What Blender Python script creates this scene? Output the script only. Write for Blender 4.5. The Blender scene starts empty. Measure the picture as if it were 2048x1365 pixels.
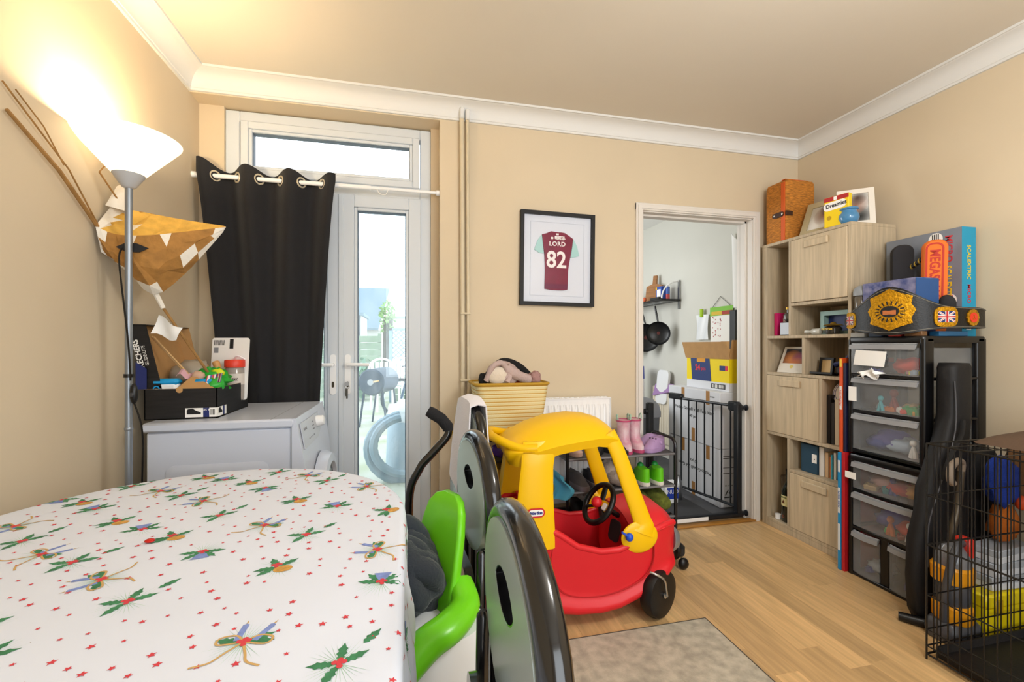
import bpy, bmesh, math, random
from mathutils import Vector, Matrix, noise
R = math.radians
scene = bpy.context.scene
COL = scene.collection

# ---------------------------------------------------------------- camera
cam_data = bpy.data.cameras.new('camera')
cam = bpy.data.objects.new('camera', cam_data)
COL.objects.link(cam)
cam.location = (0, 0, 1.15)
cam.rotation_euler = (R(90), 0, R(-13.1))
cam_data.sensor_fit = 'HORIZONTAL'
cam_data.sensor_width = 36.0
cam_data.lens = 36.0 * 885.0 / 2048.0
cam_data.shift_y = 8.5 / 2048.0
cam_data.clip_start = 0.02
cam_data.clip_end = 200
scene.camera = cam

# ---------------------------------------------------------------- colour management, world
scene.view_settings.view_transform = 'Standard'
scene.view_settings.look = 'None'
scene.view_settings.gamma = 1.0
scene.view_settings.use_curve_mapping = False
scene.view_settings.exposure = -0.05

world = bpy.data.worlds.new('overcast_sky')
scene.world = world
world.use_nodes = True
wn = world.node_tree.nodes
wl = world.node_tree.links
wn.clear()
w_out = wn.new('ShaderNodeOutputWorld')
w_bg = wn.new('ShaderNodeBackground')
w_bg.inputs['Color'].default_value = (0.93, 0.97, 1.0, 1)
w_bg.inputs['Strength'].default_value = 3.4
wl.new(w_bg.outputs[0], w_out.inputs[0])

# ---------------------------------------------------------------- large area lights (fill added behind the camera, daylight from the kitchen window out of view)
def area(name, loc, target, sx, sy, power, col):
    d = bpy.data.lights.new(name, 'AREA')
    d.shape = 'RECTANGLE'
    d.size, d.size_y = sx, sy
    d.energy = power
    d.color = col
    o = bpy.data.objects.new(name, d)
    COL.objects.link(o)
    o.location = loc
    o.rotation_euler = (Vector(target) - Vector(loc)).to_track_quat('-Z', 'Y').to_euler()
    return o
area('rear_fill_light', (0.9, -1.76, 1.45), (0.9, 0.5, 1.45), 2.4, 1.5, 25, (0.88, 0.945, 1.0))  # soft fill added behind the camera; the window it stands for is made up
area('kitchen_window_daylight', (0.62, 4.1, 1.6), (2.5, 4.0, 1.5), 1.2, 1.0, 30, (0.95, 0.98, 1.0))
def bulb(name, loc, power, col, size):
    d = bpy.data.lights.new(name, 'POINT')
    d.energy = power
    d.color = col
    d.shadow_soft_size = size
    o = bpy.data.objects.new(name, d)
    COL.objects.link(o)
    o.location = loc
    return o
bulb('room_fill_light', (1.15, 0.35, 1.95), 52, (1.0, 0.98, 0.95), 0.16)  # unseen point light added to brighten the right wall and ceiling, no fixture

# ---------------------------------------------------------------- helpers
def lin(c):
    if isinstance(c, str):
        c = c.lstrip('#')
        c = tuple(int(c[i:i + 2], 16) / 255.0 for i in (0, 2, 4))
    return tuple((x / 12.92 if x <= 0.04045 else ((x + 0.055) / 1.055) ** 2.4) for x in c)

MATS = {}
def mat(name, col='808080', rough=0.5, metal=0.0, spec=0.5, var=0.0, vscale=8.0, stretch=(1, 1, 1),
        bump=0.0, bscale=60.0, coat=0.0, emis=None, estr=0.0, trans=0.0, ior=1.45, alpha=1.0, col2=None,
        sheen=0.0, objrand=0.0, sub=0.0):
    if name in MATS:
        return MATS[name]
    m = bpy.data.materials.new(name)
    m.use_nodes = True
    nt = m.node_tree
    b = nt.nodes['Principled BSDF']
    c = lin(col)
    b.inputs['Base Color'].default_value = (*c, 1)
    b.inputs['Roughness'].default_value = rough
    b.inputs['Metallic'].default_value = metal
    b.inputs['Specular IOR Level'].default_value = spec
    b.inputs['Coat Weight'].default_value = coat
    b.inputs['Coat Roughness'].default_value = 0.08
    b.inputs['Transmission Weight'].default_value = trans
    b.inputs['IOR'].default_value = ior
    b.inputs['Alpha'].default_value = alpha
    b.inputs['Sheen Weight'].default_value = sheen
    if sub:
        b.inputs['Subsurface Weight'].default_value = sub
        b.inputs['Subsurface Radius'].default_value = (0.02, 0.02, 0.02)
    if emis is not None:
        b.inputs['Emission Color'].default_value = (*lin(emis), 1)
        b.inputs['Emission Strength'].default_value = estr
    tc = mp = None
    if var or bump or col2:
        tc = nt.nodes.new('ShaderNodeTexCoord')
        mp = nt.nodes.new('ShaderNodeMapping')
        mp.inputs['Scale'].default_value = stretch
        nt.links.new(tc.outputs['Object'], mp.inputs['Vector'])
    if var or col2:
        n = nt.nodes.new('ShaderNodeTexNoise')
        n.inputs['Scale'].default_value = vscale
        n.inputs['Detail'].default_value = 5
        nt.links.new(mp.outputs[0], n.inputs['Vector'])
        r = nt.nodes.new('ShaderNodeValToRGB')
        r.color_ramp.elements[0].position = 0.32
        r.color_ramp.elements[1].position = 0.68
        c2 = lin(col2) if col2 else tuple(min(1, x * (1 + var)) for x in c)
        c1 = c if col2 else tuple(x * (1 - var) for x in c)
        r.color_ramp.elements[0].color = (*c1, 1)
        r.color_ramp.elements[1].color = (*c2, 1)
        nt.links.new(n.outputs['Fac'], r.inputs['Fac'])
        src = r.outputs['Color']
        if objrand:
            oi = nt.nodes.new('ShaderNodeObjectInfo')
            ma = nt.nodes.new('ShaderNodeMapRange')
            ma.inputs['To Min'].default_value = 1 - objrand
            ma.inputs['To Max'].default_value = 1 + objrand
            nt.links.new(oi.outputs['Random'], ma.inputs['Value'])
            hs = nt.nodes.new('ShaderNodeHueSaturation')
            nt.links.new(ma.outputs[0], hs.inputs['Value'])
            nt.links.new(src, hs.inputs['Color'])
            src = hs.outputs['Color']
        nt.links.new(src, b.inputs['Base Color'])
    if bump:
        n2 = nt.nodes.new('ShaderNodeTexNoise')
        n2.inputs['Scale'].default_value = bscale
        n2.inputs['Detail'].default_value = 4
        nt.links.new(mp.outputs[0], n2.inputs['Vector'])
        bp = nt.nodes.new('ShaderNodeBump')
        bp.inputs['Strength'].default_value = bump
        bp.inputs['Distance'].default_value = 0.004
        nt.links.new(n2.outputs['Fac'], bp.inputs['Height'])
        nt.links.new(bp.outputs[0], b.inputs['Normal'])
    MATS[name] = m
    return m

def glass_mat(name, tint='ffffff', gloss=0.06, rough=0.0, haze=0.0):
    """thin clear pane: straight-through light plus a weak reflection and an optional film of dust and painted white glare"""
    if name in MATS:
        return MATS[name]
    m = bpy.data.materials.new(name)
    m.use_nodes = True
    nt = m.node_tree
    nt.nodes.clear()
    out = nt.nodes.new('ShaderNodeOutputMaterial')
    t = nt.nodes.new('ShaderNodeBsdfTransparent')
    t.inputs[0].default_value = (*lin(tint), 1)
    g = nt.nodes.new('ShaderNodeBsdfGlossy')
    g.inputs['Roughness'].default_value = rough
    mx = nt.nodes.new('ShaderNodeMixShader')
    mx.inputs[0].default_value = gloss
    nt.links.new(t.outputs[0], mx.inputs[1])
    nt.links.new(g.outputs[0], mx.inputs[2])
    last = mx
    if haze:
        d = nt.nodes.new('ShaderNodeBsdfTranslucent')
        d.inputs[0].default_value = (0.9, 0.93, 0.95, 1)
        tc = nt.nodes.new('ShaderNodeTexCoord')
        mp = nt.nodes.new('ShaderNodeMapping')
        mp.inputs['Scale'].default_value = (7, 7, 2.5)
        n = nt.nodes.new('ShaderNodeTexNoise')
        n.inputs['Scale'].default_value = 2.2
        n.inputs['Detail'].default_value = 8
        nt.links.new(tc.outputs['Object'], mp.inputs[0])
        nt.links.new(mp.outputs[0], n.inputs['Vector'])
        ma = nt.nodes.new('ShaderNodeMapRange')
        ma.inputs['From Min'].default_value = 0.35
        ma.inputs['From Max'].default_value = 0.75
        ma.inputs['To Min'].default_value = haze * 0.35
        ma.inputs['To Max'].default_value = haze
        nt.links.new(n.outputs['Fac'], ma.inputs['Value'])
        m2 = nt.nodes.new('ShaderNodeMixShader')
        nt.links.new(ma.outputs[0], m2.inputs[0])
        nt.links.new(mx.outputs[0], m2.inputs[1])
        nt.links.new(d.outputs[0], m2.inputs[2])
        last = m2
    nt.links.new(last.outputs[0], out.inputs[0])
    MATS[name] = m
    return m

def stripes(name, cols, axis='Z', scale=1.0, rough=0.6, bump=0.0):
    """flat bands of colour along one object axis, repeating every 1/scale metres"""
    if name in MATS:
        return MATS[name]
    m = mat(name, cols[0], rough)
    nt = m.node_tree
    b = nt.nodes['Principled BSDF']
    tc = nt.nodes.new('ShaderNodeTexCoord')
    sx = nt.nodes.new('ShaderNodeSeparateXYZ')
    nt.links.new(tc.outputs['Object'], sx.inputs[0])
    mu = nt.nodes.new('ShaderNodeMath'); mu.operation = 'MULTIPLY'; mu.inputs[1].default_value = scale
    nt.links.new(sx.outputs[axis], mu.inputs[0])
    fr = nt.nodes.new('ShaderNodeMath'); fr.operation = 'FRACT'
    nt.links.new(mu.outputs[0], fr.inputs[0])
    r = nt.nodes.new('ShaderNodeValToRGB')
    r.color_ramp.interpolation = 'CONSTANT'
    e = r.color_ramp.elements
    n = len(cols)
    e[0].position = 0; e[0].color = (*lin(cols[0]), 1)
    e[1].position = 1.0 / n; e[1].color = (*lin(cols[1]), 1)
    for i in range(2, n):
        k = e.new(i / n); k.color = (*lin(cols[i]), 1)
    nt.links.new(fr.outputs[0], r.inputs[0])
    nt.links.new(r.outputs[0], b.inputs['Base Color'])
    return m

OFF = {}
class MB:
    def __init__(s):
        s.v, s.f, s.mi = [], [], []
        s.k = 0
        s.soft = False
    def use(s, k):
        s.k = k
        return s
    def add(s, vs, fs, M=None):
        o = len(s.v)
        for p in vs:
            p = Vector(p)
            s.v.append(M @ p if M is not None else p)
        for f in fs:
            s.f.append(tuple(i + o for i in f))
            s.mi.append(s.k)
        return s
    def box(s, x0, x1, y0, y1, z0, z1, b=0.0, M=None):
        if b <= 0:
            vs = [(x0, y0, z0), (x1, y0, z0), (x1, y1, z0), (x0, y1, z0), (x0, y0, z1), (x1, y0, z1), (x1, y1, z1), (x0, y1, z1)]
            fs = [(0, 3, 2, 1), (4, 5, 6, 7), (0, 1, 5, 4), (1, 2, 6, 5), (2, 3, 7, 6), (3, 0, 4, 7)]
            return s.add(vs, fs, M)
        lo, hi = (x0, y0, z0), (x1, y1, z1)
        b = min(b, 0.49 * min(x1 - x0, y1 - y0, z1 - z0))
        idx, vs = {}, []
        for sx in (0, 1):
            for sy in (0, 1):
                for sz in (0, 1):
                    for a in range(3):
                        sg = (sx, sy, sz)
                        p = [0, 0, 0]
                        for k in range(3):
                            base = hi[k] if sg[k] else lo[k]
                            p[k] = base if k == a else (base - b if sg[k] else base + b)
                        idx[(sx, sy, sz, a)] = len(vs)
                        vs.append(tuple(p))
        fs = []
        for a in range(3):
            o1, o2 = (a + 1) % 3, (a + 2) % 3
            for sd in (0, 1):
                q = []
                for (p1, p2) in ((0, 0), (1, 0), (1, 1), (0, 1)):
                    g = [0, 0, 0]; g[a] = sd; g[o1] = p1; g[o2] = p2
                    q.append(idx[(*g, a)])
                fs.append(tuple(q if sd else q[::-1]))
            for p1 in (0, 1):
                for p2 in (0, 1):
                    q = []
                    for t, ax in ((0, o1), (0, o2), (1, o2), (1, o1)):
                        g = [0, 0, 0]; g[a] = t; g[o1] = p1; g[o2] = p2
                        q.append(idx[(*g, ax)])
                    fs.append(tuple(q if (p1 + p2) % 2 == 0 else q[::-1]))
        for sx in (0, 1):
            for sy in (0, 1):
                for sz in (0, 1):
                    q = [idx[(sx, sy, sz, a)] for a in range(3)]
                    fs.append(tuple(q if (sx + sy + sz) % 2 == 1 else q[::-1]))
        return s.add(vs, fs, M)
    def loft(s, rings, caps=True, closed=True, M=None):
        n = len(rings[0])
        vs = [p for r in rings for p in r]
        fs = []
        for i in range(len(rings) - 1):
            for j in range(n if closed else n - 1):
                a, b = i * n + j, i * n + (j + 1) % n
                fs.append((a, b, b + n, a + n))
        if caps and closed:
            fs.append(tuple(range(n - 1, -1, -1)))
            fs.append(tuple(range((len(rings) - 1) * n, len(rings) * n)))
        return s.add(vs, fs, M)
    def lathe(s, prof, n=20, M=None, caps=True):
        rings = [[(r * math.cos(2 * math.pi * j / n), r * math.sin(2 * math.pi * j / n), z) for j in range(n)] for r, z in prof]
        return s.loft(rings, caps, True, M)
    def cyl(s, p0, p1, r, n=12, r1=None):
        p0, p1 = Vector(p0), Vector(p1)
        d = p1 - p0
        M = Matrix.Translation(p0) @ d.to_track_quat('Z', 'Y').to_matrix().to_4x4()
        return s.lathe([(r, 0), (r if r1 is None else r1, d.length)], n, M)
    def tube(s, path, r, n=8, closed=False, ratio=1.0, up=None):
        P = [Vector(p) for p in path]
        m = len(P)
        rad = r if isinstance(r, (list, tuple)) else [r] * m
        T = []
        for i in range(m):
            if closed:
                t = P[(i + 1) % m] - P[i - 1]
            else:
                t = P[min(i + 1, m - 1)] - P[max(i - 1, 0)]
            T.append(t.normalized())
        ref = Vector(up) if up else (Vector((0, 0, 1)) if abs(T[0].z) < 0.9 else Vector((1, 0, 0)))
        nrm = (ref - T[0] * ref.dot(T[0])).normalized()
        rings = []
        for i in range(m):
            if up:
                q = ref - T[i] * ref.dot(T[i])
                if q.length > 1e-4:
                    nrm = q.normalized()
            else:
                nrm = (nrm - T[i] * nrm.dot(T[i])).normalized()
            bi = T[i].cross(nrm)
            rings.append([P[i] + nrm * rad[i] * ratio * math.cos(2 * math.pi * j / n) + bi * rad[i] * math.sin(2 * math.pi * j / n) for j in range(n)])
        if closed:
            rings.append(rings[0])
            return s.loft(rings, False)
        return s.loft(rings, True)
    def prism(s, pts, h0, h1, M=None):
        n = len(pts)
        vs = [(x, y, h0) for x, y in pts] + [(x, y, h1) for x, y in pts]
        fs = [tuple(range(n - 1, -1, -1)), tuple(range(n, 2 * n))]
        fs += [(i, (i + 1) % n, (i + 1) % n + n, i + n) for i in range(n)]
        return s.add(vs, fs, M)
    def ring_prism(s, outer, inner, h0, h1, M=None):
        n = len(outer)
        vs = [(x, y, h) for h in (h0, h1) for P in (outer, inner) for x, y in P]
        fs = []
        for i in range(n):
            j = (i + 1) % n
            fs += [(n + i, n + j, j, i), (2 * n + i, 2 * n + j, 3 * n + j, 3 * n + i),
                   (i, j, 2 * n + j, 2 * n + i), (3 * n + i, 3 * n + j, n + j, n + i)]
        return s.add(vs, fs, M)
    def ball(s, c, rx, ry=None, rz=None, n=14, m=9, M=None, amp=0.0, fr=3.0, seed=0.0):
        ry = rx if ry is None else ry
        s.soft = s.soft or amp > 0
        rz = rx if rz is None else rz
        rings = []
        for i in range(m + 1):
            th = math.pi * i / m
            ring = []
            for j in range(n):
                ph = 2 * math.pi * j / n
                d = Vector((math.sin(th) * math.cos(ph), math.sin(th) * math.sin(ph), -math.cos(th)))
                q = d * fr + Vector((seed, seed * 1.7, seed * 0.3))
                k = 1 + (amp * (noise.noise(q) + 0.35 * noise.noise(q * 2.3) + 0.08 * noise.noise(q * 4.9)) if amp else 0)
                ring.append((c[0] + rx * d.x * k, c[1] + ry * d.y * k, c[2] + rz * d.z * k))
            rings.append(ring)
        return s.loft(rings, False, True, M)
    def grid(s, fn, nu, nv):
        vs = [fn(i / nu, j / nv) for i in range(nu + 1) for j in range(nv + 1)]
        fs = [(i * (nv + 1) + j, (i + 1) * (nv + 1) + j, (i + 1) * (nv + 1) + j + 1, i * (nv + 1) + j + 1) for i in range(nu) for j in range(nv)]
        return s.add(vs, fs)
    def sheet(s, fn, nu, nv, th):
        """a grid with thickness along -normal"""
        top = [[Vector(fn(i / nu, j / nv)) for j in range(nv + 1)] for i in range(nu + 1)]
        bot = []
        for i in range(nu + 1):
            row = []
            for j in range(nv + 1):
                du = top[min(i + 1, nu)][j] - top[max(i - 1, 0)][j]
                dv = top[i][min(j + 1, nv)] - top[i][max(j - 1, 0)]
                nn = du.cross(dv)
                nn = nn.normalized() if nn.length > 1e-9 else Vector((0, 0, 1))
                row.append(top[i][j] - nn * th)
            bot.append(row)
        w = nv + 1
        N = (nu + 1) * w
        vs = [p for r in top for p in r] + [p for r in bot for p in r]
        fs = []
        for i in range(nu):
            for j in range(nv):
                a, b, c, d = i * w + j, (i + 1) * w + j, (i + 1) * w + j + 1, i * w + j + 1
                fs += [(a, b, c, d), (d + N, c + N, b + N, a + N)]
        for j in range(nv):
            fs += [(j, j + 1, j + 1 + N, j + N), (nu * w + j + 1, nu * w + j, nu * w + j + N, nu * w + j + 1 + N)]
        for i in range(nu):
            fs += [((i + 1) * w, i * w, i * w + N, (i + 1) * w + N), (i * w + nv, (i + 1) * w + nv, (i + 1) * w + nv + N, i * w + nv + N)]
        return s.add(vs, fs)
    def mesh(s, name, mats, off, smooth):
        me = bpy.data.meshes.new(name)
        me.from_pydata([tuple(p - off) for p in s.v], [], s.f)
        for m in (mats if isinstance(mats, (list, tuple)) else [mats]):
            me.materials.append(m)
        me.polygons.foreach_set('material_index', s.mi)
        bm = bmesh.new()
        bm.from_mesh(me)
        bmesh.ops.recalc_face_normals(bm, faces=bm.faces)
        bm.to_mesh(me)
        bm.free()
        if smooth:
            me.polygons.foreach_set('use_smooth', [True] * len(me.polygons))
            me.set_sharp_from_angle(angle=R(smooth if smooth is not True else (100 if s.soft else 40)))
        me.update()
        return me
    def build(s, name, mats, parent=None, smooth=True, local=False, **tags):
        if parent is not None:
            off = OFF.get(parent.name, Vector((0, 0, 0)))
        elif local:
            off = Vector((0, 0, 0))
        else:
            lo = [min(p[k] for p in s.v) for k in range(3)]
            hi = [max(p[k] for p in s.v) for k in range(3)]
            off = Vector(((lo[0] + hi[0]) / 2, (lo[1] + hi[1]) / 2, lo[2]))
        o = bpy.data.objects.new(name, s.mesh(name, mats, off, smooth))
        COL.objects.link(o)
        if parent is not None:
            o.parent = parent
        else:
            o.location = off
        OFF[o.name] = off
        for k, v in tags.items():
            o[k] = v
        return o

def thing(name, label, cat, loc=(0, 0, 0), rz=0.0, group=None, local=False):
    o = bpy.data.objects.new(name, None)
    COL.objects.link(o)
    o.empty_display_size = 0.1
    o.location = loc
    o.rotation_euler = (0, 0, rz)
    o['label'] = label
    o['category'] = cat
    if group:
        o['group'] = group
    OFF[o.name] = Vector((0, 0, 0)) if (local or rz) else Vector(loc)
    return o

def tag(o, label, cat, group=None):
    o['label'] = label
    o['category'] = cat
    if group:
        o['group'] = group
    return o

def struct(o):
    o['kind'] = 'structure'
    return o

def copy_tree(o, parent=None):
    c = o.copy()
    COL.objects.link(c)
    if parent is not None:
        c.parent = parent
    OFF[c.name] = OFF.get(o.name, Vector((0, 0, 0)))
    for ch in [x for x in bpy.data.objects if x.parent == o]:
        copy_tree(ch, c)
    return c

def frame(o, x, y):
    """matrix from origin and two axis vectors"""
    x = Vector(x).normalized(); y = Vector(y)
    y = (y - x * y.dot(x)).normalized()
    z = x.cross(y)
    M = Matrix.Identity(4)
    for i in range(3):
        M[i][0], M[i][1], M[i][2], M[i][3] = x[i], y[i], z[i], o[i]
    return M

def text(body, size, M, mats, parent, name='lettering', depth=0.0006, bold=0.0, sx=1.0, align='CENTER', space=1.0):
    cu = bpy.data.curves.new('text', 'FONT')
    cu.body = body
    cu.size = size
    cu.align_x = align
    cu.align_y = 'CENTER'
    cu.extrude = depth
    cu.offset = bold
    cu.space_character = space
    cu.resolution_u = 3
    t = bpy.data.objects.new('text', cu)
    COL.objects.link(t)
    dg = bpy.context.evaluated_depsgraph_get()
    dg.update()
    me0 = t.evaluated_get(dg).to_mesh()
    vs = [Vector((v.co.x * sx, v.co.y, v.co.z)) for v in me0.vertices]
    fs = [tuple(p.vertices) for p in me0.polygons]
    bpy.data.objects.remove(t)
    bpy.data.curves.remove(cu)
    b = MB().add(vs, fs, M)
    return b.build(name, mats, parent, smooth=False)

def bez(pts, n=8):
    """Catmull-Rom through points"""
    P = [Vector(p) for p in pts]
    out = []
    for i in range(len(P) - 1):
        p0, p1, p2, p3 = P[max(i - 1, 0)], P[i], P[i + 1], P[min(i + 2, len(P) - 1)]
        for k in range(n):
            t = k / n
            out.append(0.5 * ((2 * p1) + (p2 - p0) * t + (2 * p0 - 5 * p1 + 4 * p2 - p3) * t * t + (3 * p1 - p0 - 3 * p2 + p3) * t ** 3))
    out.append(P[-1])
    return out

def arc(cx, cy, r, a0, a1, n):
    return [(cx + r * math.cos(R(a0 + (a1 - a0) * i / n)), cy + r * math.sin(R(a0 + (a1 - a0) * i / n))) for i in range(n + 1)]

def rrect(x0, x1, y0, y1, r, n=4):
    return arc(x1 - r, y0 + r, r, -90, 0, n) + arc(x1 - r, y1 - r, r, 0, 90, n) + arc(x0 + r, y1 - r, r, 90, 180, n) + arc(x0 + r, y0 + r, r, 180, 270, n)

# orientation matrices for things drawn on vertical faces: (right, up) as seen by a viewer
def face_front(x, y, z):      # faces -Y
    return frame((x, y, z), (1, 0, 0), (0, 0, 1))
def face_left(x, y, z):       # faces -X
    return frame((x, y, z), (0, -1, 0), (0, 0, 1))

# shared materials
M_BLACK = mat('black_plastic', '0b0b0d', 0.35)
M_BLACKMET = mat('black_metal', '0a0a0c', 0.3, 0.0)
M_WHITE = mat('white_plastic', 'f0f1f2', 0.35)
M_PAPER = mat('white_paper', 'f2f1ee', 0.85)
M_CHROME = mat('chrome', 'd0d2d4', 0.18, 1.0)
M_STEEL = mat('brushed_steel', '9a9c9e', 0.35, 1.0)
M_GOLD = mat('gold_relief', 'c08c14', 0.4, 0.75, var=0.35, vscale=90, bump=0.9, bscale=160)
M_CARD = mat('brown_cardboard', 'b98f5c', 0.85, var=0.06, vscale=20)
M_RED = mat('red_plastic', 'd81e26', 0.4)
M_YEL = mat('yellow_plastic', 'f2c200', 0.38)
M_BLUE = mat('blue_plastic', '1c4fc4', 0.4)
M_INK = mat('black_print', '17171a', 0.7)
M_WOODL = mat('pale_dowel_wood', 'cfa874', 0.7, var=0.1, vscale=20)
# ================================================================ THE ROOM
XL, XR, YB, YR, ZC = -1.05, 2.555, 2.47, -1.8, 2.49
M_WALL = mat('beige_emulsion', 'd1c1a6', 0.75, var=0.035, vscale=1.6, bump=0.12, bscale=35)
M_WALLY = M_WALL
M_CEIL = mat('ceiling_paint', 'd8d0c2', 0.85, var=0.02, vscale=1.2, bump=0.15, bscale=25)
M_CORN = mat('cornice_white', 'dededc', 0.6)
M_TRIM = mat('trim_gloss_white', 'dcd7d0', 0.4)
M_UPVC = mat('upvc_white', 'cfd6dd', 0.35)
M_GASKET = mat('rubber_gasket', '5d6a78', 0.6)

# floor: base and separate laminate staves
fl = struct(MB().box(XL, XR, YR, YB + 0.14, -0.06, -0.009).build('floor', mat('floor_joint', '8a6a42', 0.8)))
M_FLOOR = mat('oak_laminate', 'cba775', 0.42, var=0.17, vscale=5.0, stretch=(9, 0.7, 9), objrand=0.2, coat=0.15, bump=0.05, bscale=30)
random.seed(7)
pw = 0.0955
stave_meshes = {}
for i in range(int((XR - XL) / pw) + 1):
    x0 = XL + i * pw
    x1 = min(x0 + pw, XR)
    if x1 - x0 < 0.01:
        continue
    y = YR - random.random() * 0.6
    while y < YB:
        L = random.choice((0.62, 0.78, 0.94, 1.1))
        a, b = max(y, YR), min(y + L, YB)
        y += L
        if b - a < 0.03:
            continue
        key = (round(b - a, 3), round(x1 - x0, 3))
        if key not in stave_meshes:
            hw, hl = (x1 - x0) / 2 - 0.0002, (b - a) / 2 - 0.0002
            stave_meshes[key] = MB().box(-hw, hw, -hl, hl, -0.009, 0.0, 0.0004).mesh('plank', M_FLOOR, Vector((0, 0, 0)), False)
        o = bpy.data.objects.new('plank', stave_meshes[key])
        COL.objects.link(o)
        o.parent = fl
        o.location = Vector(((x0 + x1) / 2, (a + b) / 2, 0)) - OFF[fl.name]

struct(MB().box(XL - 0.1, XR + 0.1, YR - 0.1, YB + 0.3, ZC, ZC + 0.08).build('ceiling', M_CEIL))
struct(MB().box(XL - 0.12, XL, YR, YB + 0.28, -0.06, ZC).build('wall_left', M_WALL))
struct(MB().box(XR, XR + 0.12, YR, YB + 0.13, -0.06, ZC).build('wall_right', M_WALL))
# rear wall behind the camera, with an opening made up for the fill light
wr = MB()
wr.box(XL, XR, YR - 0.12, YR, -0.06, 0.65)
wr.box(XL, XR, YR - 0.12, YR, 2.25, ZC)
wr.box(XL, -0.35, YR - 0.12, YR, 0.65, 2.25)
wr.box(2.15, XR, YR - 0.12, YR, 0.65, 2.25)
struct(wr.build('wall_rear', M_WALL, smooth=False))
# back wall: solid right of the door recess with the kitchen doorway cut in it
DX0, DX1, DZ = 1.375, 2.215, 2.0
wb = MB()
wb.box(0.167, DX0, YB, YB + 0.13, -0.06, ZC)
wb.box(DX1, XR, YB, YB + 0.13, -0.06, ZC)
wb.box(DX0, DX1, YB, YB + 0.13, DZ, ZC)
wb.box(XL, 0.167, YB, YB + 0.26, 2.393, ZC)          # beam over the garden door
wb.box(XL, -0.935, 2.578, 2.73, -0.06, 2.393)        # strip left of the door frame
wb.box(0.122, 0.167, 2.578, 2.73, -0.06, 2.393)
struct(wb.build('wall_back', M_WALL, smooth=False))

# cornice: cove profile run along three walls
def cornice(name, p0, p1, inward):
    """p0->p1 along wall foot of the cove, inward = unit vector into the room; mitred at both ends"""
    p0, p1, inn = Vector(p0), Vector(p1), Vector(inward)
    d = (p1 - p0).normalized()
    prof = [(0.0, 2.398), (0.012, 2.398), (0.012, 2.409), (0.016, 2.411)]
    for k in range(9):
        a = R(90 * k / 8)
        prof.append((0.016 + 0.066 * (1 - math.cos(a)), 2.411 + 0.066 * math.sin(a)))
    prof += [(0.084, 2.479), (0.094, 2.479), (0.094, ZC), (0.0, ZC)]
    b = MB()
    b.loft([[p0 + inn * t + d * t + Vector((0, 0, z)) for t, z in prof], [p1 + inn * t - d * t + Vector((0, 0, z)) for t, z in prof]])
    return struct(b.build(name, M_CORN))
cornice('trim_1', (XL, YB, 0), (XR, YB, 0), (0, -1, 0))
cornice('trim_2', (XR, YB, 0), (XR, YR, 0), (-1, 0, 0))
cornice('trim_3', (XL, YR, 0), (XL, YB, 0), (1, 0, 0))

# skirting boards
def skirting(name, x0, x1, y0, y1):
    b = MB()
    b.box(x0, x1, y0, y1, 0, 0.11)
    along_x = (x1 - x0) > (y1 - y0)
    if along_x:
        b.box(x0, x1, y0 + 0.006, y1, 0.11, 0.125)
    else:
        b.box(x0, x1 if x0 < 0 else x1, y0, y1, 0.11, 0.118)
    return struct(b.build(name, M_TRIM, smooth=False))
skirting('baseboard_back', 0.167, 1.345, YB - 0.016, YB)
skirting('baseboard_left', XL, XL + 0.016, YR, 2.57)
skirting('baseboard_right', XR - 0.016, XR, YR, 1.4)

# kitchen doorway: lining, stops and architrave
dl = MB()
dl.box(DX0, DX0 + 0.028, YB - 0.002, YB + 0.132, 0, DZ)
dl.box(DX1 - 0.028, DX1, YB - 0.002, YB + 0.132, 0, DZ)
dl.box(DX0, DX1, YB - 0.002, YB + 0.132, DZ - 0.028, DZ)
door_lining = struct(dl.build('trim_4', M_TRIM, smooth=False))
st = MB()
st.box(DX0 + 0.028, DX0 + 0.04, YB + 0.045, YB + 0.085, 0, DZ - 0.028)
st.box(DX1 - 0.04, DX1 - 0.028, YB + 0.045, YB + 0.085, 0, DZ - 0.028)
st.box(DX0 + 0.028, DX1 - 0.028, YB + 0.045, YB + 0.085, DZ - 0.04, DZ - 0.028)
st.build('door_stop', M_TRIM, door_lining, smooth=False)
ar = MB()
aw = 0.05
for x0, x1 in ((DX0 - aw + 0.024, DX0 + 0.022), (DX1 - 0.022, DX1 + aw - 0.024)):
    ar.box(x0, x1, YB - 0.016, YB, 0, DZ + 0.022, 0.003)
    ar.box(x0 + 0.012, x1 - 0.012, YB - 0.021, YB - 0.016, 0, DZ + 0.01, 0.002)
ar.box(DX0 - aw + 0.024, DX1 + aw - 0.024, YB - 0.0155, YB, DZ - 0.022, DZ + 0.024, 0.003)
ar.box(DX0 - 0.01, DX1 + 0.01, YB - 0.0205, YB - 0.016, DZ - 0.012, DZ + 0.012, 0.002)
struct(ar.build('trim_5', M_TRIM, smooth=False))
MB().box(DX1 - 0.0275, DX1 - 0.0265, YB + 0.02, YB + 0.04, 0.92, 1.0).build('strike_plate', M_STEEL, door_lining)
th = MB().box(DX0, DX1, YB - 0.02, YB + 0.02, -0.001, 0.012, 0.005)
struct(th.build('trim_6', mat('threshold_wood', 'a8742f', 0.45, var=0.1, vscale=12, stretch=(1, 8, 8))))

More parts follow.
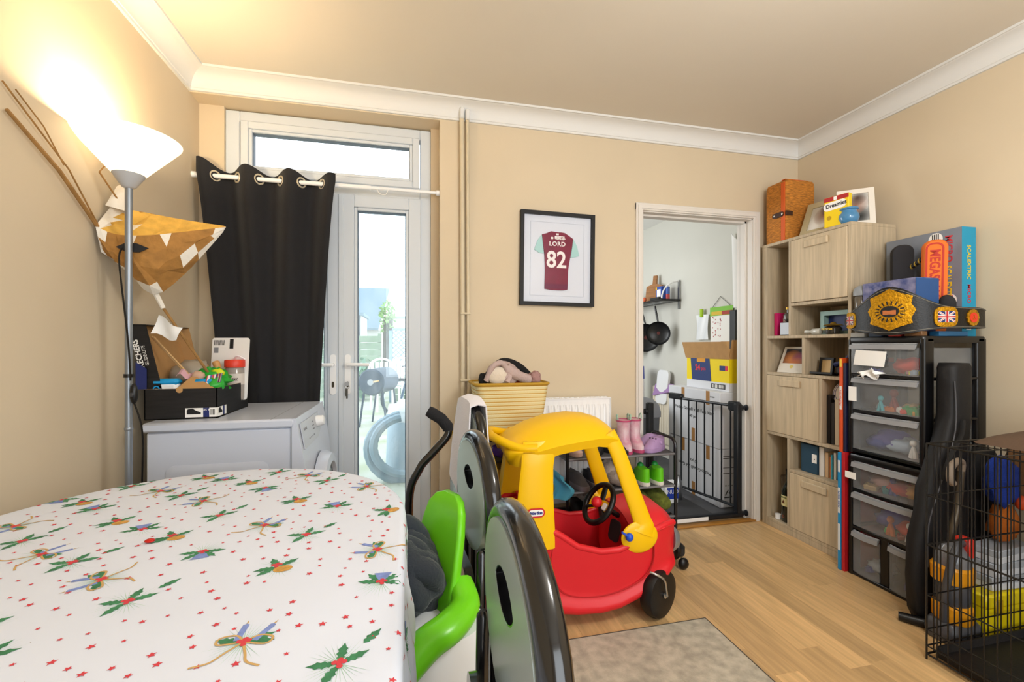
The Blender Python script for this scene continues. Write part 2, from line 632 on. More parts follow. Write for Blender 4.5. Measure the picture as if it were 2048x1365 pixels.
# ---------------------------------------------------------------- garden door and fanlight (uPVC)
FY0, FY1 = 2.592, 2.66
wf = thing('window_1', '', 'window', (-0.4, FY1, 1.95))
del wf['label'], wf['category']
struct(wf)
f = MB()
f.box(-0.935, -0.868, FY0, FY1, 0.0, 2.385, 0.004)
f.box(0.062, 0.124, FY0, FY1, 0.0, 2.385, 0.004)
f.box(-0.868, 0.062, FY0, FY1, 2.325, 2.385, 0.004)
f.box(-0.868, 0.062, FY0, FY1, 1.975, 2.055, 0.004)
f.box(-0.868, 0.062, FY0, FY1, 0.0, 0.055, 0.004)
f.build('window_frame', M_UPVC, wf, smooth=False)
def sash(parent, x0, x1, z0, z1, w, name, wb=None):
    wb = wb or w
    b = MB()
    y0, y1 = FY0 - 0.012, FY1 - 0.01
    for (a0, a1, c0, c1) in ((x0, x0 + w, z0, z1), (x1 - w, x1, z0, z1), (x0 + w, x1 - w, z1 - w, z1), (x0 + w, x1 - w, z0, z0 + wb)):
        b.box(a0, a1, y0, y1, c0, c1, 0.004)
    # glazing bead
    bw = 0.016
    for (a0, a1, c0, c1) in ((x0 + w, x0 + w + bw, z0 + wb, z1 - w), (x1 - w - bw, x1 - w, z0 + wb, z1 - w), (x0 + w + bw, x1 - w - bw, z1 - w - bw, z1 - w), (x0 + w + bw, x1 - w - bw, z0 + wb, z0 + wb + bw)):
        b.box(a0, a1, y0 + 0.008, y1 - 0.01, c0, c1, 0.003)
    s = b.build(name, M_UPVC, parent, smooth=False)
    g = MB()
    gw = 0.004
    x0b, x1b, z0b, z1b = x0 + w + bw, x1 - w - bw, z0 + wb + bw, z1 - w - bw
    for (a0, a1, c0, c1) in ((x0b, x0b + gw, z0b, z1b), (x1b - gw, x1b, z0b, z1b), (x0b, x1b, z1b - gw, z1b), (x0b, x1b, z0b, z0b + gw)):
        g.box(a0, a1, y0 + 0.02, y1 - 0.015, c0, c1)
    g.build('gasket', M_GASKET, s, smooth=False)
    return s, (x0b, x1b, z0b, z1b)
s1, r = sash(wf, -0.862, 0.058, 2.045, 2.332, 0.038, 'fanlight_sash')
MB().box(r[0], r[1], 2.628, 2.632, r[2], r[3]).build('pane', glass_mat('clear_pane', 'fbfdff', 0.05), s1)
M_GLASS = glass_mat('dusty_glare_glass', 'f4fbff', 0.05, 0.0, 0.12)  # haze is dust plus a white veil painted in for the overexposed garden
def leaf(name, x0, x1, hinge_left):
    d = thing(name, '', 'door', ((x0 + x1) / 2, FY0, 0.05))
    del d['label'], d['category']
    struct(d)
    s, r = sash(d, x0, x1, 0.052, 1.985, 0.068, 'door_leaf', 0.09)
    MB().box(r[0], r[1], 2.628, 2.632, r[2], r[3]).build('pane', M_GLASS, d)
    hx = x0 + 0.036 if not hinge_left else x1 - 0.036
    y = FY0 - 0.012
    hp = MB()
    hp.prism(rrect(-0.016, 0.016, -0.11, 0.11, 0.015), 0, 0.008, face_front(hx, y, 0.99))
    h = hp.build('handle_plate', M_WHITE, d)
    lv = MB()
    sg = 1 if not hinge_left else -1
    lv.cyl((hx, y - 0.008, 1.045), (hx, y - 0.042, 1.045), 0.010)
    lv.tube(bez([(hx, y - 0.04, 1.045), (hx + sg * 0.03, y - 0.046, 1.045), (hx + sg * 0.115, y - 0.042, 1.043)], 4), 0.0095, 8)
    lv.build('lever', M_WHITE, h)
    k = MB()
    k.prism(rrect(-0.006, 0.006, -0.016, 0.016, 0.006), 0, 0.003, face_front(hx, y - 0.008, 0.935))
    k.build('lock_cylinder', mat('brass_lock', '4a4336', 0.4, 0.8), h)
    return d, h, hx, y
leaf('door_1', -0.862, -0.368, True)
d2, h2, hx, hy = leaf('door_2', -0.364, 0.066, False)
MB().box(-0.377, -0.351, FY0 - 0.02, FY0 - 0.012, 0.055, 1.982, 0.003).build('astragal', M_UPVC, d2, smooth=False)
# keys left in the lock
ky = thing('key_bunch', 'small bunch of keys hanging in the garden door lock', 'keys', (hx, hy - 0.011, 0.85))
b = MB()
b.cyl((hx, hy - 0.008, 0.94), (hx, hy - 0.034, 0.94), 0.004, 6)
b.prism(rrect(-0.011, 0.011, -0.011, 0.011, 0.008), 0, 0.003, face_front(hx, hy - 0.036, 0.94))
b.build('key', M_STEEL, ky)
b = MB()
b.tube([(hx + 0.012 * math.cos(R(a)), hy - 0.034, 0.924 + 0.012 * math.sin(R(a))) for a in range(0, 360, 30)], 0.0012, 5, True)
b.build('key_ring', M_STEEL, ky)
b = MB()
b.box(hx - 0.005, hx + 0.004, hy - 0.036, hy - 0.033, 0.86, 0.914, 0.001)
b.box(hx - 0.009, hx - 0.003, hy - 0.032, hy - 0.030, 0.872, 0.916, 0.001)
b.build('hanging_key', mat('dark_key', '55534c', 0.4, 0.8), ky)

# ---------------------------------------------------------------- heating pipes by the recess
M_PIPE = mat('painted_pipe', 'cfc2a6', 0.55, var=0.08, vscale=25, stretch=(1, 1, 0.25), bump=0.5, bscale=40)
pp = thing('heating_pipe', 'pair of beige painted pipes running down the wall right of the garden door', 'pipe', (0.305, 2.45, 0))
MB().tube([(0.291, 2.452, 0.0), (0.290, 2.452, 0.9), (0.287, 2.45, 1.7), (0.284, 2.446, 2.455)], 0.0125, 10).build('pipe', M_PIPE, pp)
MB().tube([(0.321, 2.455, 0.0), (0.322, 2.454, 0.8), (0.318, 2.452, 1.7), (0.315, 2.446, 2.455)], 0.0095, 10).build('pipe', M_PIPE, pp)
for z in (0.95, 1.32):
    MB().box(0.276, 0.333, 2.434, 2.469, z, z + 0.012, 0.003).build('pipe_clip', M_PIPE, pp)
b = MB()
b.box(0.272, 0.296, 2.425, 2.462, 2.40, 2.462, 0.006)
b.box(0.303, 0.328, 2.425, 2.462, 2.395, 2.455, 0.006)
b.build('plaster_boxing', M_CORN, pp)

# ---------------------------------------------------------------- radiator on the back wall
def radiator(name, label, x0, x1, z0, z1, y, loc=None, rz=0, m=None):
    m = m or M_WHITE
    rd = thing(name, label, 'radiator', loc or ((x0 + x1) / 2, y, z0), rz, local=bool(loc))
    n = int((x1 - x0) / 0.033)
    pts = []
    for i in range(n):
        a = x0 + (x1 - x0) * i / n
        w = (x1 - x0) / n
        pts += [(a + w * 0.08, 0.0), (a + w * 0.28, -0.012), (a + w * 0.72, -0.012), (a + w * 0.92, 0.0)]
    rings = [[(x, y + q * k, z) for x, q in pts] for z, k in ((z0, 0.0), (z0 + 0.03, 0.0), (z0 + 0.05, 1.0), (z1 - 0.06, 1.0), (z1 - 0.035, 0.0), (z1, 0.0))]
    b = MB()
    b.loft(rings, False, False)
    b.box(x0, x1, y + 0.001, y + 0.045, z0, z1 - 0.002)
    b.build('panel', m, rd, smooth=30)
    for xa in (x0 - 0.006, x1):
        MB().box(xa, xa + 0.006, y - 0.006, y + 0.055, z0, z1 + 0.002, 0.002).build('side_cover', m, rd)
    t = MB()
    k = int((x1 - x0) / 0.03)
    t.box(x0, x1, y - 0.004, y + 0.008, z1 - 0.003, z1 + 0.004)
    t.box(x0, x1, y + 0.042, y + 0.055, z1 - 0.003, z1 + 0.004)
    for i in range(k):
        a = x0 + (x1 - x0) * (i + 0.3) / k
        t.box(a, a + 0.012, y + 0.008, y + 0.042, z1 - 0.002, z1 + 0.003)
    t.build('top_grille', m, rd, smooth=False)
    return rd
radiator('wall_radiator', 'white ribbed radiator on the back wall behind the straw basket', 0.62, 1.144, 0.25, 0.843, 2.39)
# ================================================================ KITCHEN BEYOND THE DOORWAY
KY0, KY1 = YB + 0.13, 5.1
M_KWALL = mat('kitchen_grey_green', 'd2d1c8', 0.75, var=0.02, vscale=2)
kf = struct(MB().box(0.5, XR, KY0, KY1, -0.06, -0.009).build('floor_kitchen', mat('tile_grout', '26262a', 0.8)))
M_KTILE = mat('dark_vinyl_tile', '4b4c50', 0.5, var=0.12, vscale=14, objrand=0.08)
tm = MB().box(-0.149, 0.149, -0.149, 0.149, -0.009, 0.0, 0.001).mesh('tile', M_KTILE, Vector((0, 0, 0)), False)
for i in range(6):
    for j in range(8):
        o = bpy.data.objects.new('tile', tm)
        COL.objects.link(o)
        o.parent = kf
        o.location = Vector((2.405 - 0.3 * i, KY0 + 0.15 + 0.3 * j, 0)) - OFF[kf.name]
struct(MB().box(XR, XR + 0.12, KY0, KY1, -0.06, 2.43).build('wall_kitchen_right', M_KWALL))
struct(MB().box(0.4, XR + 0.12, KY1, KY1 + 0.1, -0.06, 2.43).build('wall_kitchen_back', M_KWALL))
struct(MB().box(0.4, 0.5, KY0, KY1, -0.06, 2.43).build('wall_kitchen_left', M_KWALL))
struct(MB().box(0.4, XR + 0.12, KY0, KY1 + 0.1, 2.43, 2.5).build('ceiling_kitchen', mat('kitchen_ceiling', 'ecece8', 0.8)))

# safety gate: fixed U frame in the doorway, panel swung open into the kitchen
M_GATE = mat('charcoal_gate_metal', '15191f', 0.4)
gx0, gx1, gy = DX0 + 0.03, DX1 - 0.03, 2.515
sg = thing('safety_gate', 'charcoal metal child safety gate swung open in the kitchen doorway', 'gate', ((gx0 + gx1) / 2, gy, 0))
MB().box(gx0 + 0.05, gx0 + 0.09, gy - 0.02, gy + 0.02, 0.03, 0.79, 0.006).build('post', M_GATE, sg)
MB().box(gx1 - 0.085, gx1 - 0.045, gy - 0.02, gy + 0.02, 0.03, 0.765, 0.006).build('post', M_GATE, sg)
b = MB().box(gx0 + 0.03, gx1 - 0.03, gy - 0.022, gy + 0.018, 0.014, 0.05, 0.01)
bar = b.build('bottom_bar', M_GATE, sg)
MB().box(1.62, 1.88, gy - 0.0235, gy - 0.022, 0.02, 0.043, 0.0).build('warning_label', M_PAPER, bar)
for x, s_ in ((gx0, 1), (gx1, -1)):
    for z in (0.035, 0.735):
        b = MB()
        M = frame((x, gy, z), (0, 1, 0), (0, 0, 1)) if s_ > 0 else frame((x, gy, z), (0, -1, 0), (0, 0, 1))
        b.lathe([(0.021, 0.0), (0.021, 0.008), (0.012, 0.012), (0.012, 0.03), (0.018, 0.032), (0.018, 0.05)], 14, M)
        b.build('wall_cup', M_GATE, sg)
h0, h1 = Vector((gx1 - 0.065, gy + 0.03, 0)), Vector((2.0, 3.08, 0))
gd = (h1 - h0).normalized()
b = MB()
b.tube([h0 + Vector((0, 0, 0.745)), h1 + Vector((0, 0, 0.745))], 0.010, 8)
b.build('top_rail', M_GATE, sg)
MB().tube([h0 + Vector((0, 0, 0.075)), h1 + Vector((0, 0, 0.075))], 0.010, 8).build('bottom_rail', M_GATE, sg)
L_ = (h1 - h0).length
for i in range(8):
    p = h0 + gd * (0.03 + (L_ - 0.05) * i / 7)
    MB().cyl(p + Vector((0, 0, 0.075)), p + Vector((0, 0, 0.745)), 0.0058, 6).build('bar', M_GATE, sg)
b = MB()
p = h1 - gd * 0.03
b.box(-0.075, 0.055, -0.02, 0.02, 0.735, 0.78, 0.008, Matrix.Translation((p.x, p.y, 0)) @ Matrix.Rotation(math.atan2(gd.y, gd.x), 4, 'Z'))
b.build('latch_handle', M_GATE, sg)
b = MB()
b.box(-0.03, 0.05, -0.018, 0.018, 0.71, 0.775, 0.008, Matrix.Translation((h0.x, h0.y - 0.01, 0)) @ Matrix.Rotation(math.atan2(gd.y, gd.x), 4, 'Z'))
b.build('hinge_block', M_GATE, sg)

# white delivery boxes
M_BOXW = mat('white_carton', 'd9dbe0', 0.8, var=0.03, vscale=6)
M_TAPE = mat('brown_tape', 'a87a44', 0.5)
def carton(label, x0, x1, y0, y1, z0, z1):
    t = thing('delivery_carton', label, 'box', ((x0 + x1) / 2, (y0 + y1) / 2, z0), group='white delivery cartons in the kitchen')
    MB().box(x0, x1, y0, y1, z0, z1, 0.004).build('body', M_BOXW, t)
    for y in (y0 + 0.13, y0 + 0.43):
        b = MB()
        b.box(x0 - 0.001, x0, y - 0.02, y + 0.02, z1 - 0.1, z1)
        b.build('tape', M_TAPE, t, smooth=False)
    b = MB()
    b.box(x0 - 0.001, x0, y0 + 0.28, y0 + 0.32, z0, z0 + 0.1)
    b.build('tape', M_TAPE, t, smooth=False)
    return t
c1 = carton('lower white printed carton standing on the kitchen floor', 2.135, 2.53, 2.705, 3.335, 0.0, 0.412)
c2 = carton('upper white printed carton of the stack behind the gate', 2.13, 2.53, 2.70, 3.33, 0.414, 0.815)
text('Medico Gown\u00ae x100 Face Visor', 0.036, face_left(2.1295, 3.0, 0.655), M_INK, c2)
text('40 pcs', 0.036, face_left(2.1295, 3.0, 0.605), M_INK, c2)
text('_____ 29.10.20', 0.014, face_left(2.1295, 2.80, 0.775), M_INK, c2)
flip = Matrix.Rotation(math.pi, 4, 'Z')
text('Medico Gown\u00ae 256 Gown', 0.036, face_left(2.1345, 3.0, 0.21) @ flip, M_INK, c1)
text('40 pcs', 0.036, face_left(2.1345, 3.0, 0.26) @ flip, M_INK, c1)
for z in (0.36, 0.347, 0.28, 0.24):
    MB().box(2.16, 2.3, 2.7045, 2.705, z, z + 0.004).build('print_line', M_INK, c1, smooth=False)
b = MB()
for i in range(3):
    a = R(90 + 120 * i)
    a2 = R(90 + 120 * (i + 1))
    M = face_front(2.2, 2.7045, 0.09)
    p, q = Vector((0.035 * math.cos(a), 0.035 * math.sin(a), 0)), Vector((0.035 * math.cos(a2), 0.035 * math.sin(a2), 0))
    b.tube([M @ p, M @ (p + (q - p) * 0.72)], 0.004, 4)
b.build('recycling_mark', M_INK, c1, smooth=False)
text('BG   SO  NA   SA', 0.012, face_front(2.22, 2.7044, 0.155), M_INK, c1)

# yellow and navy crisp carton with open flaps
yb = thing('snack_carton', 'yellow and navy snack carton with open cardboard flaps on the white boxes', 'box', (2.3, 2.9, 0.826))
M_SNY = mat('carton_yellow', 'efd400', 0.6)
M_SNB = mat('carton_navy', '24386f', 0.6)
b = MB()
b.use(0).box(2.16, 2.45, 2.64, 3.13, 0.826, 0.888)
b.use(1).box(2.16, 2.45, 2.64, 3.13, 0.888, 1.06)
b.build('body', [M_BOXW, M_SNY], yb, smooth=False)
MB().add([(2.1585, 3.06, 0.888), (2.1585, 2.83, 0.888), (2.1585, 2.85, 1.058), (2.1585, 3.08, 1.058)], [(0, 1, 2, 3)]).build('navy_panel', M_SNB, yb, smooth=False)
text('24', 0.06, face_left(2.158, 2.99, 0.985), mat('print_red', 'd8313c', 0.6), yb, bold=0.002)
text('pcs', 0.04, face_left(2.158, 2.92, 0.98), mat('print_red', 'd8313c', 0.6), yb)
b = MB()
b.prism(rrect(-0.05, 0.05, -0.016, 0.016, 0.008), 0, 0.001, face_left(2.159, 2.95, 1.045))
b.build('printed_badge', mat('badge_orange', 'd9962c', 0.6), yb, smooth=False)
b = MB()
b.box(2.1585, 2.16, 2.68, 2.74, 0.975, 1.01)
b.build('printed_badge', M_SNB, yb, smooth=False)
b = MB()
b.box(2.1585, 2.16, 2.655, 2.68, 0.975, 1.01)
b.build('printed_badge', mat('print_red', 'd8313c', 0.6), yb, smooth=False)
b = MB()
b.box(2.1585, 2.16, 2.68, 2.83, 0.84, 0.875)
bcode = b.build('barcode', M_INK, yb, smooth=False)
for i in range(9):
    MB().box(2.1575, 2.1585, 2.69 + i * 0.015, 2.697 + i * 0.015, 0.845, 0.87).build('barcode_stripe', M_PAPER, bcode, smooth=False)
b = MB()
b.sheet(lambda u, v: (2.16 - 0.035 * v, 2.63 + 0.51 * u, 1.06 + 0.125 * v), 2, 2, 0.004)
b.build('flap', M_CARD, yb, smooth=False)
b = MB()
b.sheet(lambda u, v: (2.16 + 0.29 * u, 2.64 - 0.03 * v, 1.06 + 0.135 * v), 2, 2, 0.004)
b.build('flap', M_CARD, yb, smooth=False)
b = MB()
b.sheet(lambda u, v: (2.45 + 0.04 * v, 2.64 + 0.5 * u, 1.06 + 0.13 * v), 2, 2, 0.004)
b.build('flap', M_CARD, yb, smooth=False)
yb.location = (2.35, 2.965, 0.8165)

# wall shelf with pans
ks = thing('kitchen_shelf', 'black kitchen wall shelf carrying a chopping board and packets', 'shelf', (2.45, 4.2, 1.57))
MB().box(2.34, 2.55, 3.78, 4.75, 1.575, 1.595, 0.003).build('board', M_BLACK, ks)
b = MB()
b.tube([(2.36, 3.80, 1.56), (2.36, 4.74, 1.56)], 0.006, 6)
b.build('hanging_rail', M_STEEL, ks)
b = MB()
b.box(2.536, 2.552, 3.79, 3.815, 1.5, 1.78, 0.002)
b.build('bracket', M_STEEL, ks)
b = MB()
b.tube([(2.545 - 0.19 * math.sin(R(a)), 3.80, 1.60 + 0.17 * math.cos(R(a))) for a in range(0, 100, 10)], 0.008, 6)
b.build('bracket_arch', M_WHITE, ks)
M_BOARDW = mat('chopping_board_wood', '9a6a3e', 0.6, var=0.2, vscale=6, stretch=(1, 1, 8))
b = MB()
pts = [(-0.1, 0), (0.1, 0), (0.1, 0.17), (0.025, 0.19), (0.022, 0.28), (-0.022, 0.28), (-0.025, 0.19), (-0.1, 0.17)]
b.prism(pts, -0.009, 0.009, frame((2.47, 4.14, 1.597), (0.35, -0.94, 0), (0.12, 0.05, 1)))
tag(b.build('chopping_board', M_BOARDW, smooth=False), 'wooden chopping board with handle standing on the kitchen shelf', 'board')
t = thing('detergent_packet', 'blue and white packet on the kitchen shelf', 'packet', (2.43, 3.93, 1.595))
MB().box(2.4, 2.46, 3.88, 3.98, 1.5955, 1.73, 0.006).build('pouch', mat('packet_blue', '2a4fa8', 0.4), t)
b = MB(); b.box(2.398, 2.4, 3.89, 3.955, 1.61, 1.70); b.build('printed_panel', M_PAPER, t, smooth=False)
b = MB(); b.box(2.397, 2.4, 3.955, 3.975, 1.70, 1.725); b.build('printed_corner', M_YEL, t, smooth=False)
t = thing('spice_tube', 'small red and blue tube at the near end of the kitchen shelf', 'jar', (2.44, 3.825, 1.595))
b = MB(); b.lathe([(0.018, 0), (0.018, 0.11)], 12, Matrix.Translation((2.44, 3.83, 1.5955))); b.build('tube_body', mat('tube_red', 'b23a3c', 0.4), t)
b = MB(); b.lathe([(0.0185, 0.05), (0.0185, 0.12), (0.012, 0.125)], 12, Matrix.Translation((2.44, 3.83, 1.5955))); b.build('tube_cap', mat('tube_blue', '3d5ca8', 0.4), t)
t = thing('white_pot', 'white pot with a printed label on the kitchen shelf', 'pot', (2.4, 4.42, 1.595))
b = MB(); b.lathe([(0.05, 0), (0.06, 0.02), (0.062, 0.10), (0.058, 0.11), (0.05, 0.105)], 18, Matrix.Translation((2.40, 4.38, 1.5955))); b.build('pot_body', M_WHITE, t)
b = MB(); b.ball((2.38, 4.16, 1.622), 0.02, 0.02, 0.026, 10, 6); tag(b.build('orange_spice_shaker', mat('shaker_orange', 'd0623a', 0.5)), 'small orange shaker beside the chopping board', 'shaker')
b = MB(); b.box(2.36, 2.40, 3.86, 4.02, 1.5955, 1.622, 0.004); tag(b.build('dark_tin', mat('dark_tin', '1b1b1d', 0.5)), 'flat black tin lying at the front of the kitchen shelf', 'tin')

def pan(label, x, y, zc, r, nx, ny):
    t = thing('frying_pan', label, 'pan', (x, y, zc - r), group='frying pans hanging under the kitchen shelf')
    n = Vector((nx, ny, -0.08)).normalized()
    side = Vector((0, 0, 1)).cross(n).normalized()
    up = n.cross(side)
    M = Matrix.Identity(4)
    for i in range(3):
        M[i][0], M[i][1], M[i][2], M[i][3] = side[i], up[i], n[i], (x, y, zc)[i]
    b = MB()
    b.use(0).lathe([(0.0, 0.0), (r * 0.72, 0.0), (r * 0.92, 0.018), (r, 0.036), (r * 1.01, 0.036), (r * 0.96, 0.018), (r * 0.76, -0.005), (0.0, -0.005)], 26, M, caps=False)
    bo = b.build('bowl', mat('pan_nonstick', '141416', 0.35, var=0.2, vscale=40), t)
    b = MB(); b.lathe([(0.0, 0.0005), (r * 0.14, 0.0005)], 12, M, caps=False); b.build('heat_spot', mat('heat_spot', '5a2420', 0.5), bo)
    top = Vector((x, y, zc)) + up * r * 0.97 + n * 0.03
    end = Vector((2.362, y, 1.535))
    mid = top.lerp(end, 0.45) + n * 0.012
    b = MB(); b.tube([top, mid, end], [0.008, 0.011, 0.009], 8); b.build('handle', M_BLACK, t)
    b = MB(); b.tube(bez([end + Vector((0, 0, -0.01)), end + Vector((-0.012, 0, 0.008)), end + Vector((-0.004, 0, 0.034)), end + Vector((0.004, 0, 0.02))], 4), 0.0025, 5); b.build('hook', M_STEEL, t)
pan('small black frying pan, nearest of those hanging under the kitchen shelf', 2.40, 3.93, 1.27, 0.115, -0.6, -0.8)
pan('large black frying pan hanging behind the small one', 2.42, 4.20, 1.23, 0.145, -0.6, -0.8)
pan('black frying pan hanging furthest along the kitchen shelf', 2.42, 4.45, 1.2, 0.13, -0.6, -0.8)

# things pinned on the kitchen wall
cl = thing('wall_calendar', 'paper calendar with green and red header on the kitchen wall', 'calendar', (2.545, 3.2, 1.2))
MB().box(2.545, 2.549, 3.07, 3.345, 1.12, 1.42).build('page', M_PAPER, cl)
b = MB(); b.box(2.543, 2.545, 3.07, 3.35, 1.40, 1.475); b.build('header', mat('header_green', '7fc043', 0.6), cl)
b = MB(); b.box(2.5415, 2.543, 3.075, 3.2, 1.405, 1.437); b.build('header_band', mat('header_red', 'a83a2c', 0.6), cl)
b = MB(); b.box(2.5415, 2.543, 3.2, 3.33, 1.405, 1.437); b.build('header_band', mat('header_amber', 'd8b63a', 0.6), cl)
random.seed(3)
for i in range(26):
    y = random.choice((3.31, 3.28, 3.25, 3.22)) + random.uniform(-0.008, 0.008)
    z = random.uniform(1.22, 1.39)
    MB().box(2.544, 2.545, y - 0.004, y + 0.004, z - 0.005, z + 0.005).build('ink_mark', mat('mark_red', 'b04048', 0.7), cl, smooth=False)
b = MB(); b.tube([(2.545, 3.32, 1.475), (2.546, 3.22, 1.56), (2.545, 3.1, 1.475)], 0.002, 5); b.build('hanging_string', M_BLACK, cl)
b = MB(); b.sheet(lambda u, v: (2.535 - 0.006 * math.sin(u * 9 + v * 4), 3.36 + 0.16 * u, 1.2 + 0.22 * v), 8, 6, 0.003)
bag = thing('document_wallet', 'clear plastic wallet of papers pegged to the kitchen wall', 'wallet', (2.54, 3.44, 1.2))
b.build('pouch', mat('clear_wallet', 'e4e7ea', 0.25), bag)
b = MB(); b.box(2.515, 2.535, 3.42, 3.455, 1.40, 1.47, 0.004); b.build('peg', mat('lime_peg', '9fc41c', 0.5), bag)
b = MB(); b.sheet(lambda u, v: (2.53 - 0.01 * math.sin(u * 5), 3.05 - 0.1 * u + 0.02 * v, 1.45 + 0.6 * v - 0.1 * u * v), 5, 5, 0.003)
tag(b.build('hanging_paper', M_PAPER), 'tall white sheet of paper hanging by the kitchen door jamb', 'paper')
b = MB(); b.box(2.5, 2.545, 2.99, 3.06, 1.12, 1.43, 0.004); tag(b.build('wall_case', mat('dark_case', '2b2d30', 0.5)), 'dark slim case fixed to the kitchen wall beside the calendar', 'case')

# kitchen radiator, cloth, bin, bottles
kr = radiator('kitchen_radiator', 'cream ribbed radiator on the kitchen wall behind the cartons', -0.45, 0.45, 0.12, 0.725, 0, (2.49, 3.72, 0), R(-90), mat('cream_metal', 'e6dcc8', 0.4))
M_LILAC = mat('lilac_towel', 'a583b4', 0.9, bump=0.4, bscale=200)
b = MB(); b.sheet(lambda u, v: (2.545 - 0.085 * v - 0.008 * math.sin(u * 8), 3.80 + 0.33 * u, 0.742 + 0.03 * math.sin(math.pi * min(1, v * 1.4)) * (0.6 + 0.4 * math.sin(u * 6)) - 0.17 * max(0, v - 0.6) * (0.6 + u)), 14, 12, 0.008)
tag(b.build('towel', M_LILAC), 'lilac towel draped over the kitchen radiator', 'towel')
bn = thing('kitchen_bin', 'grey kitchen bin with a rounded lid inside the doorway', 'bin', (1.96, 3.3, 0))
b = MB(); b.loft([[(x, y, z) for x, y in rrect(1.83 - k, 2.0 + k, 3.28 - k, 3.52 + k, 0.04)] for z, k in ((0, 0), (0.56, 0.02))]); b.build('bin_body', mat('bin_grey', '54565a', 0.45), bn)
b = MB(); b.loft([[(1.915 + (x - 1.915) * k, 3.4 + (y - 3.4) * k, z) for x, y in rrect(1.8, 2.03, 3.25, 3.55, 0.05)] for z, k in ((0.56, 1), (0.6, 1), (0.66, 0.9), (0.70, 0.6), (0.71, 0.3))]); b.build('lid', mat('bin_lid_grey', '7d7f84', 0.4), bn)
t = thing('detergent_bottle', 'white bottle with a blue wrap in the far kitchen corner', 'bottle', (2.36, 4.25, 0))
b = MB(); b.loft([[(2.36 + k * math.cos(a * 0.5236) * 0.7, 4.27 + k * math.sin(a * 0.5236), z) for a in range(12)] for z, k in ((0, 0.09), (0.75, 0.09), (0.86, 0.085), (0.92, 0.07))]); b.build('bottle_body', M_WHITE, t)
b = MB(); b.loft([[(2.36 + k * math.cos(a * 0.5236) * 0.7, 4.27 + k * math.sin(a * 0.5236), z) for a in range(12)] for z, k in ((0.80, 0.092), (0.93, 0.088))]); b.build('wrap', mat('wrap_blue', '2440a8', 0.5), t)
b = MB(); b.prism(rrect(-0.1, 0.1, 0.0, 0.34, 0.05), -0.012, 0.012, frame((2.475, 4.0, 0.56), (0, -1, 0), (0.1, 0, 1))); tag(b.build('white_tray', M_WHITE), 'white plastic tray leaning by the kitchen radiator', 'tray')
t = thing('spray_can', 'silver aerosol can on the dark kitchen floor', 'can', (1.95, 2.93, 0))
b = MB(); b.lathe([(0.03, 0), (0.032, 0.005), (0.032, 0.13), (0.022, 0.15), (0.02, 0.18)], 16, Matrix.Translation((1.95, 2.93, 0.0))); b.build('can_body', M_STEEL, t)
t = thing('wipes_packet', 'blue and white packet standing on the kitchen floor', 'packet', (1.87, 2.86, 0))
b = MB(); b.box(1.80, 1.905, 2.85, 2.92, 0, 0.16, 0.01); b.build('pouch', M_WHITE, t)
b = MB(); b.box(1.81, 1.90, 2.8485, 2.85, 0.04, 0.12); b.build('printed_panel', mat('wrap_blue', '2440a8', 0.5), t, smooth=False)
text('NUO', 0.04, face_front(1.855, 2.848, 0.09), M_PAPER, t)
b = MB(); b.sheet(lambda u, v: (1.55 + 0.46 * u, 2.62 + 0.55 * v, 0.006), 2, 2, 0.005); tag(b.build('door_mat', mat('charcoal_mat', '3f4043', 0.95, bump=0.5, bscale=300)), 'charcoal mat on the kitchen floor behind the gate', 'mat')

# ================================================================ GARDEN SEEN THROUGH THE GLASS
M_PATIO = mat('patio_slab', 'b9b8ae', 0.9, var=0.15, vscale=3, col2='9aa07e')
struct(MB().box(-9, 0.4, YB + 0.27, 30, -0.12, -0.02).build('ground', M_PATIO))
M_GREYP = mat('hose_grey', '6f8794', 0.45)
bb = thing('barrel_barbecue', 'dark steel barrel barbecue on thin legs out in the garden', 'barbecue', (-0.4, 6.9, -0.02))
M_BBQ = mat('bbq_steel', '3a4a58', 0.45, 0.3)
ax = Vector((0.30, 0.954, 0)).normalized()
c0 = Vector((-0.52, 6.49, 0.63))
b = MB()
M = Matrix.Translation(c0) @ ax.to_track_quat('Z', 'Y').to_matrix().to_4x4()
b.lathe([(0.05, -0.01), (0.17, 0.0), (0.19, 0.02), (0.19, 0.62), (0.17, 0.64), (0.05, 0.65)], 28, M)
b.build('barrel', M_BBQ, bb)
b = MB(); b.lathe([(0.0, -0.02), (0.045, -0.02), (0.045, -0.005)], 16, M @ Matrix.Translation((0, 0, 0)), caps=True); b.build('air_vent', M_STEEL, bb)
for s_ in (0.08, 0.55):
    for k in (-1, 1):
        p = c0 + ax * s_
        q = Vector((-ax.y, ax.x, 0)) * k
        MB().tube([p + q * 0.13 + Vector((0, 0, -0.12)), p + q * 0.2 + Vector((0, 0, -0.65))], 0.014, 6).build('leg', M_BBQ, bb)
MB().tube([c0 + Vector((0.05, -0.2, 0.02)), c0 + Vector((0.05, -0.2, 0.02)) + ax * 0.4], 0.012, 6).build('handle', M_WOODL, bb)
hs = thing('corrugated_hose', 'thick grey corrugated hose coiled outside the garden door', 'hose', (-0.05, 3.95, -0.02))
for k in range(2):
    r = 0.27 + 0.05 * k
    path = [(-0.02 + r * math.cos(R(a)), 3.86 + 0.05 * k, 0.30 - 0.03 * k + r * 0.9 * math.sin(R(a))) for a in range(100, 330, 6)]
    MB().tube(path, [0.034 + 0.004 * (i % 2) for i in range(len(path))], 8).build('coil', M_GREYP, hs)
pt = thing('plastic_tub', 'pale plastic tub topped with bagged bedding outside the garden door', 'tub', (-0.05, 4.2, -0.02))
b = MB(); b.lathe([(0.16, 0), (0.19, 0.06), (0.17, 0.5)], 20, Matrix.Translation((-0.02, 4.2, -0.02))); b.build('tub', mat('tub_blue_grey', '9fb4c2', 0.35), pt)
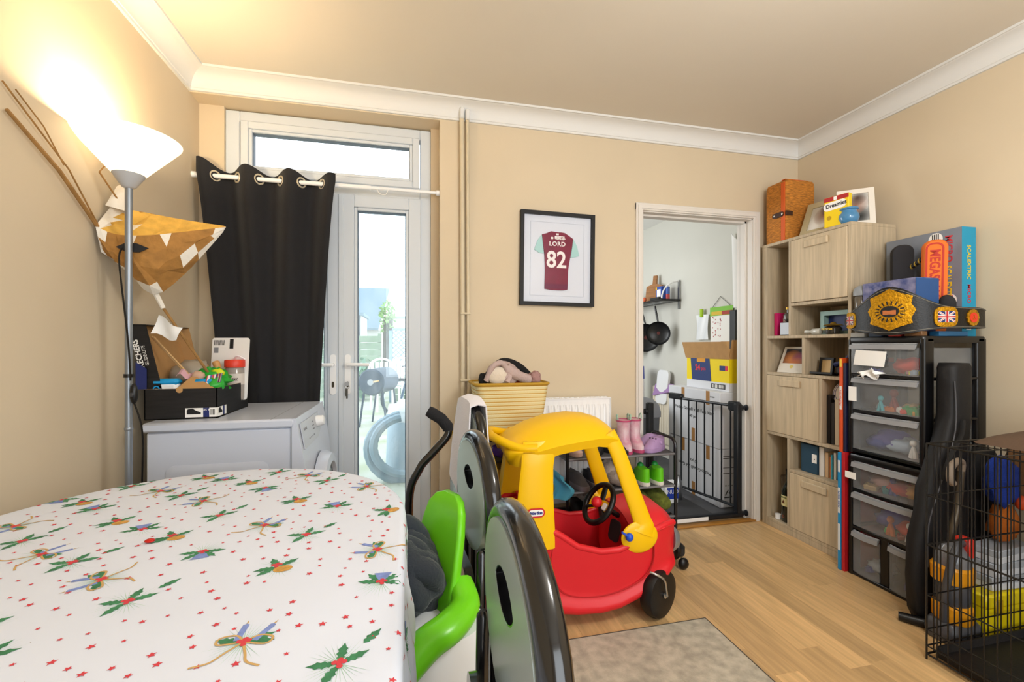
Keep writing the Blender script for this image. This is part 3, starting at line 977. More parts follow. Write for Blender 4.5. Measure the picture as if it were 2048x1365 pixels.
b = MB(); b.ball((-0.02, 4.2, 0.52), 0.18, 0.17, 0.13, 16, 10, amp=0.3, fr=4); b.build('clear_bag', mat('bag_plastic', 'dfe6ea', 0.2), pt)
def garden_chair(label, x, y, rz):
    t = thing('garden_chair', label, 'chair', (x, y, -0.02), rz, 'white plastic garden chairs')
    b = MB(); b.box(-0.22, 0.22, -0.22, 0.22, 0.4, 0.43, 0.01); b.build('seat', M_WHITE, t)
    for i in range(5):
        MB().box(-0.2 + 0.085 * i, -0.2 + 0.085 * i + 0.06, 0.2, 0.225, 0.43, 0.86, 0.006).build('slat', M_WHITE, t)
    b = MB(); b.tube(bez([(-0.22, 0.21, 0.43), (-0.22, 0.22, 0.8), (0, 0.23, 0.92), (0.22, 0.22, 0.8), (0.22, 0.21, 0.43)], 5), 0.02, 6); b.build('back_frame', M_WHITE, t)
    for sx in (-1, 1):
        for sy in (-1, 1):
            MB().cyl((sx * 0.2, sy * 0.2, 0), (sx * 0.19, sy * 0.19, 0.4), 0.02, 6).build('leg', M_WHITE, t)
        MB().box(sx * 0.22 - 0.025, sx * 0.22 + 0.025, -0.22, 0.22, 0.62, 0.65, 0.008).build('armrest', M_WHITE, t)
garden_chair('white plastic garden chair nearest the barbecue', -0.42, 8.3, R(20))
garden_chair('white plastic garden chair standing furthest back by the trellis', -0.22, 8.95, R(-25))
bk = thing('bicycle', 'dark bicycle leaning behind the barbecue', 'bicycle', (0.05, 7.4, -0.02))
for k in range(2):
    MB().tube([(-0.12 + 0.5 * k + 0.3 * math.cos(R(a)), 7.3 - 0.15 * k, 0.30 + 0.3 * math.sin(R(a))) for a in range(0, 360, 15)], 0.025, 6, True).build('wheel', mat('tyre_dark', '2e3b46', 0.6), bk)
MB().tube([(-0.12, 7.3, 0.3), (0.0, 7.26, 0.75), (0.3, 7.2, 0.7), (0.38, 7.15, 0.3), (0.1, 7.24, 0.28), (0.0, 7.26, 0.75)], 0.02, 6).build('frame', mat('bike_frame', '3c5f7c', 0.4), bk)
MB().tube([(-0.1, 7.0, 0.82), (0.02, 7.26, 0.86), (0.1, 7.5, 0.82)], 0.015, 6).build('handlebar', M_BLACKMET, bk)
# fences
M_FENCE = mat('weathered_fence', '8a9a84', 0.85, var=0.15, vscale=6, objrand=0.15)
fn = thing('slatted_fence', 'weathered wooden slat fence at the end of the garden', 'fence', (-1.2, 10.6, -0.02))
for i in range(9):
    MB().box(-2.4, -0.62, 10.6, 10.63, -0.02 + 0.155 * i, 0.125 + 0.155 * i, 0.004).build('slat', M_FENCE, fn)
for x in (-2.4, -1.5, -0.7):
    MB().box(x, x + 0.08, 10.63, 10.71, -0.02, 1.42, 0.004).build('post', M_FENCE, fn)
tr = thing('trellis_panel', 'diamond lattice trellis panel beyond the white chairs', 'trellis', (0.1, 9.4, -0.02))
M_TRE = mat('trellis_blue_grey', '6f8a98', 0.8)
b = MB()
for k in range(-10, 12):
    for s_ in (1, -1):
        x0, x1, z0, z1 = -0.36, 0.4, 0.75, 1.45
        p = []
        for t_ in [i / 40 for i in range(41)]:
            z = z0 + (z1 - z0) * t_
            x = x0 + 0.1 * k + s_ * (z - z0)
            if x0 <= x <= x1:
                p.append((x, 9.4 + 0.006 * s_, z))
        if len(p) > 2:
            b.tube([p[0], p[-1]], 0.009, 4)
lt = b.build('lattice', M_TRE, tr, smooth=False); lt['kind'] = 'stuff'
for (a0, a1, c0_, c1_) in ((-0.4, 0.42, 1.45, 1.5), (-0.4, 0.42, 0.70, 0.75)):
    MB().box(a0, a1, 9.38, 9.42, c0_, c1_).build('rail', M_TRE, tr)
MB().box(-0.4, -0.34, 9.38, 9.42, -0.02, 1.5).build('post', M_TRE, tr)
for i in range(5):
    MB().box(-0.34, 0.42, 9.385, 9.41, 0.0 + i * 0.14, 0.125 + i * 0.14).build('board', M_FENCE, tr)
# shrubs, tree, neighbouring houses
def bush(label, x, y, z, r, h, seed, col, cat='shrub', name='garden_shrub', trunk=None):
    t = thing(name, label, cat, (x, y, -0.02))
    b = MB()
    random.seed(seed)
    for i in range(260):
        d = Vector((random.gauss(0, 1), random.gauss(0, 1), random.gauss(0, 1))).normalized() * random.uniform(0.55, 1)
        c = Vector((x + d.x * r, y + d.y * r, z + d.z * h))
        u_ = Vector((random.gauss(0, 1), random.gauss(0, 1), random.gauss(0, 1))).normalized()
        w_ = u_.cross(Vector((random.random(), random.random(), random.random()))).normalized()
        L = random.uniform(0.05, 0.1) * (0.6 + r)
        b.add([c - u_ * L, c + w_ * L * 0.5, c + u_ * L, c - w_ * L * 0.5], [(0, 1, 2, 3)])
    f_ = b.build('foliage', mat('leaf_' + col, col, 0.7, var=0.25, vscale=5), t, smooth=False)
    f_['kind'] = 'stuff'
    MB().tube([(x, y, -0.02), (x + 0.02, y, z)], trunk or 0.03, 6).build('trunk', mat('bark', '4a4a44', 0.9), t)
bush('leafy shrub in front of the garden slat fence', -0.95, 9.9, 0.45, 0.35, 0.42, 1, '7fa08a')
bush('slim tree with a dark trunk between fence and trellis', -0.57, 12.4, 1.9, 0.22, 0.5, 2, '8fb56a', 'tree', 'garden_tree', 0.13)
bush('low shrub at the foot of the trellis', 0.3, 9.1, 0.22, 0.2, 0.22, 4, '5f8a78')
M_HWALL = mat('neighbour_render', 'd8d6d0', 0.85)
M_ROOF = mat('roof_slate', '7d8f9a', 0.8)
hb = thing('neighbour_house', 'slate roofed house with a pink gable end beyond the garden fence', 'house', (-3.2, 24, -0.02))
M_BRK = mat('gable_brick', 'b8848c', 0.85)
b = MB(); b.box(-6.0, -1.35, 23.4, 27, -0.02, 2.1); b.build('wall', M_HWALL, hb, smooth=False)
b = MB(); b.add([(-1.34, 23.3, 2.1), (-1.34, 27.0, 2.1), (-1.0, 25.0, 4.2)], [(0, 1, 2)])
b.build('gable', M_BRK, hb, smooth=False)
for i in range(10):
    t0, t1 = i / 10, (i + 1) / 10
    MB().add([(-6.0, 23.1 + 1.9 * t0, 2.0 + 2.2 * t0), (-1.45 + 0.45 * t0, 23.1 + 1.9 * t0, 2.0 + 2.2 * t0), (-1.45 + 0.45 * t1, 23.1 + 1.9 * t1, 2.0 + 2.2 * t1 + 0.05), (-6.0, 23.1 + 1.9 * t1, 2.0 + 2.2 * t1 + 0.05),
              (-6.0, 23.1 + 1.9 * t0, 1.9 + 2.2 * t0), (-1.45 + 0.45 * t0, 23.1 + 1.9 * t0, 1.9 + 2.2 * t0)], [(0, 1, 2, 3), (4, 5, 1, 0)]).build('roof_course', M_ROOF, hb, smooth=False)
MB().tube([(-1.45, 23.0, 1.9), (-0.98, 24.95, 4.2)], 0.05, 4).build('bargeboard', M_WHITE, hb)
hc = thing('pale_garage', 'low pale garage wall beyond the trellis', 'building', (0, 20, -0.02))
b = MB(); b.box(-0.95, 1.6, 20, 22, -0.02, 2.3); b.build('wall', M_HWALL, hc, smooth=False)
b = MB(); b.box(-1.0, 1.65, 19.95, 22.05, 2.3, 2.42); b.build('roof', M_ROOF, hc, smooth=False)
gp = thing('neighbour_shed', 'white shed with a dark drainpipe at the left of the garden view', 'shed', (-2.6, 16, -0.02))
b = MB(); b.box(-4.0, -1.5, 15, 17, -0.02, 2.1); b.build('wall', M_HWALL, gp, smooth=False)
b = MB(); b.box(-4.1, -1.42, 14.9, 17.1, 2.1, 2.2); b.build('roof', M_ROOF, gp, smooth=False)
b = MB(); b.tube([(-1.6, 14.92, 2.1), (-1.6, 14.92, 0.0)], 0.06, 6); b.build('drainpipe', mat('tyre_dark', '2e3b46', 0.6), gp)
# ================================================================ LEFT CORNER
# curtain rod and black eyelet curtain
RY, RZ = 2.5, 2.0
cr = thing('curtain_rod', 'white tension rod across the top of the garden door', 'rod', (-0.44, RY, RZ))
MB().cyl((-1.046, RY, RZ), (-0.2, RY, RZ), 0.0115, 12).build('outer_tube', M_WHITE, cr)
MB().cyl((-0.21, RY, RZ), (0.163, RY, RZ), 0.0085, 12).build('inner_tube', M_WHITE, cr)
for x in (-1.0495, 0.1475):
    MB().cyl((x, RY, RZ), (x + 0.018, RY, RZ), 0.015, 12).build('end_cap', M_WHITE, cr)
MB().tube(bez([(-0.17, RY - 0.009, RZ - 0.004), (-0.155, RY - 0.012, RZ - 0.03), (-0.125, RY - 0.012, RZ - 0.034), (-0.11, RY - 0.009, RZ - 0.004)], 4), 0.002, 5).build('tape_scrap', M_PAPER, cr)
ct = thing('curtain', 'black eyelet curtain drawn to the left of the garden door', 'curtain', (-0.7, RY, 0.25))
M_CURT = mat('black_curtain_fabric', '16161a', 0.85, sheen=0.15, bump=0.15, bscale=400)
def curtain_pt(s, v):
    z = 0.3 + (2.05 - 0.3) * v
    k = max(0.0, min(1.0, (2.0 - z) / 1.12))
    x0 = -1.02 + 0.105 * k ** 0.8
    x1 = -0.375 - 0.075 * k ** 0.7
    x = x0 + (x1 - x0) * s
    ph = 2 * math.pi * (-1.02 + 0.645 * s + 0.897) / 0.2
    amp = 0.040 * (1 - 0.55 * k)
    y = RY + amp * math.cos(ph) + 0.016 * k * math.sin(ph * 0.43 + 1.3)
    zz = z + (0.014 * -math.cos(ph) - 0.012 * s + (0.02 * max(0, 0.12 - s) / 0.12) if v > 0.985 else 0)
    return (x + 0.008 * k * math.sin(ph * 0.7), y, zz)
b = MB()
b.sheet(lambda s, v: curtain_pt(s, 1 - (1 - v)), 90, 44, 0.0015)
b.build('fabric', M_CURT, ct)
M_EYE = mat('cream_eyelet', 'c9bfa8', 0.4, 0.3)
for k in range(7):
    x = -0.947 + 0.1 * k
    if x > -0.38:
        break
    sg = 1 if k % 2 == 0 else -1
    nrm = Vector((0.72, -0.69 * sg, 0)).normalized()
    tx = Vector((-nrm.y, nrm.x, 0))
    path = [Vector((x, RY, RZ)) + tx * 0.024 * math.cos(R(a)) + Vector((0, 0, 0.024 * math.sin(R(a)))) for a in range(0, 360, 18)]
    MB().tube(path, 0.0045, 6, True).build('eyelet', M_EYE, ct)

# washing machine, drum front turned to the right
wm = thing('washing_machine', 'white front loading washing machine below the black curtain', 'washing machine', (-0.69, 2.16, 0))
M_WM = mat('appliance_white', 'c6cddc', 0.3)
M_WMP = mat('appliance_panel', 'bcc1cb', 0.35)
X0, X1, Y0, Y1 = -0.955, -0.388, 1.885, 2.44
b = MB()
b.box(X0 + 0.012, X1 - 0.06, Y0 + 0.006, Y1 - 0.006, 0.01, 0.826, 0.006)
b.build('cabinet', M_WM, wm)
b = MB(); b.box(X0, X1 - 0.05, Y0 - 0.004, Y1 + 0.004, 0.826, 0.862, 0.008); b.build('worktop', M_WM, wm)
# front fascia: slightly bowed profile
prof = [(X1 - 0.06, 0.05), (X1 - 0.01, 0.05), (X1 - 0.004, 0.30), (X1 - 0.004, 0.55), (X1 - 0.012, 0.66), (X1 - 0.02, 0.72), (X1 - 0.036, 0.80), (X1 - 0.045, 0.862), (X1 - 0.06, 0.862)]
b = MB(); b.loft([[(x, Y0, z) for x, z in prof], [(x, Y1, z) for x, z in prof]]); b.build('front_panel', M_WM, wm, smooth=25)
# embossed side panel
for (z0, z1) in ((0.60, 0.70), (0.42, 0.52), (0.24, 0.34)):
    b = MB()
    o_ = rrect(-0.88, -0.53, z0, z1, 0.03, 5)
    i_ = rrect(-0.862, -0.548, z0 + 0.018, z1 - 0.018, 0.02, 5)
    b.loft([[(x, Y0 + 0.0055, z) for x, z in o_], [(x, Y0 + 0.0035, z) for x, z in o_], [(x, Y0 - 0.001, z) for x, z in i_]])
    b.build('side_emboss', M_WM, wm)
b = MB(); b.box(X1 - 0.062, X1 - 0.0605, Y0 - 0.0005, Y0 + 0.01, 0.05, 0.85); b.build('panel_seam', mat('seam_grey', '8d9299', 0.6), wm)
b = MB(); b.box(X1 - 0.135, X1 - 0.1335, Y0 - 0.0045, Y1, 0.8615, 0.8625); b.build('top_seam', mat('seam_grey', '8d9299', 0.6), wm)
Mf = frame((X1 - 0.029, 2.12, 0.775), (0, 1, 0), (-0.18, 0, 1))
b = MB(); b.prism([(-0.2, -0.045), (0.06, -0.045), (0.14, -0.02), (0.14, 0.06), (-0.2, 0.06)], 0.0, 0.004, Mf); cp = b.build('control_panel', M_WMP, wm)
b = MB(); b.lathe([(0.026, 0.004), (0.026, 0.012), (0.022, 0.034), (0.018, 0.036)], 20, Mf @ Matrix.Translation((0.09, 0.022, 0))); b.build('dial', M_WHITE, cp)
for i in range(4):
    MB().prism(rrect(-0.005, 0.005, -0.0025, 0.0025, 0.001), 0.004, 0.006, Mf @ Matrix.Translation((-0.10 + 0.03 * i, -0.02, 0))).build('button', mat('seam_grey', '8d9299', 0.6), cp)
text('Indesit', 0.018, Mf @ Matrix.Translation((-0.14, 0.03, 0.0045)), mat('print_grey', '8a8d93', 0.6), cp)
for i in range(3):
    text('60  40  30', 0.008, Mf @ Matrix.Translation((0.0, 0.035 - 0.016 * i, 0.0045)), mat('print_grey', '8a8d93', 0.6), cp)
b = MB(); b.box(X1 - 0.0035, X1 - 0.002, 1.905, 1.955, 0.52, 0.64); st_ = b.build('energy_sticker', M_INK, wm, smooth=False)
for i in range(7):
    MB().box(X1 - 0.002, X1 - 0.0015, 1.91, 1.935 + 0.003 * (i % 3), 0.53 + 0.014 * i, 0.537 + 0.014 * i).build('sticker_line', M_PAPER, st_, smooth=False)
Md = frame((X1 - 0.006, 2.17, 0.46), (0, 1, 0), (0, 0, 1))
b = MB(); b.lathe([(0.205, 0), (0.205, 0.02), (0.19, 0.045), (0.155, 0.05), (0.145, 0.03)], 36, Md, caps=False); dr = b.build('drum_door', M_WM, wm)
b = MB(); b.lathe([(0.15, 0.035), (0.11, 0.022), (0.06, -0.004), (0.0, -0.01)], 30, Md, caps=False); b.build('porthole_glass', mat('porthole', '55565c', 0.08, spec=0.8), dr)
for sx in (X0 + 0.05, X1 - 0.1):
    for sy in (Y0 + 0.05, Y1 - 0.05):
        MB().cyl((sx, sy, 0), (sx, sy, 0.02), 0.02, 10).build('foot', M_BLACK, wm)

# uplighter floor lamp
LX, LY = -0.932, 1.768
lp = thing('floor_lamp', 'grey uplighter floor lamp with a lit white bowl shade', 'lamp', (LX, LY, 0))
M_LPOLE = mat('grey_lamp_metal', '8d949c', 0.35, 0.6)
b = MB(); b.lathe([(0.105, 0), (0.108, 0.012), (0.09, 0.022), (0.02, 0.03)], 30, Matrix.Translation((LX, LY, 0))); b.build('base', M_LPOLE, lp)
MB().cyl((LX, LY, 0.02), (LX, LY, 1.70), 0.0105, 14).build('pole', M_LPOLE, lp)
b = MB(); b.lathe([(0.0115, 0.86), (0.0125, 0.862), (0.0125, 0.868), (0.0115, 0.87)], 14, Matrix.Translation((LX, LY, 0))); b.build('pole_joint', M_LPOLE, lp)
b = MB(); b.lathe([(0.011, 1.685), (0.02, 1.69), (0.046, 1.732), (0.044, 1.734)], 28, Matrix.Translation((LX, LY, 0))); b.build('collar', mat('lamp_collar', 'b9bcc0', 0.4), lp)
M_SHADE = mat('opal_lamp_shade', 'fbf3e4', 0.4, emis='ffe9c4', estr=1.6)
b = MB()
prof = [(0.044, 1.73), (0.146, 1.850), (0.149, 1.856), (0.146, 1.858), (0.138, 1.848), (0.03, 1.74)]
b.lathe(prof, 44, Matrix.Translation((LX, LY, 0)), caps=False)
sh = b.build('shade', M_SHADE, lp)
MB().box(-0.014, 0.014, -0.0006, 0.0006, -0.002, 0.002, 0, frame((LX + 0.090, LY - 0.104, 1.846), (0.76, 0.65, 0), (0, 0, 1))).build('shade_slot', mat('slot_gold', 'a97f3a', 0.6), sh, smooth=False)
b = MB(); b.ball((LX, LY, 1.79), 0.026, 0.026, 0.03, 12, 8); b.build('bulb', mat('bulb_glow', 'fff2d8', 0.4, emis='ffd9a0', estr=30), lp)
ld = bpy.data.lights.new('lamp_bulb_light', 'POINT'); ld.energy = 15; ld.color = (1.0, 0.80, 0.52); ld.shadow_soft_size = 0.03
lo = bpy.data.objects.new('lamp_bulb_light', ld); COL.objects.link(lo); lo.location = (LX, LY, 1.828)
cord = bez([(LX - 0.012, LY - 0.012, 1.48), (LX - 0.02, LY - 0.015, 1.44), (LX - 0.008, LY - 0.014, 1.30), (LX + 0.006, LY - 0.013, 1.15), (LX + 0.012, LY - 0.013, 1.03)], 6)
MB().tube(cord, 0.003, 6).build('cable', M_BLACK, lp)
b = MB(); b.ball((LX + 0.022, LY - 0.013, 0.985), 0.012, 0.011, 0.036, 12, 8); sw = b.build('foot_switch', M_BLACK, lp)
MB().box(LX + 0.016, LX + 0.026, LY - 0.026, LY - 0.022, 0.975, 0.99, 0.002).build('rocker', mat('rocker_grey', '3a3b40', 0.4), sw)
MB().tube(bez([(LX + 0.024, LY - 0.013, 0.95), (LX + 0.045, LY - 0.012, 0.86), (LX + 0.042, LY - 0.005, 0.70), (LX + 0.03, LY, 0.4), (LX + 0.06, LY + 0.02, 0.032)], 6), 0.003, 6).build('cable', M_BLACK, lp)
MB().lathe([(0.0125, 1.04), (0.0145, 1.04), (0.0145, 1.052), (0.0125, 1.052)], 10, Matrix.Translation((LX, LY, 0))).build('cable_tie', M_BLACK, lp)

# paper lantern on willow sticks
kt = thing('paper_lantern', 'brown and white tissue paper fish lantern on willow sticks behind the lamp', 'lantern', (-0.9, 1.9, 1.3))
rim_b = [(-1.035, 1.86, 1.645), (-0.985, 1.945, 1.655), (-0.88, 1.955, 1.64), (-0.78, 1.94, 1.625), (-0.70, 1.93, 1.615)]
rim_f = [(-1.035, 1.78, 1.555), (-0.99, 1.805, 1.535), (-0.90, 1.82, 1.54), (-0.80, 1.845, 1.565), (-0.685, 1.905, 1.605)]
keel = [(-1.03, 1.80, 1.47), (-0.985, 1.85, 1.425), (-0.915, 1.88, 1.335), (-0.82, 1.90, 1.42), (-0.70, 1.915, 1.585)]
def lerp_curve(c, t):
    p = bez(c, 6)
    return p[min(int(round(t * (len(p) - 1))), len(p) - 1)]
random.seed(12)
def hull(name, A, B, nu, nv, bulge, mats, pick):
    b = MB()
    P = [[None] * (nv + 1) for _ in range(nu + 1)]
    for i in range(nu + 1):
        for j in range(nv + 1):
            t, s_ = i / nu, j / nv
            a, c = lerp_curve(A, t), lerp_curve(B, t)
            p = a.lerp(c, s_) + Vector(bulge) * math.sin(math.pi * s_) * math.sin(math.pi * t)
            p += Vector((random.uniform(-1, 1), random.uniform(-1, 1), random.uniform(-1, 1))) * (0.010 if 0 < i < nu and 0 < j < nv else 0)
            P[i][j] = p
    for i in range(nu):
        for j in range(nv):
            b.use(pick(i, j, 0)).add([P[i][j], P[i + 1][j], P[i + 1][j + 1]], [(0, 1, 2)])
            b.use(pick(i, j, 1)).add([P[i][j], P[i + 1][j + 1], P[i][j + 1]], [(0, 1, 2)])
    o = b.build(name, mats, kt, smooth=False)
    return o
M_TBR = mat('brown_tissue', 'a5763a', 0.8, var=0.18, vscale=30, bump=0.6, bscale=70)
M_TWH = mat('white_tissue', 'ece6da', 0.8, bump=0.6, bscale=70)
M_TYE = mat('amber_tissue', 'd9ab4c', 0.8, var=0.15, vscale=25, bump=0.6, bscale=70)
wh = {(0, 0), (0, 1), (0, 2), (0, 3), (1, 0), (11, 0), (11, 1), (11, 2), (11, 3), (4, 0), (7, 0), (3, 3), (9, 2), (6, 3), (10, 3), (2, 3), (5, 3)}
hull('outer_skin', rim_f, keel, 12, 4, (0.0, -0.05, -0.02), [M_TBR, M_TWH], lambda i, j, k: 1 if ((i, j) in wh and not (k and i in (4, 7))) else 0)
hull('inner_skin', rim_f, rim_b, 12, 3, (0.0, 0.0, -0.03), [M_TYE, M_TWH], lambda i, j, k: 1 if (i == 0 or (i == 1 and k) or (i, j) in ((3, 1),)) else 0)
hull('back_skin', rim_b, keel, 10, 3, (0.0, 0.03, -0.01), [M_TBR, M_TWH], lambda i, j, k: 1 if (i * 3 + j) % 5 == 0 else 0)
b = MB(); b.add([(-1.035, 1.83, 1.64), (-0.985, 1.86, 1.63), (-1.0, 1.87, 1.735), (-1.02, 1.865, 1.72), (-1.01, 1.90, 1.63)], [(0, 1, 2, 3), (1, 4, 2), (0, 3, 4), (2, 4, 3)]); b.build('ear', M_TWH, kt, smooth=False)
eye = [(-0.045, 0), (-0.02, 0.017), (0.01, 0.019), (0.045, 0.004), (0.02, -0.013), (-0.015, -0.015)]
b = MB(); b.prism(eye, 0.0, 0.002, frame((-0.93, 1.785, 1.485), (0.95, 0.22, 0), (0, 0.2, 1))); b.build('eye', M_INK, kt, smooth=False)
M_WILLOW = mat('willow_stick', '9c7440', 0.75, var=0.2, vscale=30)
MB().tube([(-1.033, 1.80, 1.545), (-1.034, 1.62, 1.68), (-1.038, 1.445, 1.775)], [0.006, 0.006, 0.005], 6).build('willow_stick', M_WILLOW, kt)
MB().tube([(-1.035, 1.80, 1.555), (-1.035, 1.66, 1.70), (-1.040, 1.435, 1.845)], 0.0025, 5).build('willow_stick', M_WILLOW, kt)
MB().tube([(-1.035, 1.64, 1.705), (-1.040, 1.57, 1.79), (-1.04, 1.475, 1.845)], 0.002, 5).build('willow_stick', M_WILLOW, kt)
MB().tube([(-1.005, 1.87, 1.65), (-1.035, 1.80, 1.745), (-1.02, 1.83, 1.80), (-0.97, 1.87, 1.86)], 0.003, 5).build('willow_stick', M_WILLOW, kt)
MB().tube([(-0.94, 1.89, 1.42), (-0.905, 1.915, 1.30), (-0.765, 2.11, 0.935)], [0.005, 0.005, 0.0055], 8).build('main_cane', M_WILLOW, kt)
MB().tube([(-0.925, 1.892, 1.37), (-0.90, 1.918, 1.29)], [0.010, 0.008], 8).build('tape_binding', M_TWH, kt)
b = MB(); b.sheet(lambda u, v: (-0.952 + 0.08 * u + 0.02 * v, 1.94 + 0.02 * u + 0.014 * math.sin(4 * u + 2 * v), 1.195 - 0.03 * u + 0.07 * v * (1 - 0.3 * u) + 0.006 * math.sin(7 * u)), 6, 5, 0.001); b.build('paper_flag', M_PAPER, kt)

# shoe box on the washing machine
ZT = 0.8625
sb = thing('shoe_box', 'open black shoe box of odds and ends on the washing machine', 'box', (-0.86, 2.14, ZT))
M_SBX = mat('black_shoebox_card', '141315', 0.55, var=0.5, vscale=10, stretch=(1, 1, 9))
M_SBN = mat('navy_shoebox_card', '1d2a6a', 0.5)
bx0, bx1, by0, by1, bz = -0.985, -0.738, 1.965, 2.31, ZT + 0.118
b = MB()
b.use(0).box(bx0, bx1, by0, by0 + 0.003, ZT, bz)
b.use(0).box(bx1 - 0.003, bx1, by0, by1, ZT, bz)
b.use(0).box(bx0, bx0 + 0.003, by0, by1, ZT, bz)
b.use(0).box(bx0, bx1, by1 - 0.003, by1, ZT, bz)
b.use(1).box(bx0, bx1, by0, by1, ZT, ZT + 0.003)
for (a0, a1, c0_, c1_) in ((bx0 + 0.003, bx1 - 0.003, by0 + 0.003, by0 + 0.004), (bx1 - 0.004, bx1 - 0.003, by0 + 0.004, by1 - 0.003), (bx0 + 0.003, bx1 - 0.003, by1 - 0.004, by1 - 0.003)):
    b.use(1).box(a0, a1, c0_, c1_, ZT, bz + 0.0005)
b.build('tray', [M_SBX, M_CARD], sb, smooth=False)
b = MB(); b.lathe([(0.0, 0), (0.012, 0)], 12, face_front(-0.868, by0 - 0.0006, bz - 0.004), caps=False); b.build('finger_notch', M_CARD, sb, smooth=False)
# lid stands open, tipped back against the left wall
b = MB()
lz = bz + 0.25
Sh = Matrix.Identity(4); Sh[0][2] = -0.22; Sh[0][3] = 0.22 * bz
x_ = -0.986
b.use(0).box(x_ - 0.003, x_, by0 + 0.02, by1 + 0.02, bz, lz, 0, Sh)
b.use(1).box(x_, x_ + 0.001, by0 + 0.022, by1 + 0.018, bz, lz, 0, Sh)
b.use(0).box(x_, x_ + 0.05, by0 + 0.02, by0 + 0.023, bz, lz, 0, Sh)
b.use(1).box(x_ + 0.002, x_ + 0.048, by0 + 0.023, by0 + 0.024, bz, lz, 0, Sh)
b.use(0).box(x_, x_ + 0.05, by0 + 0.02, by1 + 0.02, lz - 0.003, lz, 0, Sh)
b.use(1).box(x_, x_ + 0.05, by1 + 0.017, by1 + 0.02, bz, lz, 0, Sh)
b.build('lid', [M_SBX, M_CARD], sb, smooth=False)
text('SKECHERS', 0.027, frame((-1.013, by0 + 0.0196, bz + 0.13), (-0.22, 0, 1), (-1, 0, -0.22)), M_PAPER, sb, bold=0.0006)
text('GLIDE-LITE', 0.016, frame((-0.992, by0 + 0.0196, bz + 0.13), (-0.22, 0, 1), (-1, 0, -0.22)), M_PAPER, sb)
b = MB(); b.sheet(lambda u, v: (-1.02 + 0.035 * u, by0 + 0.012 + 0.003 * u, bz + 0.105 * v * (1 - 0.25 * u)), 2, 2, 0.001); b.build('side_flap', M_SBN, sb, smooth=False)
b = MB(); b.add([(-0.89, by0 + 0.006, bz - 0.008), (-0.744, by0 + 0.006, bz - 0.004), (-0.845, by0 + 0.06, bz + 0.05), (-0.89, by0 + 0.0075, bz - 0.008), (-0.744, by0 + 0.0075, bz - 0.004), (-0.845, by0 + 0.0615, bz + 0.05)], [(0, 1, 2), (3, 5, 4), (0, 3, 4, 1), (1, 4, 5, 2), (2, 5, 3, 0)]); b.build('end_flap', M_CARD, sb, smooth=False)
# size label wrapping the near corner
b = MB()
b.box(-0.848, bx1 + 0.0006, by0 - 0.0008, by0, ZT + 0.006, ZT + 0.042)
b.box(bx1, bx1 + 0.0008, by0 - 0.0008, by0 + 0.09, ZT + 0.006, ZT + 0.042)
lb = b.build('size_label', M_PAPER, sb, smooth=False)
def shoe_icon(M, parent):
    b = MB(); b.prism([(-0.024, -0.008), (0.024, -0.008), (0.024, -0.001), (0.008, 0.005), (-0.004, 0.014), (-0.02, 0.012), (-0.024, 0.008)], 0, 0.0006, M); b.build('shoe_picture', M_INK, parent, smooth=False)
shoe_icon(face_front(-0.818, by0 - 0.001, ZT + 0.026), lb)
shoe_icon(frame((bx1 + 0.001, by0 + 0.03, ZT + 0.026), (0, 1, 0), (0, 0, 1)) @ Matrix.Scale(0.7, 4, (1, 0, 0)), lb)
MB().box(-0.786, -0.765, by0 - 0.0012, by0 - 0.0008, ZT + 0.006, ZT + 0.042).build('blue_band', M_SBN, lb, smooth=False)
MB().box(bx1 + 0.0008, bx1 + 0.0012, by0 + 0.055, by0 + 0.07, ZT + 0.006, ZT + 0.042).build('blue_band', M_SBN, lb, smooth=False)
text('US 9', 0.012, face_front(-0.7755, by0 - 0.0013, ZT + 0.034), M_PAPER, lb)
for i in range(4):
    MB().box(-0.760 + 0.004 * i, -0.758 + 0.004 * i, by0 - 0.0012, by0 - 0.0008, ZT + 0.014, ZT + 0.036).build('barcode_stripe', M_INK, lb, smooth=False)

# contents of the box
t = thing('wet_wipes_pack', 'blue topped white wipes pack in the near left of the shoe box', 'packet', (-0.93, 2.01, ZT + 0.01))
b = MB(); b.box(-0.972, -0.885, 1.985, 2.03, ZT + 0.008, bz + 0.025, 0.012); b.build('pack', M_WHITE, t)
b = MB(); b.box(-0.974, -0.883, 1.983, 2.032, bz + 0.012, bz + 0.038, 0.01); b.build('pack_top', mat('sky_blue_wrap', '1896d4', 0.45), t)
b = MB(); b.lathe([(0.007, 0), (0.012, 0)], 14, face_front(-0.955, 1.9845, bz + 0.0), caps=False); b.build('swirl', mat('sky_blue_wrap', '1896d4', 0.45), t, smooth=False)
b = MB(); b.box(-0.84, -0.765, 2.0, 2.04, ZT + 0.01, bz + 0.035, 0.01); tag(b.build('blue_packet', mat('sky_blue_wrap', '1896d4', 0.45)), 'plain sky blue packet behind the folded flap in the shoe box', 'packet')
b = MB(); b.ball((-0.905, 2.15, bz + 0.045), 0.075, 0.055, 0.065, 14, 9, amp=0.35, fr=2.2, seed=3); tag(b.build('clear_bag', mat('smoky_polythene', 'b5a896', 0.25, alpha=0.75)), 'crumpled smoky clear bag at the back of the shoe box', 'bag')
M_GRN = mat('green_plastic_bag', '2fae3a', 0.35)
t = thing('green_bag', 'bright green plastic bag with a yellow piece in the shoe box', 'bag', (-0.80, 2.07, ZT + 0.02))
b = MB(); b.ball((-0.81, 2.09, bz + 0.02), 0.07, 0.06, 0.055, 20, 14, amp=0.6, fr=3.0, seed=8); b.build('bag', M_GRN, t)
b = MB(); b.ball((-0.765, 2.02, bz + 0.008), 0.03, 0.03, 0.03, 12, 8, amp=0.5, fr=3, seed=2); b.build('bag', M_GRN, t)
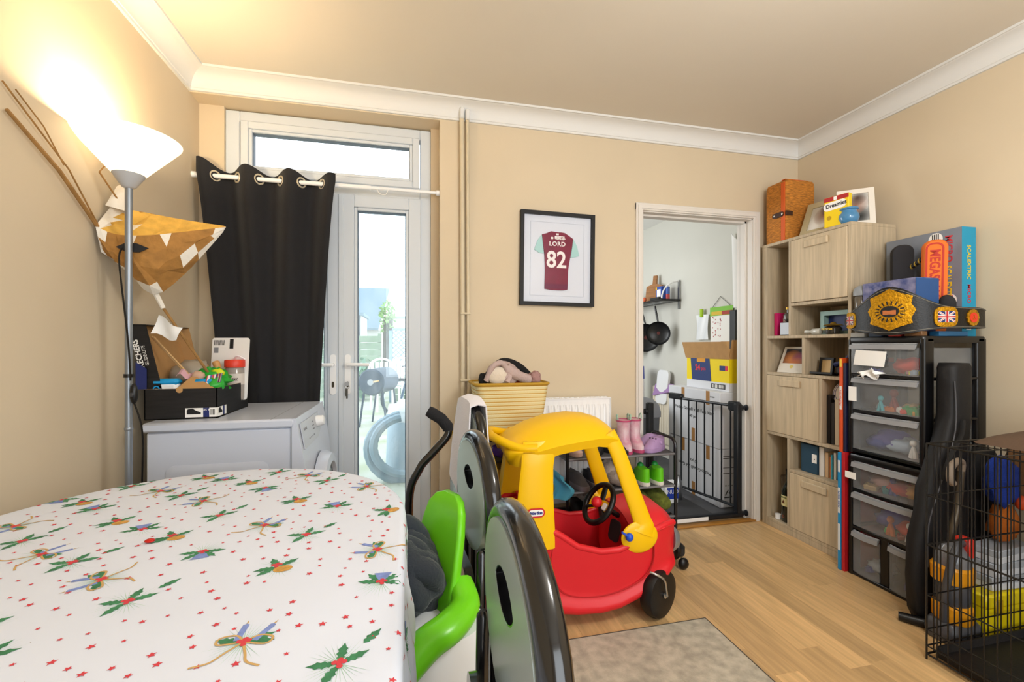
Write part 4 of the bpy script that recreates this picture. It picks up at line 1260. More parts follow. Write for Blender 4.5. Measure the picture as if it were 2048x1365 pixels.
b = MB(); b.ball((-0.775, 2.07, bz + 0.055), 0.026, 0.012, 0.018, 10, 6, amp=0.4, fr=3, seed=1); b.build('yellow_piece', mat('neon_yellow', 'd9e021', 0.5), t)
b = MB(); b.ball((-0.83, 2.03, bz + 0.045), 0.024, 0.014, 0.022, 10, 6, amp=0.3, fr=3, seed=5); tag(b.build('wooden_bead', mat('pale_pink_wood', 'c9a58c', 0.7)), 'pale round wooden piece beside the green bag', 'toy')
b = MB(); b.sheet(lambda u, v: (-0.79 + 0.06 * u, 1.99 + 0.02 * math.sin(4 * u) + 0.02 * v, bz + 0.012 + 0.035 * v + 0.012 * u), 6, 4, 0.001); tag(b.build('sweet_wrapper', stripes('wrapper_bands', ['c23b4a', 'e9e4e0', '5a5aa0'], 'X', 60)), 'striped sweet wrapper at the near right of the shoe box', 'wrapper')
b = MB(); b.sheet(lambda u, v: (-0.905 + 0.05 * u, 2.02 + 0.03 * v, bz + 0.045 + 0.012 * math.sin(6 * u) + 0.02 * v), 6, 4, 0.001); tag(b.build('pink_wrapper', mat('pink_wrap', 'd6a8b4', 0.4)), 'crumpled pink and white wrapper on the wipes pack', 'wrapper')
t = thing('chopsticks', 'pair of pale bamboo chopsticks leaning in the shoe box', 'chopsticks', (-0.9, 2.1, ZT + 0.05))
MB().cyl((-1.012, 2.07, bz + 0.205), (-0.855, 2.05, bz + 0.02), 0.0035, 6).build('stick', M_WOODL, t)
MB().cyl((-1.0, 2.06, bz + 0.203), (-0.845, 2.045, bz + 0.02), 0.0035, 6).build('stick', M_WOODL, t)
t = thing('blister_card', 'white carded blister pack standing at the back of the shoe box', 'packet', (-0.8, 2.25, ZT + 0.01))
Mc = frame((-0.805, 2.262, bz - 0.08), (0.97, -0.2, 0), (0, 0.09, 1))
b = MB(); b.prism(rrect(-0.085, 0.085, 0, 0.285, 0.012), -0.001, 0.001, Mc); b.build('card', M_PAPER, t)
for i in range(8):
    MB().box(-0.075 + 0.006 * i, -0.072 + 0.006 * i, 0.25, 0.274, 0.001, 0.0016, 0, Mc).build('barcode_stripe', M_INK, t, smooth=False)
MB().box(-0.005, 0.012, 0.235, 0.28, 0.001, 0.0016, 0, Mc).build('dark_print', M_INK, t, smooth=False)
MB().box(-0.075, -0.055, 0.215, 0.24, 0.001, 0.0016, 0, Mc).build('grey_print', mat('print_grey', '8a8d93', 0.6), t, smooth=False)
b = MB(); b.tube(bez([Mc @ Vector((0.02, 0.18, 0.006)), Mc @ Vector((0.045, 0.2, 0.02)), Mc @ Vector((0.07, 0.185, 0.006))], 5), 0.004, 6); b.build('plastic_hook', M_WHITE, t)
for k, (x, z) in enumerate(((-0.855, 0.08), (-0.80, 0.1))):
    b = MB(); b.lathe([(0.012, 0), (0.013, 0.05), (0.015, 0.09), (0.009, 0.095)], 12, Matrix.Translation((x, 2.2 - 0.01 * k, bz + z - 0.09)) @ Matrix.Rotation(R(-12 - 6 * k), 4, 'Y'))
    tag(b.build('wooden_utensil', mat('beech_handle', 'd09a5c', 0.5)), ('wooden tool handle left of the cane in the shoe box', 'wooden tool handle in front of the blister card')[k], 'handle', 'wooden handles in the shoe box')
t = thing('spice_jar', 'clear spice jar with a red lid in the shoe box', 'jar', (-0.715, 2.24, ZT))
jx, jy = -0.77, 2.24
b = MB(); b.lathe([(0.036, 0), (0.038, 0.01), (0.038, 0.14), (0.033, 0.15)], 20, Matrix.Translation((jx, jy, ZT + 0.04))); b.build('jar_body', mat('jar_clear', '9b938c', 0.12, spec=0.6), t)
b = MB(); b.lathe([(0.0385, 0.07), (0.0385, 0.12)], 20, Matrix.Translation((jx, jy, ZT + 0.04)), caps=False); b.build('jar_label', mat('jar_label', 'd8cfc6', 0.6), t)
b = MB(); b.lathe([(0.04, 0.148), (0.041, 0.152), (0.041, 0.178), (0.038, 0.182)], 22, Matrix.Translation((jx, jy, ZT + 0.04))); b.build('lid', mat('red_jar_lid', 'e2402c', 0.4), t)
text('AVANZ', 0.016, face_front(jx, jy - 0.0392, ZT + 0.135), M_INK, t)
# ================================================================ TABLE WITH CHRISTMAS CLOTH
TXC, TR_, TY0, TY1, TZ = -0.4915, 0.47, 0.35, 1.09, 0.75
def table_outline(n_arc=40, n_side=24):
    P = []
    for i in range(n_arc):
        a = R(180 * i / n_arc)
        P.append((TXC + TR_ * math.cos(a), TY1 + TR_ * math.sin(a)))
    for i in range(n_side):
        P.append((TXC - TR_, TY1 + (TY0 - TY1) * i / n_side))
    for i in range(n_arc):
        a = R(180 + 180 * i / n_arc)
        P.append((TXC + TR_ * math.cos(a), TY0 + TR_ * math.sin(a)))
    for i in range(n_side):
        P.append((TXC + TR_, TY0 + (TY1 - TY0) * i / n_side))
    return P
def cloth(x, y, lift=0.0):
    """flat cloth point -> draped position over the rounded table"""
    cy = min(max(y, TY0), TY1)
    dx, dy = x - TXC, y - cy
    d = math.hypot(dx, dy)
    if d <= TR_:
        return Vector((x, y, TZ + 0.0035 + lift + 0.0012 * noise.noise(Vector((x * 5, y * 5, 0)))))
    nx, ny = dx / d, dy / d
    if y < TY1 and y > TY0:
        s = y
    else:
        s = cy + math.atan2(dy, abs(dx)) * TR_
    over = d - TR_
    r = 0.014
    q = r * math.pi / 2
    if over < q:
        a = over / r
        off, z = r * math.sin(a), -r + r * math.cos(a)
        fold = 0
    else:
        off, z = r, -r - (over - q)
        fold = min(1, (over - q) / 0.1)
    wav = 0.5 + 0.5 * math.sin(s * 42 + 2.2 * math.sin(s * 9))
    off += fold * (0.004 + 0.016 * wav * min(1, over / 0.14))
    k = TR_ + off + lift
    return Vector((TXC + nx * k, cy + ny * k, TZ + 0.0035 + z))
tb = thing('dining_table', 'rounded dining table hidden under the holly print cloth', 'table', (TXC, 0.72, 0))
b = MB(); b.prism(table_outline(24, 2), TZ - 0.028, TZ); b.build('tabletop', mat('table_wood', '6a4a30', 0.5, var=0.2, vscale=6), tb)
for sx in (-0.33, 0.33):
    for y in (0.3, 1.12):
        MB().cyl((TXC + sx * 0.95, y, 0), (TXC + sx * 0.95, y, TZ - 0.028), 0.022, 10, 0.03).build('leg', mat('table_wood', '6a4a30', 0.5, var=0.2, vscale=6), tb)
tc = thing('tablecloth', 'white Christmas tablecloth printed with holly, candles and red stars', 'tablecloth', (TXC, 0.72, TZ))
outl = table_outline(60, 44)
rings = []
def cring(k, over):
    ring = []
    for (x, y) in outl:
        cy = min(max(y, TY0), TY1)
        dx, dy = x - TXC, y - cy
        d = math.hypot(dx, dy)
        if k is not None:
            ring.append(cloth(TXC + (x - TXC) * k, 0.72 + (y - 0.72) * k))
        else:
            ring.append(cloth(TXC + dx / d * (TR_ + over), cy + dy / d * (TR_ + over)))
    return ring
for k in (0.001, 0.2, 0.4, 0.6, 0.8, 0.93, 0.999):
    rings.append(cring(k, 0))
for o_ in (0.005, 0.011, 0.017, 0.022, 0.04, 0.06, 0.09, 0.12, 0.16, 0.20, 0.24):
    rings.append(cring(None, o_))
b = MB(); b.loft(rings, caps=False); b.build('cloth', mat('white_cotton', 'dbe2f1', 0.85, var=0.02, vscale=4, bump=0.06, bscale=12), tc)
# flat printed motifs, laid on the cloth
P_GREEN = mat('print_holly_green', '3f8058', 0.85, var=0.25, vscale=60)
P_RED = mat('print_star_red', 'd0404a', 0.85)
P_GOLD = mat('print_ribbon_gold', 'c9a468', 0.85)
P_BLUE = mat('print_candle_blue', '7d90cc', 0.85, var=0.15, vscale=80)
P_CONE = mat('print_cone', 'c7964a', 0.85, var=0.2, vscale=150)
P_PALE = mat('print_pale_fir', 'a9cfb8', 0.85)
class Print:
    def __init__(s):
        s.mb = MB()
    def poly(s, k, pts, lift):
        vs = [cloth(x, y, lift) for x, y in pts]
        cx = sum(p[0] for p in pts) / len(pts); cyy = sum(p[1] for p in pts) / len(pts)
        vs.append(cloth(cx, cyy, lift))
        n = len(pts)
        s.mb.use(k).add(vs, [(i, (i + 1) % n, n) for i in range(n)])
pr_ = Print()
def place(pts, cx, cy, a, sc=1.0):
    c, s_ = math.cos(a), math.sin(a)
    sc = sc * 0.76
    return [(cx + sc * (x * c - y * s_), cy + sc * (x * s_ + y * c)) for x, y in pts]
LEAF = [(0, 0), (0.008, 0.007), (0.012, 0.0045), (0.018, 0.0095), (0.023, 0.006), (0.030, 0.0085), (0.034, 0.0045), (0.046, 0.0), (0.034, -0.0045), (0.030, -0.0085), (0.023, -0.006), (0.018, -0.0095), (0.012, -0.0045), (0.008, -0.007)]
def disc(r, n=8):
    return [(r * math.cos(2 * math.pi * i / n), r * math.sin(2 * math.pi * i / n)) for i in range(n)]
def star(r):
    return [((r if i % 2 == 0 else r * 0.45) * math.cos(math.pi * i / 5 + 0.3), (r if i % 2 == 0 else r * 0.45) * math.sin(math.pi * i / 5 + 0.3)) for i in range(10)]
def fir(cx, cy, a):
    for k in range(15):
        t = a + R(-70 + 10 * k)
        pr_.poly(5, place([(0.005, -0.0007), (0.05 + 0.006 * (k % 3), 0), (0.005, 0.0007)], cx, cy, t), 0.0003)
def leaves(cx, cy, angs, d=0.006):
    for a in angs:
        pr_.poly(0, place([(x + d, y) for x, y in LEAF], cx, cy, a), 0.0006)
def berries(cx, cy):
    for dx, dy in ((0, 0), (0.006, 0.002), (-0.0055, 0.002), (0.0015, -0.0055), (0.001, 0.006)):
        pr_.poly(1, place(disc(0.0052), cx + dx, cy + dy, 0), 0.0010)
def ribbon(cx, cy, a):
    for sgn in (1, -1):
        for wp in ([(0, 0), (0.02 * sgn, 0.018), (0.045 * sgn, 0.012), (0.04 * sgn, -0.006), (0, 0)], [(0, 0), (0.018 * sgn, -0.03), (0.03 * sgn, -0.05), (0.055 * sgn, -0.06)]):
            c = bez([(x, y, 0) for x, y in wp], 6)
            for i in range(len(c) - 1):
                d = (c[i + 1] - c[i])
                if d.length < 1e-6:
                    continue
                nn = Vector((-d.y, d.x, 0)).normalized() * 0.0021
                q = [c[i] + nn, c[i + 1] + nn, c[i + 1] - nn, c[i] - nn]
                pr_.poly(2, place([(p.x, p.y) for p in q], cx, cy, a), 0.0008)
MS = 0.74
def motif(kind, x, y, rot):
    fir(x, y, rot + R(70)); fir(x, y, rot + R(250))
    if kind == 'H':
        leaves(x, y, [rot + R(t) for t in (15, 75, 165, 235)])
        pr_.poly(0, place([(q + 0.055, w) for q, w in LEAF], x, y, rot + R(40)), 0.0006)
        berries(x, y)
    elif kind == 'C':
        leaves(x, y, [rot + R(t) for t in (35, 110, 185, 215)])
        pr_.poly(4, place([(1.35 * q, w) for q, w in disc(0.0155, 12)], x + 0.014 * math.cos(rot - 0.9), y + 0.014 * math.sin(rot - 0.9), rot), 0.0008)
        berries(x - 0.004, y + 0.006)
    elif kind == 'B':
        leaves(x, y, [rot + R(t) for t in (10, 60, 150, 190)])
        pr_.poly(3, place([(-0.02, -0.04), (0.02, -0.04), (0.017, -0.034), (0.012, -0.018), (0.006, -0.008), (-0.006, -0.008), (-0.012, -0.018), (-0.017, -0.034)], x, y, rot + R(200)), 0.0007)
        berries(x, y)
    else:
        leaves(x, y, [rot + R(t) for t in (5, 172, 30)])
        for dx, tilt in ((-0.01, 0.12), (0.012, -0.28)):
            pr_.poly(3, place([(-0.0055, 0.004), (0.0055, 0.004), (0.0055, 0.05), (0, 0.053), (-0.0055, 0.05)], x + dx * math.cos(rot), y + dx * math.sin(rot), rot + tilt), 0.0007)
            pr_.poly(2, place([(-0.002, 0.054), (0.002, 0.054), (0, 0.064)], x + dx * math.cos(rot), y + dx * math.sin(rot), rot + tilt), 0.0007)
        ribbon(x, y, rot)
        berries(x, y)
MOT = [('B', -0.868, 1.37, 2.9), ('C', -0.80, 1.327, 0.2), ('H', -0.757, 1.45, 0.3), ('K', -0.658, 1.384, -0.4), ('C', -0.592, 1.498, 0.2), ('B', -0.528, 1.46, 0.1),
       ('B', -0.737, 1.268, 0.4), ('H', -0.585, 1.332, 0.3), ('K', -0.51, 1.273, 1.6), ('K', -0.84, 1.19, 2.6), ('C', -0.638, 1.167, 0.3), ('B', -0.56, 1.108, 0.0),
       ('H', -0.762, 1.095, 0.4), ('K', -0.678, 1.017, -0.7), ('C', -0.477, 1.052, 0.2), ('H', -0.598, 0.966, 0.1), ('K', -0.507, 0.885, 2.0), ('H', -0.424, 0.80, 0.2),
       ('C', -0.592, 0.77, 0.1), ('B', -0.53, 0.695, 0.2), ('H', -0.397, 1.51, 0.2), ('K', -0.30, 1.452, -0.5), ('C', -0.449, 1.414, 0.1), ('B', -0.39, 1.35, 3.3),
       ('H', -0.234, 1.382, 0.2), ('K', -0.115, 1.30, 1.2), ('C', -0.278, 1.225, 0.1), ('B', -0.173, 1.158, 0.0), ('H', -0.43, 1.157, 0.3), ('K', -0.31, 1.07, -0.4),
       ('H', -0.21, 0.998, 0.1), ('B', -0.385, 0.96, 3.0), ('C', -0.228, 0.865, 0.15), ('K', -0.06, 0.895, 1.3), ('B', -0.045, 0.77, -0.4), ('K', -0.215, 0.655, -0.15), ('H', -0.085, 0.585, 0.2),
       ('B', -0.33, 0.56, 0.5), ('C', -0.05, 1.10, 0.9), ('H', 0.03, 1.0, 1.2), ('B', 0.05, 0.7, 0.6)]
for kind, x, y, r_ in MOT:
    motif(kind, x, y, r_)
random.seed(21)
pts = []
tries = 0
while len(pts) < 560 and tries < 16000:
    tries += 1
    x, y = random.uniform(-0.97, 0.10), random.uniform(0.42, 1.6)
    cyy = min(y, TY1)
    if math.hypot(x - TXC, y - cyy) > TR_ + 0.12:
        continue
    if any((x - m[1]) ** 2 + (y - m[2]) ** 2 < 0.036 ** 2 for m in MOT) or any((x - p[0]) ** 2 + (y - p[1]) ** 2 < 0.025 ** 2 for p in pts):
        continue
    pts.append((x, y))
    pr_.poly(1, place(star(random.choice((0.0082, 0.0068, 0.0052))), x, y, random.uniform(-0.5, 0.5)), 0.0006)
o = pr_.mb.build('printed_motifs', [P_GREEN, P_RED, P_GOLD, P_BLUE, P_CONE, P_PALE], tc, smooth=False)
o['kind'] = 'stuff'
b = MB(); b.ball((-0.507, 1.03, TZ + 0.0075), 0.0095, 0.0075, 0.004, 12, 6); tag(b.build('red_bead', mat('glossy_red', 'b81a12', 0.2)), 'small shiny red bead lying on the tablecloth', 'bead')

# ================================================================ FOLDED BLACK CHAIRS
M_GLOSS = mat('black_gloss_frame', '0a0a0c', 0.22, coat=0.6)
M_FACE = mat('grey_green_laminate', 'a9b4b0', 0.3, 0.3)
def folding_chair(label, loc, rz, lean=0.0):
    """folded flat; local x = thickness, y = width, z up; y- is the near side"""
    t = thing('folding_chair', label, 'chair', loc, rz, 'folded black chairs beside the table', local=True)
    hw, zt, zj = 0.185, 0.915, 0.70
    L = lambda p: (p[0] + lean * p[2] / 0.9, p[1], p[2])
    path = [(0, -hw, zj), (0, -hw, 0.75)]
    for a in range(180, -1, -12):
        path.append((0, hw * math.cos(R(a)), 0.755 + 0.14 * math.sin(R(a))))
    path += [(0, hw, 0.75), (0, hw, zj)]
    b = MB(); b.tube([L(p) for p in path], 0.0215, 14, False, 0.95, up=(1, 0, 0)); b.build('back_arch', M_GLOSS, t)
    n = 36
    out, hole = [], []
    for i in range(n):
        a = 2 * math.pi * i / n
        c, s_ = math.cos(a), math.sin(a)
        out.append((0.178 * c, (0.755 + 0.132 * s_) if s_ >= 0 else (0.755 + 0.145 * s_)))
        e = 0.068 * c
        hole.append((0.066 * c, 0.792 + 0.033 * s_ * abs(s_) ** 0.5))
    Mx = frame((-0.016, 0, 0), (0, 1, 0), (lean / 0.9, 0, 1))
    b = MB(); b.ring_prism(out, hole, -0.006, 0.034, Mx); b.build('back_panel', M_FACE, t, smooth=30)
    b = MB(); b.ring_prism(hole, [(y * 0.95, 0.792 + (z - 0.792) * 0.93) for y, z in hole], -0.0055, 0.0335, Mx); b.build('slot_lining', M_GLOSS, t, smooth=60)
    b = MB(); b.tube([Mx @ Vector((y, z, 0.034)) for y, z in hole], 0.003, 6, True); b.build('handle_slot_rim', mat('slot_chrome', '6b6e72', 0.2, 0.8), t)
    for sy in (-1, 1):
        b = MB(); b.tube([L((0, sy * hw, 0.705)), L((0.0, sy * hw, 0.35)), (-0.012, sy * hw, 0.0)], 0.0135, 10, False, 1.0, up=(1, 0, 0)); b.build('rear_leg', M_GLOSS, t)
        b = MB(); b.tube([L((-0.026, sy * (hw - 0.012), 0.668)), L((-0.026, sy * (hw - 0.012), 0.66)), L((-0.032, sy * (hw - 0.012), 0.33)), (-0.042, sy * (hw - 0.012), 0.0)], [0.006, 0.012, 0.012, 0.012], 10); b.build('front_leg', M_GLOSS, t)
        b = MB(); b.tube([L((-0.002, sy * hw, 0.712)), L((-0.002, sy * hw, 0.690))], 0.019, 12); b.build('joint', M_STEEL, t)
    for y in (-0.09, 0.0, 0.09):
        b = MB(); b.box(-0.012, 0.004, y - 0.02, y + 0.02, 0.36, 0.64, 0.004, Matrix.Shear('XY', 4, (lean / 0.9, 0)) if lean else None); b.build('back_slat', M_GLOSS, t)
    b = MB(); b.loft([[L((x, y, z)) for y, z in rrect(-0.155, 0.155, 0.24, 0.60, 0.05)] for x in (-0.058, -0.036)]); b.build('seat', M_GLOSS, t)
    for z in (0.12, 0.3):
        b = MB(); b.cyl(L((-0.046, -hw + 0.03, z)), L((-0.046, hw - 0.03, z)), 0.008, 8); b.build('stretcher', M_GLOSS, t)
    return t
folding_chair('black folding chair nearest the camera with a grey handle slot back', (0.154, 0.622, 0), R(-1))
folding_chair('black folding chair between the green high chair and the toy car', (0.180, 1.205, 0), R(4))
folding_chair('black folding chair with a white towel over its back by the pipes', (0.262, 1.92, 0), R(7))
b = MB()
def towel_pt(u, v):
    y = 1.80 + 0.22 * u
    t = v * 2 - 1
    arch = 0.755 + 0.14 * math.sqrt(max(0, 1 - ((y - 1.92) / 0.2) ** 2)) + 0.03
    xo = 0.262 + (1.92 - y) * 0.1227
    if t < -0.06:
        L = (-t - 0.06) / 0.94
        return (xo - 0.03 - 0.035 * L + 0.006 * math.sin(u * 9 + L * 3), y - 0.03 * L, arch - 0.36 * L * (1 + 0.12 * math.sin(u * 4)))
    if t > 0.06:
        L = (t - 0.06) / 0.94
        return (xo + 0.03 + 0.01 * L, y, arch - 0.16 * L)
    return (xo + 0.5 * t, y, arch + 0.006)
b.sheet(towel_pt, 12, 30, 0.006)
tag(b.build('white_towel', mat('white_terry', 'e6e4ea', 0.95, bump=0.6, bscale=260)), 'white towel hanging over the chair by the pipes', 'towel')

# ================================================================ GREEN AND WHITE HIGH CHAIR
M_LIME = mat('lime_plastic', '6fce1c', 0.28)
M_HWH = mat('high_chair_white', 'e8ebee', 0.3)
hc_ = thing('high_chair', 'lime green and white plastic high chair tucked beside the table', 'high chair', (0.0, 1.07, 0))
fv, sv = Vector((-0.9, -0.43, 0)).normalized(), Vector((0.43, -0.9, 0)).normalized()
def H(f, s_, z):
    p = Vector((0.0, 1.07, z)) + fv * f + sv * s_
    return p
# backrest: rounded slab
b = MB()
rings = []
for z, w, f, th in ((0.50, 0.115, -0.075, 0.03), (0.56, 0.108, -0.082, 0.03), (0.62, 0.098, -0.095, 0.028), (0.70, 0.09, -0.108, 0.026), (0.745, 0.078, -0.114, 0.024), (0.768, 0.058, -0.117, 0.02), (0.778, 0.03, -0.118, 0.014)):
    ring = []
    for (a, c) in rrect(-w, w, -th / 2, th / 2, th * 0.49, 4):
        bow = 0.25 * a * a / 0.1
        ring.append(H(f + c + bow, a, z))
    rings.append(ring)
b.loft(rings); b.build('backrest', M_LIME, hc_)
b = MB(); b.prism(rrect(-0.004, 0.004, -0.018, 0.018, 0.003), 0, 0.002, frame(H(-0.099, 0.0, 0.725), -sv, (0, 0, 1))); b.build('harness_slot', M_HWH, hc_)
def arm(sg):
    pth = [H(-0.09, 0.085 * sg, 0.60), H(-0.07, 0.135 * sg, 0.575), H(-0.01, 0.172 * sg, 0.57), H(0.05, 0.18 * sg, 0.56), H(0.11, 0.195 * sg, 0.535), H(0.15, 0.19 * sg, 0.49)]
    b = MB()
    c = bez(pth, 5)
    b.tube(c, [0.026 + 0.012 * math.sin(math.pi * i / (len(c) - 1)) for i in range(len(c))], 12, False, 0.75, up=(0, 0, 1))
    return b.build('armrest', M_LIME, hc_)
arm(1); arm(-1)
b = MB(); rings = []
for z, k in ((0.54, 1.0), (0.50, 1.0), (0.42, 0.93), (0.34, 0.8), (0.28, 0.62)):
    rings.append([H(-0.1 + (f + 0.1) * (k if f > 0 else 1), s_ * k, z) for f, s_ in ((-0.12, -0.16), (-0.06, -0.18), (0, -0.185), (0.06, -0.185), (0.13, -0.19), (0.16, -0.15), (0.165, 0), (0.16, 0.15), (0.13, 0.19), (0.06, 0.19), (0, 0.188), (-0.06, 0.182), (-0.12, 0.16))])
b.loft(rings, caps=True); b.build('seat_shell', M_HWH, hc_)
b = MB(); b.loft([[H(f, s_, z) for f, s_ in ((-0.115, 0.02), (-0.10, 0.12), (-0.075, 0.125), (-0.085, 0.02))] for z in (0.36, 0.45, 0.52)]); b.build('recline_panel', mat('pale_green_plastic', '8fd08a', 0.35), hc_)
for f, s_ in ((-0.06, -0.08), (-0.06, 0.08), (0.1, -0.08), (0.1, 0.08)):
    b = MB(); b.tube([H(f, s_, 0.30), H(f * 1.9, s_ * 1.8, 0.0)], [0.016, 0.013], 8); b.build('leg', M_HWH, hc_)
b = MB(); b.tube(bez([H(0.02, -0.15, 0.62), H(-0.05, -0.12, 0.635), H(-0.09, -0.06, 0.625)], 6), 0.02, 10, False, 0.6, up=(0, 0, 1)); b.build('rear_rim', M_LIME, hc_)
M_FLC = mat('charcoal_fleece', '2a3038', 0.95, bump=0.6, bscale=160, sheen=0.2)
b = MB()
b.ball(H(0.0, -0.01, 0.60), 0.085, 0.10, 0.095, 40, 28, amp=0.3, fr=1.7, seed=4)
for k_, (a0_, z0_) in enumerate(((-0.06, 0.63), (-0.01, 0.655), (0.05, 0.63))):
    b.tube(bez([H(-0.05, a0_, z0_ - 0.06), H(-0.02, a0_ + 0.02, z0_), H(0.03, a0_ - 0.015, z0_ + 0.012), H(0.08, a0_ + 0.02, z0_ - 0.03), H(0.10, a0_, z0_ - 0.10)], 6), [0.014 + 0.02 * math.sin(math.pi * i / 24) for i in range(25)], 12)
tag(b.build('fleece_jumper', M_FLC), 'dark charcoal jumper bundled in the green high chair', 'clothing')
b = MB()
b.ball(H(0.02, -0.06, 0.675), 0.045, 0.04, 0.036, 36, 24, amp=0.35, fr=2.0, seed=9)
b.tube(bez([H(0.06, -0.10, 0.66), H(0.03, -0.08, 0.70), H(-0.02, -0.06, 0.705), H(-0.05, -0.03, 0.67), H(-0.03, 0.01, 0.655)], 6), [0.012 + 0.012 * math.sin(math.pi * i / 24) for i in range(25)], 12)
b.tube(bez([H(0.05, -0.06, 0.68), H(0.07, -0.09, 0.715), H(0.085, -0.10, 0.73)], 6), [0.016 + 0.006 * i / 12 for i in range(13)], 12)
tag(b.build('dark_sock_bundle', M_FLC), 'knotted dark blue-grey garment on top of the bundled jumper', 'clothing')

# push handle standing behind the table end
ph = thing('push_toy', 'black bent push handle with a foam grip behind the table end', 'push handle', (0.02, 1.45, 0))
pth = bez([(0.078, 1.40, 0.93), (0.112, 1.395, 0.905), (0.118, 1.39, 0.87), (0.07, 1.39, 0.815), (0.03, 1.395, 0.765), (0.0, 1.41, 0.66), (0.01, 1.5, 0.3), (0.01, 1.56, 0.07)], 6)
MB().tube(pth[5:], 0.0125, 12).build('handle_tube', M_GLOSS, ph)
MB().tube([(0.058, 1.405, 0.945), (0.07, 1.402, 0.938), (0.098, 1.397, 0.92), (0.118, 1.394, 0.895), (0.119, 1.392, 0.882)], [0.016, 0.0185, 0.0185, 0.0185, 0.016], 14).build('foam_grip', mat('foam_black', '17171a', 0.95, bump=0.6, bscale=300), ph)
for s_ in (-0.09, 0.09):
    MB().tube([(0.01 + s_, 1.56 + 0.06 * math.cos(R(a)), 0.07 + 0.058 * math.sin(R(a))) for a in range(0, 360, 24)], 0.012, 8, True).build('wheel', M_BLACK, ph)
MB().cyl((-0.09, 1.56, 0.07), (0.11, 1.56, 0.07), 0.006, 8).build('axle', M_STEEL, ph)
b = MB(); b.ball((0.16, 2.28, 0.055), 0.10, 0.07, 0.055, 18, 10, amp=0.3, fr=3, seed=6); tag(b.build('black_slipper_boot', mat('black_fur', '141216', 0.95, bump=0.8, bscale=200)), 'fluffy black slipper on the floor by the garden door', 'slipper')
# ================================================================ RIDE-ON TOY CAR
CX0, CY0 = 0.77, 1.885
car = thing('toy_car', 'red and yellow plastic ride-on toy car with a steering wheel', 'toy car', (CX0, CY0, 0), R(-2), local=True)
M_CRED = mat('car_red_plastic', 'd8202a', 0.38, bump=0.05, bscale=220)
M_CYEL = mat('car_yellow_plastic', 'f0bd00', 0.34, bump=0.04, bscale=200)
ST = [(-0.385, 0.10, 0.30, 0.36), (-0.37, 0.16, 0.21, 0.40), (-0.33, 0.195, 0.13, 0.425), (-0.25, 0.21, 0.085, 0.43), (-0.17, 0.213, 0.065, 0.385), (-0.10, 0.214, 0.055, 0.335), (0.0, 0.214, 0.052, 0.305), (0.08, 0.213, 0.062, 0.305),
      (0.16, 0.21, 0.09, 0.33), (0.24, 0.205, 0.13, 0.37), (0.31, 0.19, 0.165, 0.385), (0.355, 0.165, 0.19, 0.38), (0.38, 0.11, 0.215, 0.345)]
def section(x, w, zb, zt, lip=True):
    h = zt - zb
    half = [(1.0, zt), (0.985, zt - 0.18 * h), (0.965, zt - 0.4 * h), (0.955, zb + 0.36 * h), (0.965, zb + 0.26 * h), (1.0, zb + 0.2 * h), (1.04, zb + 0.15 * h), (1.05, zb + 0.10 * h), (1.03, zb + 0.045 * h), (0.95, zb + 0.01 * h), (0.8, zb), (0.4, zb)]
    if not lip:
        half = [(1.0, zt), (0.98, zt - 0.3 * h), (0.95, zb + 0.4 * h), (0.92, zb + 0.2 * h), (0.85, zb + 0.06 * h), (0.7, zb), (0.4, zb)]
    return [(x, -w * a, z) for a, z in half] + [(x, w * a, z) for a, z in half[::-1]]
b = MB()
b.loft([section(*s_) for s_ in ST], caps=False, closed=False)
inner = [section(x, w - 0.022, zb + 0.03, zt, False) for x, w, zb, zt in ST[2:-1]]
b.loft(inner, caps=False, closed=False)
b.add(section(*ST[0]), [tuple(range(24))]); b.add(section(*ST[-1]), [tuple(range(24))])
b.build('body', M_CRED, car, smooth=60)
# rolled sill rim around the cockpit and lower bumper lip
for sg in (-1, 1):
    b = MB(); b.tube([(x, sg * (w - 0.01), zt) for x, w, zb, zt in ST[1:-1]], 0.0135, 10); b.build('sill_rim', M_CRED, car)
    # door panel outline
    dp = [(-0.20, 0.36), (-0.21, 0.25), (-0.16, 0.155), (-0.05, 0.125), (0.08, 0.135), (0.19, 0.18), (0.235, 0.25), (0.235, 0.35)]
    b = MB(); b.tube(bez([(x, sg * 0.2055, z) for x, z in dp], 5), 0.0036, 6); b.build('door_outline', mat('car_red_groove', 'b5161f', 0.5), car)
# bonnet / dash
b = MB()
def bonnet(u, v):
    x = 0.15 + 0.235 * u
    w = 0.205 - 0.095 * max(0, (u - 0.5) / 0.5) ** 2
    zt = 0.33 + 0.05 * math.sin(min(1, u * 1.4) * 1.5) - 0.05 * max(0, u - 0.75) * 4 * 0.7
    y = (v * 2 - 1) * w
    k = 1 - (abs(v * 2 - 1)) ** 3
    return (x, y, zt + k * (0.085 * (1 - 0.5 * u)))
b.grid(bonnet, 12, 14); b.build('bonnet', M_CRED, car)
b = MB(); b.sheet(lambda u, v: (0.15 - 0.05 * math.sin(math.pi * v) * (1 - u), (v * 2 - 1) * 0.185, 0.20 + (0.13 + 0.085 * (1 - abs(v * 2 - 1) ** 3)) * u), 6, 12, 0.006); b.build('dashboard', M_CRED, car)
b = MB(); b.prism(rrect(-0.035, 0.035, -0.05, 0.04, 0.02), 0, 0.003, frame((0.110, -0.10, 0.345), (0.25, -1, 0), (0.25, 0, 1))); b.build('dial_sticker', M_INK, car)
b = MB(); b.lathe([(0.014, 0.0), (0.017, 0.0)], 16, frame((0.106, -0.10, 0.335), (0.25, -1, 0), (0.25, 0, 1)) , caps=False); b.build('dial_ring', M_PAPER, car)
